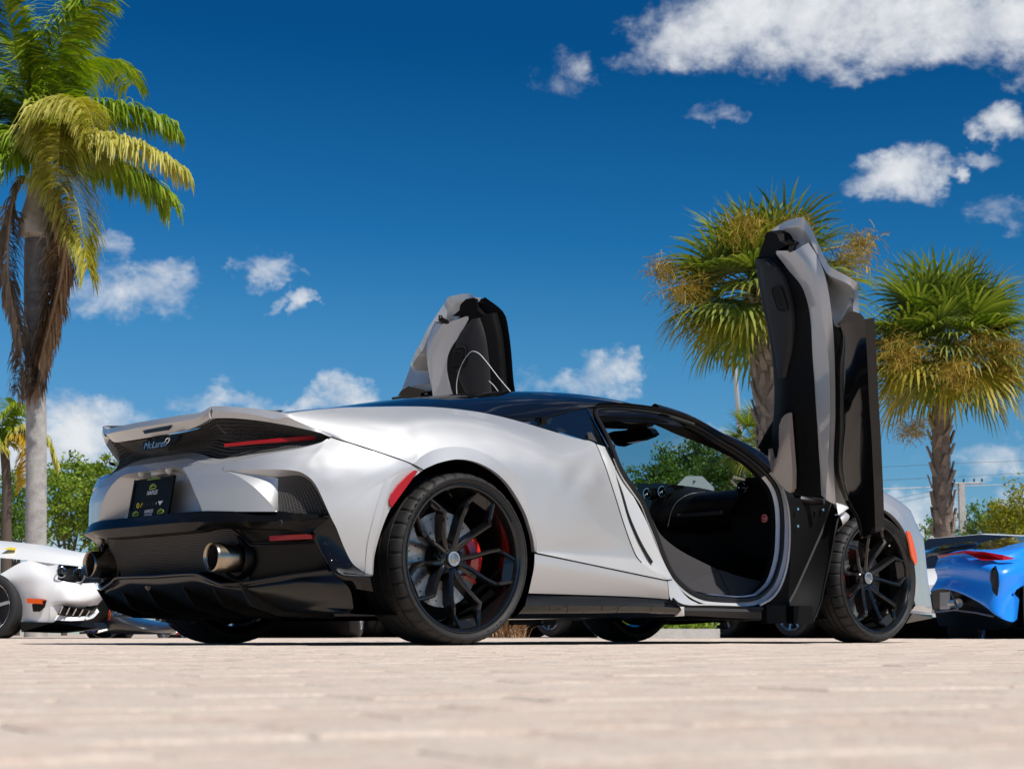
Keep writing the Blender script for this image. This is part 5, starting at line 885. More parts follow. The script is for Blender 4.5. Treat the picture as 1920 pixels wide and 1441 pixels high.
ring_trunk(trunkrows(up, rpo, 27), 'upper_trunk', 'royal_trunk_shaded', RP)
for i in range(13):
    y = 460+i*19
rg = MB()
for c in [(7.3921,18.338,5.923),(7.4057,18.3536,5.7772),(7.4192,18.3691,5.6314),(7.4328,18.3847,5.4856),(7.4464,18.4002,5.3398),(7.4599,18.4158,5.1939),(7.4735,18.4313,5.0481),(7.4871,18.4469,4.9023),(7.5006,18.4624,4.7565),(7.5142,18.478,4.6107),(7.5278,18.4936,4.4648),(7.5413,18.5091,4.319),(7.5549,18.5247,4.1732)]:
    cc = V(c)-rpo; rg.tube([cc+CR*.176*math.cos(2*math.pi*k/16)+CF*.176*math.sin(2*math.pi*k/16)+Vector((0, 0, .004*math.sin(k*2))) for k in range(16)], .008, 4, closed=True)
rg.build('trunk_rings', 'royal_trunk_shaded', RP)
sh = [(p, r_) for p, r_ in zip([(7.4101,18.3026,6.0283),(7.3224,18.2355,6.0788),(7.3074,18.2183,6.2402),(7.3447,18.2774,6.4658),(7.3382,18.2451,6.6683),(7.3317,18.2127,6.8709),(7.3091,18.1868,7.1139),(7.2902,18.1652,7.3164)], (24, 31, 30, 26, 20, 16, 14, 10))]
ring_trunk(trunkrows(sh, rpo, 27), 'crown_sheath', 'crown_sheath', RP)
FR = [[(7.3102,18.1508,7.3002),(7.2224,18.0874,8.0455),(7.2704,17.8934,8.8556),(7.4285,17.4016,9.313),(7.5796,16.9474,9.603)], [(7.2741,18.1716,7.3569),(7.0333,18.2067,8.2885),(6.667,17.8632,8.9645),(6.4036,17.7184,9.5312)], [(7.3471,18.1308,7.2354),(7.5718,17.8283,7.8025),(8.0079,17.3947,8.086),(8.4802,17.0027,7.9807),(8.8543,16.722,7.7377)],
 [(7.3855,18.1126,7.1544),(7.5081,17.4174,7.4322),(7.8335,16.6125,7.3525),(8.1748,16.0969,7.0861),(8.5401,15.8325,6.7975)], [(7.4178,18.0874,7.1382),(7.8599,17.6607,7.3569),(8.4052,17.4814,7.2071),(8.9411,17.3416,6.8898),(9.1512,17.3341,6.6672)], [(7.3471,18.1308,7.2354),(7.0422,17.2392,7.6906),(6.8837,16.3062,7.6857),(6.799,15.6379,7.3564),(6.7201,15.2546,6.9091)],
 [(7.41,18.1033,7.0896),(7.2991,17.3067,6.8517),(7.2941,16.7743,6.1417),(7.3772,16.5941,5.288)], [(7.2361,18.2276,7.2354),(6.9394,18.4103,7.6405),(6.6846,19.0033,7.8068),(6.523,19.5925,7.5608)], [(7.2275,18.2427,7.1949),(6.7392,18.1299,7.2087),(6.3417,18.149,6.8123),(6.0764,18.0661,6.345)], [(7.2409,18.2082,7.3164),(6.9894,18.6605,8.2163),(6.6192,19.1472,8.7712)],
 [(7.2988,18.1501,7.3569),(7.7873,18.8476,8.5098),(8.5412,19.3755,9.3342),(9.4355,19.8754,9.6545),(10.1818,20.5744,9.6028)], [(7.2618,18.1824,7.3569),(7.5713,19.0518,8.4258),(7.8045,20.0016,9.4212),(7.8437,21.1622,10.1946)], [(7.3134,18.1419,7.3326),(7.5259,18.5156,8.6374),(7.9415,18.7792,9.5856),(7.9805,19.1107,10.4933)], [(7.3779,18.1039,7.2354),(7.2652,17.4676,7.5793),(6.9694,16.854,7.2255),(6.8556,16.5668,6.4283)]]
for i, p in enumerate(FR):
    feather(loc(p, rpo), 'frond', 'royal_pale' if i in (5, 6, 3, 13) else 'royal_leaf', RP, .88 if i not in (0, 1, 12) else 1.0, n=70, tip=.5, w=.042, hang=1.0 if i not in (0, 1, 12) else .55)
feather(loc([(7.27,18.2665,6.8709),(7.0286,18.2034,6.9007),(6.9243,18.2629,6.3544),(6.9894,18.3867,5.3931),(7.269,18.4543,4.4482),(7.2911,18.5785,3.6843)], rpo), 'dead_frond', 'dead_frond', RP, .5, n=110, hang=1.6, spread=.45, rach=.03, w=.04)
feather(loc([(7.4292,17.9984,6.8456),(7.5161,17.6472,6.1712),(7.5512,17.7365,5.5327),(7.5307,18.035,4.7522),(7.5023,18.3264,4.0461),(7.4747,18.4184,3.6843)], rpo), 'dead_frond', 'dead_orange', RP, .55, n=130, hang=1.6, spread=.5, rach=.05, w=.045)
feather(loc([(7.4023,18.0295,6.8052),(7.4799,17.8536,5.9539),(7.5192,17.9848,5.0726),(7.5213,18.2494,4.3678),(7.5125,18.3628,3.8049)], rpo), 'dead_frond', 'dead_frond', RP, .5, n=110, hang=1.6, spread=.5, rach=.04, w=.04)
feather(loc([(7.3163,18.1577,7.2354),(7.0058,17.8225,7.6078),(6.9262,17.5751,7.8677),(6.9149,17.4314,7.2582)], rpo), 'seed_stalk', 'yellow_leaf', RP, .10, n=40, hang=1.2, spread=.6)
# --- second palm with a yellow frond -----------------------------------------
YP = thing('palm_tree', 'small palm with one bright yellow frond, behind the royal palm at the left edge', 'palm tree', (16.0805,37.3379,0)); ypo = V(YP.location)
ring_trunk(trunkrows(list(zip([(16.0805,37.3379,-0.0161),(15.855,37.0369,2.6339),(15.7371,36.8805,4.0141),(15.6075,36.838,4.8422)], (11, 10, 9, 8))), ypo, 46), 'trunk', 'bark', YP)
for i, p in enumerate(([(15.6204,36.8527,4.7042),(15.8065,36.5997,5.1872),(15.9676,36.2341,4.9588),(15.924,36.2265,3.7743)], [(15.6204,36.8527,4.7042),(15.8923,36.486,5.3943),(16.3843,36.0957,5.1872),(16.6966,35.966,4.4281)], [(15.6139,36.8454,4.7732),(15.5118,36.7919,5.5323),(15.7295,36.5113,6.0153),(15.8935,36.3813,5.9463)], [(15.5929,36.8637,4.7732),(15.2363,37.0062,5.6703),(14.8289,37.3874,5.5323)], [(15.6204,36.8527,4.7042),(15.1375,36.5621,4.9266),(14.9466,36.5666,4.3614)], [(15.6139,36.8454,4.7732),(15.8624,37.0925,5.871),(15.9196,37.6348,6.2862)])):
    feather(loc(p, ypo), 'frond', 'yellow_leaf' if i == 0 else ('royal_pale' if i in (1, 4) else 'royal_leaf'), YP, .6, n=40, hang=.9, w=.045)
# --- cabbage palms -----------------------------------------------------------
def fan_leaf(c, d, L, parent, m, droop=.5, ns=26):
    """c: crown centre, d: direction of the leaf stalk"""
    d = d.normalized(); hub = c+d*L*.75; side = d.cross(Vector((0, 0, 1)))
    if side.length < .1: side = CR.copy()
    side.normalize(); up = side.cross(d).normalized(); mb = MB(); mb.tube([c, c+d*L*.4+Vector((0, 0, .03)), hub], [.018, .014, .01], 4); vs, fs = [], []
    roll = RND.uniform(-.5, .5); side, up = side*math.cos(roll)+up*math.sin(roll), up*math.cos(roll)-side*math.sin(roll)
    for k in range(ns):
        a = math.radians(-112+224*k/(ns-1)); l = L*(.80+.2*math.cos(a))*RND.uniform(.85, 1.05)
        q = (d*math.cos(a)+side*math.sin(a)+up*.30*abs(math.sin(a))).normalized(); w0 = .045*L/.9; p = hub.copy(); pts = [p.copy()]; dd = q.copy()
        for j in range(4):
            dd = (dd+Vector((0, 0, -droop*(.10, .22, .5, .9)[j]))).normalized(); p = p+dd*l/4; pts.append(p.copy())
        wv = q.cross(up).normalized(); b = len(vs)
        for j, pp in enumerate(pts):
            ww = w0*(.25, .95, 1, .7, .06)[j]; vs += [pp-wv*ww/2, pp+wv*ww/2]
        fs += [(b+2*j, b+2*j+1, b+2*j+3, b+2*j+2) for j in range(4)]
    mb.add(vs, fs); return mb.build('frond', m, parent, sharp=0, weld=False)
def sabal(name, label, base, D, trunk, crown, R, nl, seed, fruit, boots):
    global RND
    RND = random.Random(seed); t = thing(name, label, 'palm tree', base); o = V(base); s = D/3300
    ring_trunk([(V(p)-o, r*s) for p, r in trunk], 'trunk', 'sabal_trunk', t)
    # old leaf bases criss-crossing the trunk
    T = [(V(p)-o, r*s) for p, r in trunk]
    for (i0, n) in boots:
        b0 = None
        for k in range(n):
            f = k/n*(len(T)-1-i0)+i0; i = min(int(f), len(T)-2); g = f-i; c = T[i][0].lerp(T[i+1][0], g); r = T[i][1]*(1-g)+T[i+1][1]*g
            a = k*2.4; e = CR*math.cos(a)+CF*math.sin(a); tt = CF*math.cos(a)-CR*math.sin(a); h = RND.uniform(.16, .26); lean = RND.choice((-1, 1))*RND.uniform(.02, .09)
            P0, P1 = c+e*r*.9, c+e*(r+.05)+tt*lean+Vector((0, 0, h))
            mb = MB().add([P0-tt*.05, P0+tt*.05, P1+tt*.03, P1-tt*.03, P0-tt*.05+e*.03, P0+tt*.05+e*.03, P1+tt*.025+e*.03, P1-tt*.025+e*.03], [(4, 5, 6, 7), (0, 4, 7, 3), (1, 2, 6, 5), (3, 7, 6, 2), (0, 1, 5, 4)])
            mb.build('leaf_base', 'boot', t, smooth=False)
    c = V(crown)-o
    for k in range(nl):
        z = 1-1.70*(k+.5)/nl; a = k*2.39996+seed; h = math.sqrt(max(0, 1-z*z)); d = CR*h*math.cos(a)+CF*h*math.sin(a)+Vector((0, 0, z))
        d = (d+Vector((RND.uniform(-.12, .12), RND.uniform(-.12, .12), RND.uniform(-.12, .12)))).normalized()
        fan_leaf(c+d*.10, d, R*RND.uniform(.52, .62), t, 'sabal_old' if z < -.22 and RND.random() < .75 else 'sabal_leaf', droop=.35+.55*max(0, .4-z))
    for (p, sp_, n) in fruit:                         # feathery fruiting stalks
        q = V(p)-o; mb = MB(); vs, fs = [], []; mb.tube([c, c.lerp(q, .6)+Vector((0, 0, .2)), q], [.02, .015, .01], 4)
        for k in range(n):
            a = q+Vector((RND.gauss(0, sp_), RND.gauss(0, sp_), RND.gauss(0, sp_*.7))); d = Vector((RND.gauss(0, 1), RND.gauss(0, 1), RND.gauss(-.5, .8))).normalized()*RND.uniform(.08, .22); w = d.cross(Vector((RND.random(), RND.random(), RND.random()))).normalized()*.0045; m_ = a+d*.5+Vector((0, 0, .02)); b = len(vs)
            vs += [a-w, a+w, m_-w, m_+w, a+d-w, a+d+w]; fs += [(b, b+1, b+3, b+2), (b+2, b+3, b+5, b+4)]
        mb.add(vs, fs); tag(mb.build('fruit_stalk', 'fruit_stalk', t, sharp=0, weld=False), kind='stuff')
    return t
sabal('cabbage_palm', 'cabbage palm with leaning boot-covered trunk behind the raised right car door', (15.7632,10.8091,0), 26,
 list(zip([(15.7632,10.8091,0.0028),(15.5994,10.6692,1.5084),(15.4767,10.6005,2.4445),(15.3711,10.5753,3.0686),(15.251,10.5335,3.8487),(15.1719,10.5147,4.3168),(15.125,10.4969,4.6288),(15.1019,10.4585,4.9408)], (27, 26, 26, 25, 24, 24, 25, 20))), (15.108,10.4415,5.0032), 1.72, 66, 5,
 [(p, .17, 380) for p in [(13.6946,10.6207,4.9036),(14.0696,9.8709,5.7277),(14.7834,9.6377,5.7959),(15.6978,9.316,5.4032)]]+[(p, .12, 250) for p in [(13.6205,11.0191,5.2675),(16.1361,9.4027,5.7599)]], [(2, 120)])
sabal('cabbage_palm', 'full-crowned cabbage palm with golden fruit stalks at the right edge', (20.9734,11.6252,0), 30,
 list(zip([(20.9734,11.6252,0.0053),(20.8735,11.4553,1.3734),(20.7791,11.4024,2.0935),(20.6916,11.3435,2.8136),(20.6177,11.2727,3.5337),(20.5812,11.2031,4.0738),(20.5721,11.1097,4.6139)], (22, 21, 19, 17.5, 17, 18, 14))), (20.5922,11.0498,4.8389), 1.85, 72, 11,
 [(p, .20, 460) for p in [(18.8514,10.742,4.5723),(20.2602,9.7673,4.6471),(19.4525,10.151,4.2144)]]+[(p, .14, 240) for p in [(19.9001,9.9261,4.7603),(20.6009,9.8057,4.2876)]]+[(p, .14, 300) for p in [(19.7707,11.2287,3.4198)]], [(0, 70)])
sabal('young_palm', 'young cabbage palm peeking out behind the leaning palm trunk', (27.8639,21.6976,0), 42,
 list(zip([(27.8639,21.6976,0.0019),(27.64,21.4408,2.4088),(27.4642,21.2392,4.299)], (14, 13, 12))), (27.4466,21.2191,4.4881), 1.15, 30, 21, [], [])
# --- broadleaf trees and bushes ------------------------------------------------
D_SC = {1: (1.5, 2.2), 2: (1.5, 1.8), 3: (1.6, 2), 4: (1.15, 1.5), 5: (1.5, 1.6), 6: (1.5, 1.8), 7: (1.1, 1), 8: (1.4, 1.6)}
def tree(name, label, cat, base, blobs, trunk_r, nleaf, m, size, seed, trunk=True):
    if D_SC.get(seed): blobs = [(p, r*D_SC[seed][0]) for p, r in blobs]; nleaf = int(nleaf*D_SC[seed][1])
    rd = random.Random(seed); t = thing(name, label, cat, base); o = V(base)
    B = [(V(p)-o, r) for p, r in blobs]; tot = sum(r*r for _, r in B); vs, fs = [], []
    for c, r in B:
        n = int(nleaf*r*r/tot); clumps = [c+Vector((rd.gauss(0, 1), rd.gauss(0, 1), rd.gauss(0, .8))).normalized()*r*rd.uniform(.35, 1.0) for _ in range(max(5, n//55))]
        for _ in range(n):
            q = rd.choice(clumps); p = q+Vector((rd.gauss(0, 1), rd.gauss(0, 1), rd.gauss(0, .7)))*r*.17
            d = Vector((rd.gauss(0, 1), rd.gauss(0, 1), rd.gauss(0, 1))).normalized(); e = d.cross(Vector((rd.gauss(0, 1), rd.gauss(0, 1), rd.gauss(0, 1)))).normalized(); l = size*rd.uniform(.6, 1.3); b = len(vs)
            vs += [p, p+d*l*.5+e*l*.28, p+d*l, p+d*l*.5-e*l*.28]; fs.append((b, b+1, b+2, b+3))
    mb = MB().add(vs, fs); mb.build('crown', m, t, sharp=0, weld=False)
    if trunk:
        mb = MB(); c0 = sum((c for c, r in B), Vector())/len(B); fork = Vector((c0.x*.3, c0.y*.3, max(.3, c0.z*.45)))
        mb.tube([Vector((0, 0, -.05)), fork*.5, fork], [trunk_r, trunk_r*.8, trunk_r*.65], 8)
        for c, r in B:
            mid = fork.lerp(c, .5)+Vector((rd.uniform(-.1, .1), rd.uniform(-.1, .1), .1)); mb.tube([fork, mid, c+Vector((0, 0, r*.3))], [trunk_r*.5, trunk_r*.3, trunk_r*.1], 6)
            for k in range(3): mb.tube([mid, c+Vector((rd.uniform(-r, r), rd.uniform(-r, r), rd.uniform(-.3*r, .8*r)))], [trunk_r*.2, trunk_r*.05], 5)
        mb.build('trunk', 'bark', t)
    return t
def bl(L, D): return L
tree('leafy_tree', 'open-crowned leafy tree right of the pale royal palm trunk', 'tree', (20.0673,41.9001,0), list(zip([(19.4668,41.5712,4.5318),(20.3362,42.107,4.7771),(20.2156,40.9913,4.1417),(19.2521,40.5782,3.6804),(19.4714,41.8162,3.2056),(20.1246,41.2466,3.2056),(20.4663,40.9192,3.3616)], (.45, .5, .55, .6, .5, .5, .45))), .10, 3600, 'tree_leaf_light', .13, 1)
tree('leafy_tree', 'slender leafy tree close beside the left end of the silver car tail', 'tree', (18.9463,37.5166,0), list(zip([(18.5449,37.012,4.5467),(18.515,37.1327,4.0426),(18.7263,37.043,3.5386),(18.5053,37.2764,3.3225),(18.6551,37.2269,2.8905)], (.3, .4, .42, .4, .42))), .07, 2200, 'tree_leaf_light', .11, 2)
tree('leafy_tree', 'dark leafy tree between the two left palm trunks', 'tree', (20.8302,46.5959,0), list(zip([(20.4606,46.0947,4.3728),(20.3391,46.3427,3.6167),(20.6744,46.0817,3.4487),(19.9319,46.6504,3.8687),(20.5295,46.3028,2.9446)], (.6, .6, .6, .6, .6))), .1, 2600, 'tree_leaf', .13, 3)
tree('broad_tree', 'broad green tree seen through the windscreen of the silver car', 'tree', (28.1481,24.1304,0), list(zip([(26.8299,24.5461,3.9075),(27.1632,24.2182,4.1056),(28.3812,24.4483,4.3599),(28.8875,23.9916,4.4409),(28.6264,22.9545,4.0395),(28.9842,22.6548,3.9735),(26.6824,23.3995,3.5617),(27.3639,22.7932,3.6262),(27.9771,22.3068,3.3682),(26.9293,24.5586,3.3795),(27.1293,23.1189,2.9811)], (.4, .5, .65, .7, .6, .5, .6, .7, .6, .5, .8))), .16, 11000, 'tree_leaf', .10, 4)
tree('low_tree', 'low green tree beside the concrete utility pole', 'tree', (47.4127,28.774,0), list(zip([(46.9992,28.4381,3.6918),(47.325,28.1202,3.8718),(46.7586,28.7156,3.3317),(47.6409,27.9292,3.4218)], (.5, .55, .5, .5))), .08, 2000, 'tree_leaf', .12, 5)
tree('yellow_bush', 'yellow-green flowering bush above the blue sports car', 'bush', (39.4489,22.3165,0), list(zip([(39.0332,22.0704,3.2341),(39.3479,21.7396,3.5341),(39.6835,21.4329,3.6091),(39.1823,22.0108,2.859),(39.6251,21.5965,3.009)], (.55, .6, .7, .6, .7))), .08, 3600, 'yellow_bush', .10, 6)
tree('thin_tree', 'thin sparse tree just left of the right palm trunk', 'tree', (41.8949,26.8847,0), list(zip([(41.5787,26.522,3.3879),(41.6896,26.4718,3.1404),(41.5368,26.6515,2.8928)], (.4, .4, .35))), .05, 700, 'tree_leaf', .10, 7)
tree('round_hedge', 'low rounded hedge behind the front of the silver car', 'hedge', (47.7265,31.1808,0), list(zip([(47.2442,31.0565,2.8832),(47.6603,30.6761,2.9762),(48.1645,30.2539,2.8832),(48.7223,29.75,2.9762),(46.7659,31.5086,2.6972)], (.55, .55, .5, .5, .5))), .05, 2600, 'tree_leaf_light', .10, 8, trunk=False)
# --- poles, wires, road sign -----------------------------------------------------
LP = thing('light_pole', 'tall grey metal light pole left of the leaning palm', 'light pole', (28.4867,22.4947,0)); lpo = V(LP.location)
pts = loc([(28.4867,22.4947,0.0008),(27.8254,22.1726,4.7874),(27.53,22.0619,6.7484),(27.4042,22.0068,7.6258)], lpo)
MB().tube(pts, [.075, .068, .058, .05], 12).build('pole', 'metal_pole', LP)
MB().tube([pts[-1], pts[-1]+CR*.5+Vector((0, 0, .12))], .03, 8).build('arm', 'metal_pole', LP)
MB().box(pts[-1]+CR*.7+Vector((0, 0, .12)), (.45, .3, .1)).build('lamp_head', 'metal_pole', LP, smooth=False)
UP = thing('utility_pole', 'square concrete utility pole with crossarm behind the right palm', 'utility pole', (47.0136,29.1186,0)); upo = V(UP.location)
a, b = loc([(47.0136,29.1186,0.0013),(46.413,28.6789,5.132)], upo)
rows = [[c+CR*x*k+CF*y*k for x, y in ((-1, -1), (1, -1), (1, 1), (-1, 1))] for c, k in ((a, .13), (b, .095))]
MB().grid(rows, closed_u=True).fan(rows[1]).build('pole', 'concrete', UP, smooth=False)
xa = loc([(46.2228,28.8481,5.114),(46.9748,28.1889,5.132)], upo)
MB().tube(xa, .035, 6).build('crossarm', 'concrete', UP)
for k in (.03, .35, .7, .97):
    p = xa[0].lerp(xa[1], k); MB().lathe([(.0, 0), (.035, .02), (.03, .06), (.04, .09), (.0, .14)], p+Vector((0, 0, .03)), 'Z', 8).build('insulator', 'dark_paint', UP)
for i, (w_, r_, m_) in enumerate((([(42.0619,29.8677,4.7362),(46.3956,28.7143,5.024),(50.3467,27.8966,5.3015)], .016, 'metal_pole'), ([(41.234,29.2135,4.929),(46.3655,28.6797,5.348),(50.3103,27.8549,5.6922)], .006, 'wire'), ([(40.6783,29.6274,5.3052),(46.3236,28.6317,5.7981),(50.2723,27.8113,6.1015)], .006, 'wire'), ([(41.8183,28.8323,4.2449),(46.4591,28.6488,5.078)], .006, 'wire'), ([(41.9612,28.7334,4.108),(46.4846,28.6503,4.952)], .006, 'wire'), ([(46.6236,28.8097,3.4578),(47.6242,27.91,3.6018),(49.5935,27.494,3.8075)], .012, 'wire'))):
    o = MB().tube(spline(w_, 12), r_, 5).build('overhead_wire', m_)
    tag(o, ['pale thick overhead cable running past the utility pole crossarm', 'thin upper overhead wire above the pale thick cable', 'topmost thin overhead wire at the right', 'thin slanting wire left of the utility pole', 'lower thin slanting wire left of the utility pole', 'dark cable sagging right from the utility pole over the bushes'][i], 'wire', 'overhead wires by the utility pole')
SG_ = thing('road_sign', 'bare octagonal back of a road sign seen through the windscreen', 'road sign', (20.0068,16.4892,0)); sgo = V(SG_.location)
c = V((19.7645,16.2114,2.6053))-sgo
MB().prism([c+CR*.40*math.cos(math.radians(22.5+45*k))+Vector((0, 0, .40*math.sin(math.radians(22.5+45*k)))) for k in range(8)], CF*.01).build('sign_plate', 'sign_back', SG_, smooth=False)
MB().tube([Vector((0, 0, 0))+CF*-.02, c+Vector((0, 0, .1))-CF*.02], .03, 6).build('post', 'metal_pole', SG_)
MB().box(c+Vector((0, 0, .27))-CF*.012, (.03, .03, .03)).build('bolt', 'dark_paint', SG_)
# ---------------------------------------------------------------- other cars in the lot
mat('tyre_dark', (.018, .018, .018), .7)
mat('shade_glass', (.01, .013, .015), .05, coat=1.0)
def small_wheel(parent, c, side, R, W_, rim, yaxis, xaxis, ns=10):
    """c: outer face centre; yaxis: outward unit vector"""
    Z = Vector((0, 0, 1)); n = 36
    def lat(prof):
        return [[c+xaxis*r*math.cos(2*math.pi*k/n)+Z*r*math.sin(2*math.pi*k/n)+yaxis*a for k in range(n)] for r, a in prof]
    rr = R*.74
    w = MB().grid(lat([(rr, -.015), (rr+.015, .0), (R*.9, .004), (R*.97, -.012), (R, -.05), (R, -W_+.05), (R*.97, -W_+.01), (rr, -W_)]), closed_u=True).build('wheel', 'tyre_dark', parent)
    MB().grid(lat([(rr*1.02, -.004), (rr*.97, -.012), (rr*.94, -.05), (rr*.9, -W_*.8)]), closed_u=True).build('rim', rim, w)
    MB().grid(lat([(rr*.95, -.11), (0.001, -.10)]), closed_u=True).build('brake_shield', 'pipe_dark', w)
    for k in range(ns):
        a = 2*math.pi*k/ns+.2; d = xaxis*math.cos(a)+Z*math.sin(a); t = xaxis*-math.sin(a)+Z*math.cos(a)
        p = [c+d*rr*.12-t*.018-yaxis*.035, c+d*rr*.12+t*.018-yaxis*.035, c+d*rr*.97+t*.016-yaxis*.012, c+d*rr*.97-t*.016-yaxis*.012]
        MB().prism(p, -yaxis*.03).build('spoke', rim, w, smooth=False)
    MB().grid(lat([(0.001, -.02), (rr*.16, -.025), (rr*.18, -.05)]), closed_u=True).build('hub', rim, w)
    return w
def generic_car(name, label, pos, yaw, body, L=4.5, W_=1.9, H=1.25, wr=.335, rim='rim_silver', hood=.78, deck=.88, cab=(-.9, .75), clear=.2, ns=10, front=None, group=None, cat='car'):
    t = thing(name, label, cat, pos, yaw, group); hw = W_/2; fx, rx = L*.30, -L*.29; X = Vector((1, 0, 0)); Y = Vector((0, 1, 0))
    def wid(x): u = abs(2*x/L); return hw*(1-.30*max(0, (u-.72)/.28)**2.2)
    def top(x):
        if x > cab[1]: k = (x-cab[1])/(L/2-cab[1]); return hood*(1-.30*k**2.6)+.02
        if x < cab[0]: k = (cab[0]-x)/(L/2+cab[0]); return deck*(1-.12*k**3)
        return hood+.02+(deck-hood-.02)*(cab[1]-x)/(cab[1]-cab[0])
    def bot(x):
        b = clear+.02
        for xw in (fx, rx):
            d = abs(x-xw); r = wr+.055
            if d < r: b = max(b, wr+math.sqrt(r*r-d*d))
        return b
    n = 80
    for s in (-1, 1):
        rows = [[], [], [], [], [], []]
        for i in range(n+1):
            x = -L/2+L*i/n; w = wid(x); zt = top(x); zb = min(bot(x), zt-.06); 
            rows[0].append((x, s*(w-.05), zb-.0)); rows[1].append((x, s*w, zb+(zt-zb)*.25)); rows[2].append((x, s*w*1.0, zb+(zt-zb)*.6)); rows[3].append((x, s*(w-.05), zb+(zt-zb)*.92)); rows[4].append((x, s*(w-.16), zt)); rows[5].append((x, 0, zt+.035))
        mb = MB().grid([list(map(V, r)) for r in rows])
        for e in (0, n):
            mb.grid([[V(r[e]) for r in rows], [Vector((r[e][0], 0, r[e][2])) for r in rows]])
        mb.build('body', body, t, sharp=45)
    # cabin
    xr, xf = cab; pts = [(xf, hood+.03), (xf-.55, H-.03), (xf-.95, H), ((xr+xf)/2-.25, H-.01), (xr+.25, H-.12), (xr, deck+.02)]
    g = []
    for (x, z) in pts:
        k = (z-hood)/(H-hood); g.append((x, z, hw*(.86-.24*max(0, k))))
    for s in (-1, 1):
        base = [Vector((x, s*hw*.88, top(x)-.01)) for x, z, w in g]; up_ = [Vector((x, s*w, z-.02)) for x, z, w in g]
        MB().patch([base, up_], 30, 5).build('side_window', 'shade_glass', t)
        MB().patch([up_[1:5], [Vector((x, 0, z+.02)) for x, z, w in g][1:5]], 24, 6).build('roof', body, t)
        MB().patch([up_[0:2], [Vector((x, 0, z+.02)) for x, z, w in g][0:2]], 10, 6).build('windscreen', 'shade_glass', t); MB().patch([up_[4:6], [Vector((x, 0, z+.02)) for x, z, w in g][4:6]], 10, 6).build('rear_window', 'shade_glass', t)
    MB().box((0, 0, clear+.04), (L*.9, W_*.86, .06)).build('floor_pan', 'matte_black', t, smooth=False)
    for x in (fx, rx):
        MB().tube([(x, -hw*.85, wr), (x, hw*.85, wr)], wr+.04, 20).build('wheel_well', 'matte_black', t)
        for s in (-1, 1): small_wheel(t, Vector((x, s*(hw-.02), wr)), s, wr, .24, rim, Y*s, X, ns)
    for s in (-1, 1):
        f = L/2; z = top(f*.93)
        MB().prism([(f-.28, s*(wid(f-.28)+.006), z-.04), (f-.06, s*(wid(f-.06)-.02), z-.10), (f-.05, s*(wid(f-.05)-.03), z-.19), (f-.26, s*(wid(f-.26)+.008), z-.15)], (.015, 0, .004)).build('headlight', 'lamp_clear', t, smooth=False)
        r_ = -L/2; zr = top(r_*.95)
        MB().prism([(r_-.004, s*hw*.34, zr-.10), (r_-.004, s*hw*.68, zr-.09), (r_-.004, s*hw*.68, zr-.17), (r_-.004, s*hw*.34, zr-.17)], (-.02, 0, 0)).build('tail_lamp', 'red_lens', t, smooth=False)
    MB().prism([(L/2+.003, -hw*.5, clear+.10), (L/2+.003, hw*.5, clear+.10), (L/2+.003, hw*.42, clear+.26), (L/2+.003, -hw*.42, clear+.26)], (.01, 0, 0)).build('grille', 'satin_black', t, smooth=False)
    MB().prism([(-L/2-.003, -hw*.6, clear), (-L/2-.003, hw*.6, clear), (-L/2-.003, hw*.5, clear+.2), (-L/2-.003, -hw*.5, clear+.2)], (-.01, 0, 0)).build('rear_skirt', 'satin_black', t, smooth=False)
    return t
def at2(p): return (p[0], p[1], 0)
generic_car('parked_coupe', 'black coupe with silver multi-spoke wheels parked beyond the open door of the silver car', at2((12.5896,8.2177,-0.0039)), math.radians(262), 'dark_paint', H=1.22, hood=.74, deck=.84, ns=10, group='cars parked beyond the silver car')
generic_car('parked_coupe', 'dark coupe with five-spoke wheels parked beyond the front wheel of the silver car', at2((12.5331,6.9265,-0.0017)), math.radians(262), 'dark_paint', H=1.2, hood=.74, deck=.82, ns=5, group='cars parked beyond the silver car')
generic_car('parked_truck', 'white pickup truck glimpsed under the middle of the silver car', at2((12.4617,12.3495,-0.0031)), math.radians(262), 'white_paint', L=5.2, W_=2.0, H=1.75, wr=.39, hood=1.0, deck=1.05, cab=(-.3, 1.1), clear=.42, group='cars parked beyond the silver car', cat='truck')
generic_car('parked_truck', 'black pickup truck with red tail lamps glimpsed under the silver car tail', at2((9.2627,13.7989,-0.0012)), math.radians(49), 'dark_paint', L=5.2, W_=2.0, H=1.75, wr=.39, hood=1.0, deck=1.0, cab=(-.3, 1.1), clear=.38, group='cars parked beyond the silver car', cat='truck')
generic_car('parked_sedan', 'white sedan glimpsed behind the rear tyre of the silver car', at2((12.2139,15.2465,-0.007)), math.radians(70), 'white_paint', L=4.6, H=1.4, hood=.9, deck=1.0, clear=.22, group='cars parked beyond the silver car')
generic_car('parked_sports_car', 'white sports car with silver wheels half hidden behind the blue one', at2((13.2984,5.5888,-0.0006)), math.radians(205), 'white_paint', L=4.4, H=1.2, hood=.74, deck=.84, group='cars parked along the right side')


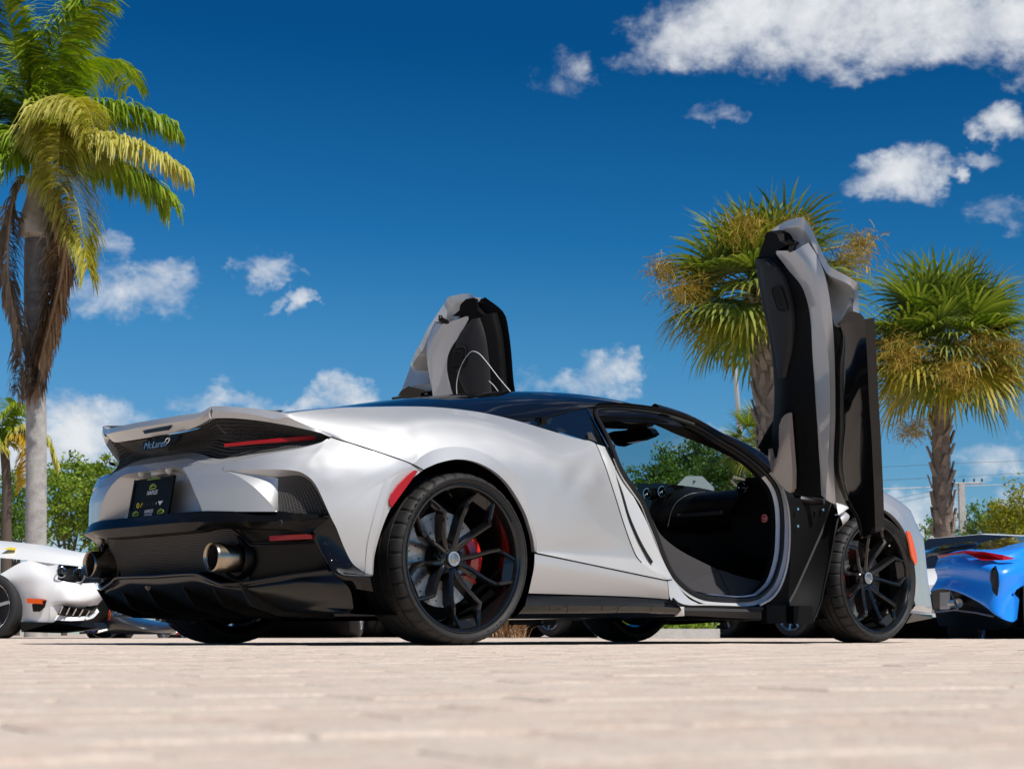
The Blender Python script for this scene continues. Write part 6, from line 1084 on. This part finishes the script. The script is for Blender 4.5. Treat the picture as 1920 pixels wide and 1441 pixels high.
# --- white muscle car, nose in view -------------------------------------------
MC = thing('muscle_car', 'white muscle car with black headlight recess and orange side marker at left edge', 'car', at2((3.7501,11.3701,-0.0019))); mo = V(MC.location)
def lo_(L): return [V(p)-mo for p in L]
H0 = lo_([(2.972,14.3521,1.2911),(3.7211,12.9274,1.1173),(4.0966,12.08,1.0314),(4.2315,11.5708,0.9759),(4.363,11.2006,0.9092),(4.5877,11.1453,0.8736),(4.8325,11.3412,0.8343)])
H1 = lo_([(2.6585,13.4573,1.0894),(3.447,12.2646,0.9241),(3.8023,11.4328,0.8494),(3.9722,11.0245,0.8073),(4.1326,10.7576,0.7699),(4.3901,10.8038,0.7553),(4.7096,11.0648,0.7361)])
H1b = lo_([(2.6384,13.3748,0.9086),(3.4201,12.184,0.7648),(3.7524,11.3091,0.6695),(3.9407,10.9469,0.6533),(4.1233,10.7272,0.6185),(4.3577,10.7291,0.5897),(4.6969,10.9703,0.5843)])
MB().patch([[p+CF*1.7+Vector((0, 0, .03)) for p in H0], [p+CF*.6+Vector((0, 0, .05)) for p in H0], H0, H1], 50, 20).build('bonnet', 'white_paint', MC)
W1 = lo_([(3.7524,11.3091,0.6695),(3.8034,11.2083,0.612),(3.8547,11.1814,0.5171),(3.8959,11.1686,0.3943),(3.9259,11.1686,0.2548),(3.9384,11.1745,0.1655)])
W0 = lo_([(3.9387,11.0803,0.8081),(3.9476,10.9377,0.67),(3.9626,10.9085,0.5415),(3.9726,10.9073,0.4305),(3.9881,10.9166,0.3086),(4.007,10.955,0.1592)])
W2 = lo_([(4.1321,10.757,0.7755),(4.1243,10.7284,0.6074),(4.0906,10.7374,0.5015),(4.0783,10.7658,0.4075),(4.0817,10.7907,0.3303),(4.1037,10.8449,0.1535)])
MB().patch([W1, W0, W2], 30, 20, True).build('front_wing', 'white_paint', MC)
N0 = lo_([(4.1243,10.7284,0.6074),(4.2431,10.6967,0.5812),(4.4453,10.7894,0.5758),(4.6877,10.9773,0.59),(5.1009,11.6847,0.6129)])
N1 = lo_([(4.0906,10.7374,0.5015),(4.2141,10.6328,0.4849),(4.4367,10.7069,0.4841),(4.7288,10.9297,0.5097),(5.1533,11.6535,0.5357)])
N2 = lo_([(4.0783,10.7658,0.4075),(4.214,10.6249,0.3851),(4.4359,10.6987,0.3888),(4.7401,10.9338,0.4356),(5.1656,11.6585,0.4525)])
N3 = lo_([(4.0817,10.7907,0.3303),(4.1911,10.72,0.3417),(4.3784,10.7614,0.3218),(4.71,11.0028,0.3505),(5.1241,11.7113,0.3634)])
MB().patch([N0, N1, N2, N3], 30, 20, True).build('front_bumper', 'white_paint', MC)
MB().patch([lo_([(4.0817,10.7907,0.3303),(4.0904,10.8131,0.242),(4.1037,10.8449,0.1535)]), lo_([(4.1911,10.72,0.3417),(4.1578,10.7668,0.2476),(4.1523,10.7984,0.1757)])], 8, 5, True).build('bumper_corner', 'white_paint', MC)
MB().patch([lo_([(4.1531,10.7575,0.2475),(4.3189,10.6983,0.2204),(4.5884,10.8606,0.2458),(4.779,11.0828,0.3178)]), lo_([(4.1241,10.7674,0.1865),(4.3035,10.6655,0.1812),(4.6006,10.8573,0.2063),(4.7997,11.0713,0.2834)])], 20, 4, True).build('chin', 'white_paint', MC)
MB().prism(lo_([(4.3323,11.253,0.7724),(4.8412,11.3511,0.7411),(4.9082,11.3386,0.4967),(4.9033,11.3866,0.2638),(4.6528,11.2198,0.1745),(4.1044,11.4313,0.1675),(4.067,11.3884,0.5701)]), CF*.9).build('nose_structure', 'matte_black', MC, smooth=False)
MB().patch([H1b[4:], [p+CF*.05 for p in H1[4:]]], 12, 4).build('headlight_recess', 'satin_black', MC)
for x_, y_, D_, r_ in ((116, 1073, 18.42, .075), (140, 1077, 18.6, .08), (160, 1080, 18.85, .07)):
    pass
for p, r_ in zip(lo_([(4.1419,10.6851,0.6846),(4.3693,10.7327,0.6601)]), (.055, .075)):
    rg = MB().tube([p+(CR*math.cos(2*math.pi*k/20)*.75+CF*math.cos(2*math.pi*k/20)*.3)*r_+Vector((0, 0, r_*math.sin(2*math.pi*k/20))) for k in range(20)], .007, 5, closed=True).build('headlight', 'chrome', MC)
    MB().lathe([(0, 0), (r_*.6, .01), (r_*.9, .03)], p+CF*.02, 'X', 16).build('lens', 'shade_glass', rg)
MB().prism(lo_([(3.8934,10.9528,0.4135),(4.0197,10.8175,0.4048),(4.0373,10.8037,0.3965),(4.0246,10.8231,0.3523),(3.9022,10.9544,0.3637)]), CF*-.012).build('side_marker', 'orange_lens', MC, smooth=False)
MB().prism(lo_([(3.9457,10.9319,0.3528),(4.0364,10.7777,0.3961),(4.0361,10.8193,0.3191),(4.0069,10.8663,0.275),(3.9614,10.9328,0.2753)]), CF*.01-CF*.016).build('side_vent', 'satin_black', MC, smooth=False)
MB().prism(lo_([(4.1119,10.6873,0.2411),(4.1488,10.6365,0.3403),(4.2864,10.6421,0.314),(4.544,10.756,0.2952),(4.68,10.8975,0.3376),(4.5803,10.8687,0.2402),(4.3195,10.6989,0.2148)]), CF*.06).build('lower_grille', 'satin_black', MC, smooth=False)
for i in range(5):
    a, b = lo_([(4.1358,10.6099,0.3288),(4.1178,10.64,0.2518)]); c, d = lo_([(4.4889,10.6981,0.2886),(4.4611,10.7349,0.2215)])
    MB().tube([a.lerp(c, i/4), b.lerp(d, i/4)], .008, 4).build('grille_bar', 'chrome', MC)
MB().prism(lo_([(3.8926,11.0795,0.1704),(4.1084,10.7584,0.1642),(4.5688,10.7586,0.1662),(4.5964,10.7472,0.0988),(4.0953,10.7236,0.0538),(3.9109,11.0833,0.065)]), CF*.5).build('front_splitter', 'satin_black', MC, smooth=False)
MB().prism(lo_([(2.1409,13.0575,0.6268),(3.7986,11.4064,0.6503),(3.9203,11.2652,0.4804),(3.9832,11.2683,0.1718),(2.1858,13.1089,0.1448)]), CF*1.5).build('inner_wing', 'matte_black', MC, smooth=False)
small_wheel(MC, V((3.677,11.3721,0.3274))-mo, -1, .345, .25, 'rim_silver', (-CF*.93-CR*.37).normalized(), (CR*.93-CF*.37).normalized(), 5)
MB().patch([[p+Vector((0, 0, 0)) for p in lo_([(0.541,15.2764,1.2364),(2.6585,13.4573,1.0894),(3.447,12.2646,0.9241),(3.5664,12.0435,0.8335)])], lo_([(0.5562,15.2127,0.7915),(2.6547,13.3935,0.733),(3.2988,12.3091,0.6616),(3.5211,11.9872,0.6299)]), lo_([(0.6411,15.3912,0.1602),(2.7081,13.4547,0.1597),(3.3867,12.4611,0.1579),(3.542,12.1917,0.1573)])], 24, 10).build('door_panel', 'white_paint', MC)
MB().prism(lo_([(3.8816,11.5464,0.9467),(4.0555,11.7231,0.9817),(4.0781,11.639,0.9678),(3.9822,11.4608,0.9354)]), CF*.02).build('bonnet_stripe', 'print_yellow', MC, smooth=False)
# --- blue sports car, tail in view ----------------------------------------------
BS = thing('blue_sports_car', 'bright blue sports car with black ducktail seen from behind at right edge', 'car', at2((9.4326,2.9288,0.0047))); bo = V(BS.location)
def lb(L): return [V(p)-bo for p in L]
T0 = lb([(9.4878,3.5391,0.7802),(9.322,3.2787,0.7962),(9.2506,3.072,0.8015),(9.218,2.8341,0.7921),(9.3446,2.7228,0.7969),(9.6795,2.6879,0.8546),(10.5773,2.825,0.9503),(11.8811,3.0199,0.9935)])
T1 = lb([(9.4551,3.5123,0.7184),(9.2432,3.2261,0.7284),(9.1711,3.0199,0.7344),(9.0966,2.7562,0.7),(9.119,2.6062,0.6817),(9.4267,2.5315,0.721),(10.3231,2.6774,0.7757),(11.7145,2.9339,0.798)])
T2_ = lb([(9.4044,3.5029,0.647),(9.2002,3.2106,0.6536),(9.0937,2.9703,0.6442),(8.9991,2.7213,0.6254),(8.9849,2.5372,0.6012),(9.225,2.4611,0.6048),(10.1564,2.5822,0.6299),(11.6347,2.895,0.6625)])
T3 = lb([(9.4277,3.4993,0.5579),(9.2171,3.2151,0.5519),(9.1039,2.982,0.5345),(9.0206,2.7522,0.5039),(8.9552,2.5342,0.4699),(9.097,2.4656,0.4617),(9.1839,2.4575,0.4584),(9.2425,2.474,0.455)])
T4 = lb([(9.3926,3.5503,0.449),(9.1809,3.263,0.4646),(9.0661,3.0338,0.4343),(8.9937,2.8395,0.3776),(8.9347,2.6369,0.3036),(8.9465,2.5068,0.228),(9.0713,2.4578,0.2657),(9.1916,2.4735,0.3371)])
T5 = lb([(9.3936,3.5514,0.4391),(9.2243,3.2941,0.4538),(9.11,3.065,0.4212),(9.0379,2.8704,0.3645),(8.9655,2.6803,0.2858),(8.9319,2.5256,0.1957),(9.0277,2.4507,0.1494),(9.1486,2.4748,0.1734)])
MB().patch([[p+CF*1.2+Vector((0, 0, .06)) for p in T0], T0, T1, T2_, T3, T4, T5], 60, 40, True).build('body', 'blue_paint', BS)
MB().prism(lb([(9.3658,3.4467,0.7686),(9.1484,3.0017,0.7935),(9.047,2.7197,0.7686),(9.0881,2.5559,0.7359),(9.1731,2.4879,0.7031),(9.0751,2.5494,0.6882),(9.0016,2.7201,0.6916),(9.0965,2.8833,0.7374),(9.1249,2.9864,0.7705),(9.3789,3.4389,0.7488)]), CF*.03-CF*.05).build('tail_lamp', 'red_lens', BS, smooth=False)
MB().patch([lb([(9.6617,3.7842,0.8086),(9.4856,3.5289,0.8449),(9.4384,3.2987,0.8623),(9.4634,3.1402,0.8769),(9.5166,3.0961,0.8647)]), lb([(9.5009,3.6637,0.7696),(9.3214,3.4142,0.791),(9.2725,3.185,0.8111),(9.2961,3.0277,0.8256),(9.337,2.9929,0.8208)])], 20, 4).build('ducktail', 'gloss_black', BS, thick=.03)
MB().patch([lb([(9.645,3.254,0.8549),(10.042,3.2956,0.9301),(10.6393,3.2991,0.9925),(11.2919,3.2608,1.0198)]), lb([(9.4431,3.0371,0.8062),(9.445,2.9015,0.8063),(9.8554,2.8006,0.8647),(10.6679,2.8809,0.9456)])], 20, 5).build('rear_window', 'shade_glass', BS)
MB().prism(lb([(8.9169,2.5229,0.6365),(8.9132,2.4992,0.566),(8.9079,2.4945,0.4729),(8.9242,2.5261,0.3717),(8.9598,2.5941,0.4152),(8.9994,2.6567,0.4685),(9.0098,2.6603,0.544),(8.938,2.5763,0.6105)]), CF*-.03).build('side_vent', 'satin_black', BS, smooth=False)
MB().patch([T5[:7], lb([(9.437,3.5479,0.2559),(9.2884,3.278,0.2424),(9.2294,3.0646,0.2255),(9.1671,2.8531,0.2138),(9.1047,2.6469,0.1742),(9.0733,2.5457,0.1455),(9.0728,2.4809,0.1359)]), lb([(9.7334,3.7163,0.1236),(9.5944,3.4394,0.1024),(9.4992,3.2564,0.092),(9.4389,3.0429,0.0817),(9.3749,2.8308,0.0813),(9.341,2.7246,0.0905),(9.2062,2.569,0.118)])], 30, 10).build('rear_diffuser', 'satin_black', BS)
bpn = MB().prism(lb([(9.2088,3.3136,0.4222),(9.1476,3.1658,0.4235),(9.1619,3.1822,0.2694),(9.2233,3.3302,0.2667)]), CF*.02).build('number_plate', 'grey_paint', BS, smooth=False)
pcx = V((9.0449,3.0069,0.3189))-bo
MB().tube([pcx, pcx+CF*.25], .042, 20, cap=False).tube([pcx+CF*.12, pcx+CF*.13], .04, 16).build('exhaust_tip', 'rim_silver', BS)
MB().tube(lb([(9.3535,3.4887,0.2448),(9.1532,3.1248,0.2591),(9.0862,2.8532,0.2322),(9.0306,2.6402,0.1971)]), .008, 5).build('diffuser_edge', 'grey_paint', BS)
MB().tube(lb([(9.1467,3.1648,0.4332),(9.1026,3.0858,0.3446),(9.0943,3.0442,0.2482)]), .008, 5).build('diffuser_strake', 'grey_paint', BS)
small_wheel(BS, V((9.6097,2.3298,0.2316))-bo, 1, .35, .3, 'rim_silver', (-CF*.35+CR*.94).normalized(), (CR*.35+CF*.94).normalized(), 5)
small_wheel(BS, V((10.1164,3.4952,0.2357))-bo, 1, .35, .3, 'rim_black', (-CF*.35+CR*.94).normalized(), (CR*.35+CF*.94).normalized(), 5)
MB().prism(lb([(9.3211,2.5346,0.4812),(9.6595,2.4974,0.5345),(10.0325,2.4617,0.4199),(10.1913,2.5207,0.082),(9.3239,2.6029,0.1044)]), CF*.5).build('wheel_well', 'matte_black', BS, smooth=False)
# two more noses low between the white muscle car and the silver car
DC = thing('dark_sports_car', 'dark sports car nose with blue corner and orange marker behind the white muscle car', 'car', at2((5.6677,12.2448,-0.0067))); do = V(DC.location)
def ld(L): return [V(p)-do for p in L]
MB().patch([ld([(5.7128,13.0436,0.5258),(5.7999,12.7123,0.4583),(5.9332,12.3639,0.2671),(6.0792,12.1168,0.1915),(6.4264,12.2203,0.1685)]), ld([(5.3924,12.5331,0.4504),(5.463,12.2111,0.4098),(5.641,11.9588,0.2131),(5.8565,11.7847,0.14),(6.2746,11.9592,0.1232)]), ld([(5.3684,12.319,0.2751),(5.4055,12.0281,0.2244),(5.573,11.831,0.1393),(5.81,11.7003,0.091),(6.2787,11.9638,0.0797)]), ld([(5.4724,12.399,0.0794),(5.4698,12.1368,0.0608),(5.6314,11.9311,0.0486),(5.865,11.7944,0.0486),(6.3335,12.0558,0.0487)])], 24, 16).build('nose', 'dark_paint', DC, thick=.02)
MB().prism(ld([(5.3738,11.965,0.3509),(5.3705,11.9066,0.32),(5.3732,11.8888,0.2595),(5.3795,11.9215,0.1994),(5.3749,11.9511,0.2055),(5.3659,11.9198,0.2717),(5.3738,11.9695,0.3267)]), CF*.03).build('side_marker', 'orange_lens', DC, smooth=False)
MB().patch([ld([(5.2419,12.0279,0.2717),(5.23,11.9135,0.2226),(5.2532,11.9124,0.1206)]), ld([(5.1786,12.1035,0.1632),(5.1485,11.9401,0.1024),(5.1453,11.8815,0.0724)]), ld([(5.2607,12.3088,0.1156),(5.2345,12.2045,0.0789),(5.2162,12.0911,0.0546)])], 12, 8).build('front_corner', 'blue_gloss', DC, thick=.03)
MB().tube(ld([(5.0949,12.0629,0.0546),(5.205,11.8306,0.0665),(5.2954,11.8142,0.0905),(5.2972,11.8707,0.1386)]), .014, 6).build('splitter_edge', 'chrome', DC)
small_wheel(DC, V((5.729,12.6829,0.2306))-do, -1, .33, .25, 'rim_silver', (-CF*.93-CR*.37).normalized(), (CR*.93-CF*.37).normalized(), 5)
RC_ = thing('red_car', 'red car front corner with black mesh, low beside the left rear tyre', 'car', at2((6.762,13.3013,-0.0105))); ro = V(RC_.location)
MB().patch([[V(p)-ro for p in [(6.7261,13.2905,0.2139),(6.6726,13.0768,0.1732),(6.6957,12.9325,0.1205),(6.9488,12.8507,0.0947)]], [V(p)-ro for p in [(6.5595,13.0465,0.1465),(6.5043,12.8316,0.1198),(6.5761,12.7751,0.0875),(6.8463,12.677,0.0683)]], [V(p)-ro for p in [(6.4122,13.0556,0.0683),(6.4256,12.7796,0.0488),(6.5692,12.7871,0.0553),(6.8488,12.6797,0.0424)]]], 16, 10).build('front_corner', 'red_paint', RC_, thick=.03)
MB().prism([V(p)-ro for p in [(6.5653,13.4308,0.2139),(6.721,13.2949,0.2139),(6.6159,13.1324,0.1404),(6.5082,13.23,0.1208)]], CF*.4).build('mesh_grille', 'matte_black', RC_, smooth=False)
for i in range(4):
    a, b = [V(p)-ro for p in [(6.4559,13.194,0.199),(6.4265,13.0321,0.1266)]]; MB().tube([a+CR*.045*i, b+CR*.045*i], .006, 4).build('mesh_bar', 'chrome', RC_)
small_wheel(RC_, V((7.1016,13.3722,0.1761))-ro, -1, .33, .25, 'rim_silver', (-CF*.93-CR*.37).normalized(), (CR*.93-CF*.37).normalized(), 5)
# --- kerb, planting --------------------------------------------------------------
ka, kb = V((9.5307,8.205,-0.0024)), V((10.5813,7.2888,-0.0024))
ka.z = kb.z = -.012
tag(MB().prism([ka, kb, kb+CF*.18, ka+CF*.18], (0, 0, .115)).build('kerb', 'concrete', smooth=False), 'weathered concrete kerb under the green planting strip', 'kerb')
rd = random.Random(9); vs, fs = [], []
for k in range(2600):
    p = ka.lerp(kb, rd.random())+CF*(.2+rd.random()*.9)+Vector((0, 0, .06+rd.random()*.14)); d = Vector((rd.gauss(0, 1), rd.gauss(0, 1), rd.gauss(.5, .8))).normalized(); e = d.cross(Vector((rd.gauss(0, 1), rd.gauss(0, 1), rd.gauss(0, 1)))).normalized(); l = rd.uniform(.03, .07); b = len(vs)
    vs += [p, p+d*l*.5+e*l*.3, p+d*l, p+d*l*.5-e*l*.3]; fs.append((b, b+1, b+2, b+3))
tag(MB().add(vs, fs).build('ground_cover', 'tree_leaf_light', sharp=0, weld=False), 'low green leafy planting behind the concrete kerb', 'planting', kind='stuff')
gt = thing('grass_clump', 'dry brown grass clump seen under the silver car behind its rear tyre', 'grass', at2((9.4397,9.6243,-0.0017)))
vs, fs = [], []
for k in range(420):
    a = rd.uniform(0, 6.28); d = Vector((math.cos(a)*.5, math.sin(a)*.5, 1)).normalized(); w = Vector((-math.sin(a), math.cos(a), 0))*.006; l = rd.uniform(.15, .4); p = Vector((rd.gauss(0, .09), rd.gauss(0, .09), 0)); m_ = p+d*l*.6; t_ = p+d*l+Vector((math.cos(a), math.sin(a), -.5))*l*.25; b = len(vs)
    vs += [p-w, p+w, m_-w, m_+w, t_]; fs += [(b, b+1, b+3, b+2), (b+2, b+3, b+4)]
tag(MB().add(vs, fs).build('blades', 'dead_orange', gt, sharp=0, weld=False), kind='stuff')
# ---------------------------------------------------------------- ground: tumbled brick pavers
def paver_mat(name, obj_random):
    m = bpy.data.materials.new(name); m.use_nodes = True; nt = m.node_tree; b = nt.nodes['Principled BSDF']; L = nt.links.new
    b.inputs['Roughness'].default_value = .88; b.inputs['Specular IOR Level'].default_value = .25
    r = nt.nodes.new('ShaderNodeValToRGB'); e = r.color_ramp.elements
    e[0].color = (.50, .395, .325, 1); e[1].color = (.60, .53, .45, 1)
    for p, c in ((.25, (.55, .43, .35, 1)), (.45, (.555, .46, .375, 1)), (.6, (.56, .475, .395, 1)), (.8, (.575, .475, .395, 1))):
        x = e.new(p); x.color = c
    if obj_random: rnd = nt.nodes.new('ShaderNodeObjectInfo').outputs['Random']
    else: rnd = nt.nodes.new('ShaderNodeNewGeometry').outputs['Random Per Island']
    tc = nt.nodes.new('ShaderNodeNewGeometry')
    nm = nd(nt, 'ShaderNodeTexNoise', Scale=22.0, Detail=3.0, Roughness=.65); L(tc.outputs['Position'], nm.inputs['Vector'])
    L(mth(nt, 'ADD', mth(nt, 'MULTIPLY', rnd, .25), mth(nt, 'MULTIPLY', mth(nt, 'SUBTRACT', nm.outputs[0], .28), 1.7)), r.inputs[0])
    n = nd(nt, 'ShaderNodeTexNoise', Scale=90.0, Detail=4.0, Roughness=.7); L(tc.outputs['Position'], n.inputs['Vector'])
    n4 = nd(nt, 'ShaderNodeTexNoise', Scale=420.0, Detail=1.0, Roughness=.7); L(tc.outputs['Position'], n4.inputs['Vector'])
    n2 = nd(nt, 'ShaderNodeTexNoise', Scale=9.0, Detail=2.0); L(tc.outputs['Position'], n2.inputs['Vector'])
    k = mth(nt, 'ADD', mth(nt, 'MULTIPLY', n.outputs[0], .9), mth(nt, 'ADD', mth(nt, 'MULTIPLY', n4.outputs[0], .9), mth(nt, 'ADD', mth(nt, 'MULTIPLY', n2.outputs[0], .3), .0)))
    mx = nt.nodes.new('ShaderNodeVectorMath'); mx.operation = 'SCALE'; L(r.outputs[0], mx.inputs[0]); L(k, mx.inputs['Scale']); L(mx.outputs[0], b.inputs['Base Color'])
    bp = nd(nt, 'ShaderNodeBump', Strength=.8, Distance=.003); L(n.outputs[0], bp.inputs['Height']); L(bp.outputs[0], b.inputs['Normal'])
    MATS[name] = m
paver_mat('paver', True); paver_mat('paver_field', False)
def sand_mat():
    m = mat('joint_sand', (.40, .335, .275), .95, bump=(60, .5, .01)); nt = m.node_tree; b = nt.nodes['Principled BSDF']; L = nt.links.new
    g = nt.nodes.new('ShaderNodeNewGeometry'); mp = nt.nodes.new('ShaderNodeMapping'); mp.inputs['Rotation'].default_value = (0, 0, math.atan2(.6574, .7535)); L(g.outputs['Position'], mp.inputs[0])
    br = nt.nodes.new('ShaderNodeTexBrick'); br.inputs['Scale'].default_value = 5.0; br.inputs['Mortar Size'].default_value = .012; L(mp.outputs[0], br.inputs['Vector'])
    br.inputs['Color1'].default_value = (.56, .47, .39, 1); br.inputs['Color2'].default_value = (.48, .38, .31, 1); br.inputs['Mortar'].default_value = (.36, .29, .23, 1)
    L(br.outputs['Color'], b.inputs['Base Color'])
sand_mat()
G = tag(MB().add([(-400, -400, -.005), (1500, -400, -.005), (1500, 1500, -.005), (-400, 1500, -.005)], [(0, 1, 2, 3)]).build('ground', 'joint_sand', smooth=False), kind='structure')
def pavers():
    rd = random.Random(17); cp = Vector((-4.481, -6.386, 0)); hx, hy, ch = .0988, .0488, .005; U_, V_ = (CR*.8829+CF*.4695), (CF*.8829-CR*.4695)
    def verts(c, dz, ta, tb, jx):
        P = []
        for (k, z) in ((0, -.006), (0, -.002), (ch, 0)):
            for sx, sy in ((-1, -1), (1, -1), (1, 1), (-1, 1)):
                u, v = sx*(hx-k+jx), sy*(hy-k+jx); P.append(c+U_*u+V_*v+Vector((0, 0, dz+z+(ta*u+tb*v if z > -.0055 else 0))))
        return P
    faces = []
    for l in range(2):
        for k in range(4): faces.append((l*4+k, l*4+(k+1) % 4, l*4+4+(k+1) % 4, l*4+4+k))
    faces.append((8, 9, 10, 11))
    cells = []
    for j in range(-90, 190):
        for i in range(-80, 95):
            q = U_*(i*.2+(.1 if j % 2 else 0))+V_*(j*.1); f, x = q.dot(CF), q.dot(CR)
            if -.6 < f < 17 and abs(x) < .42*max(f, 0)+1.1: cells.append((f, x))
    vis = [c for c in cells if c[0] > .5 and abs(c[1]) < .31*c[0]+.1]; vis.sort(key=lambda c: c[0]); near = set(vis[:290])
    shapes = []
    for k in range(6):
        me = bpy.data.meshes.new('paver'); me.from_pydata([tuple(v) for v in verts(Vector(), 0, rd.gauss(0, .003), rd.gauss(0, .004), rd.uniform(-.0008, .0002))], [], faces); me.materials.append(MATS['paver']); shapes.append(me)
    vs, fs = [], []
    for c in cells:
        p = cp+CF*c[0]+CR*c[1]; dz = rd.gauss(0, .00045)
        if c in near:
            o = bpy.data.objects.new('paver', rd.choice(shapes)); COL.objects.link(o); o.location = (p.x, p.y, dz); o.parent = G
        else:
            b = len(vs); vs += [tuple(v) for v in verts(p, dz, rd.gauss(0, .003), rd.gauss(0, .004), rd.uniform(-.0008, .0002))]; fs += [tuple(i+b for i in f) for f in faces]
    me = bpy.data.meshes.new('paver_field'); me.from_pydata(vs, [], fs); me.materials.append(MATS['paver_field']); o = bpy.data.objects.new('paver_field', me); COL.objects.link(o); o.parent = G; o['kind'] = 'stuff'
pavers()
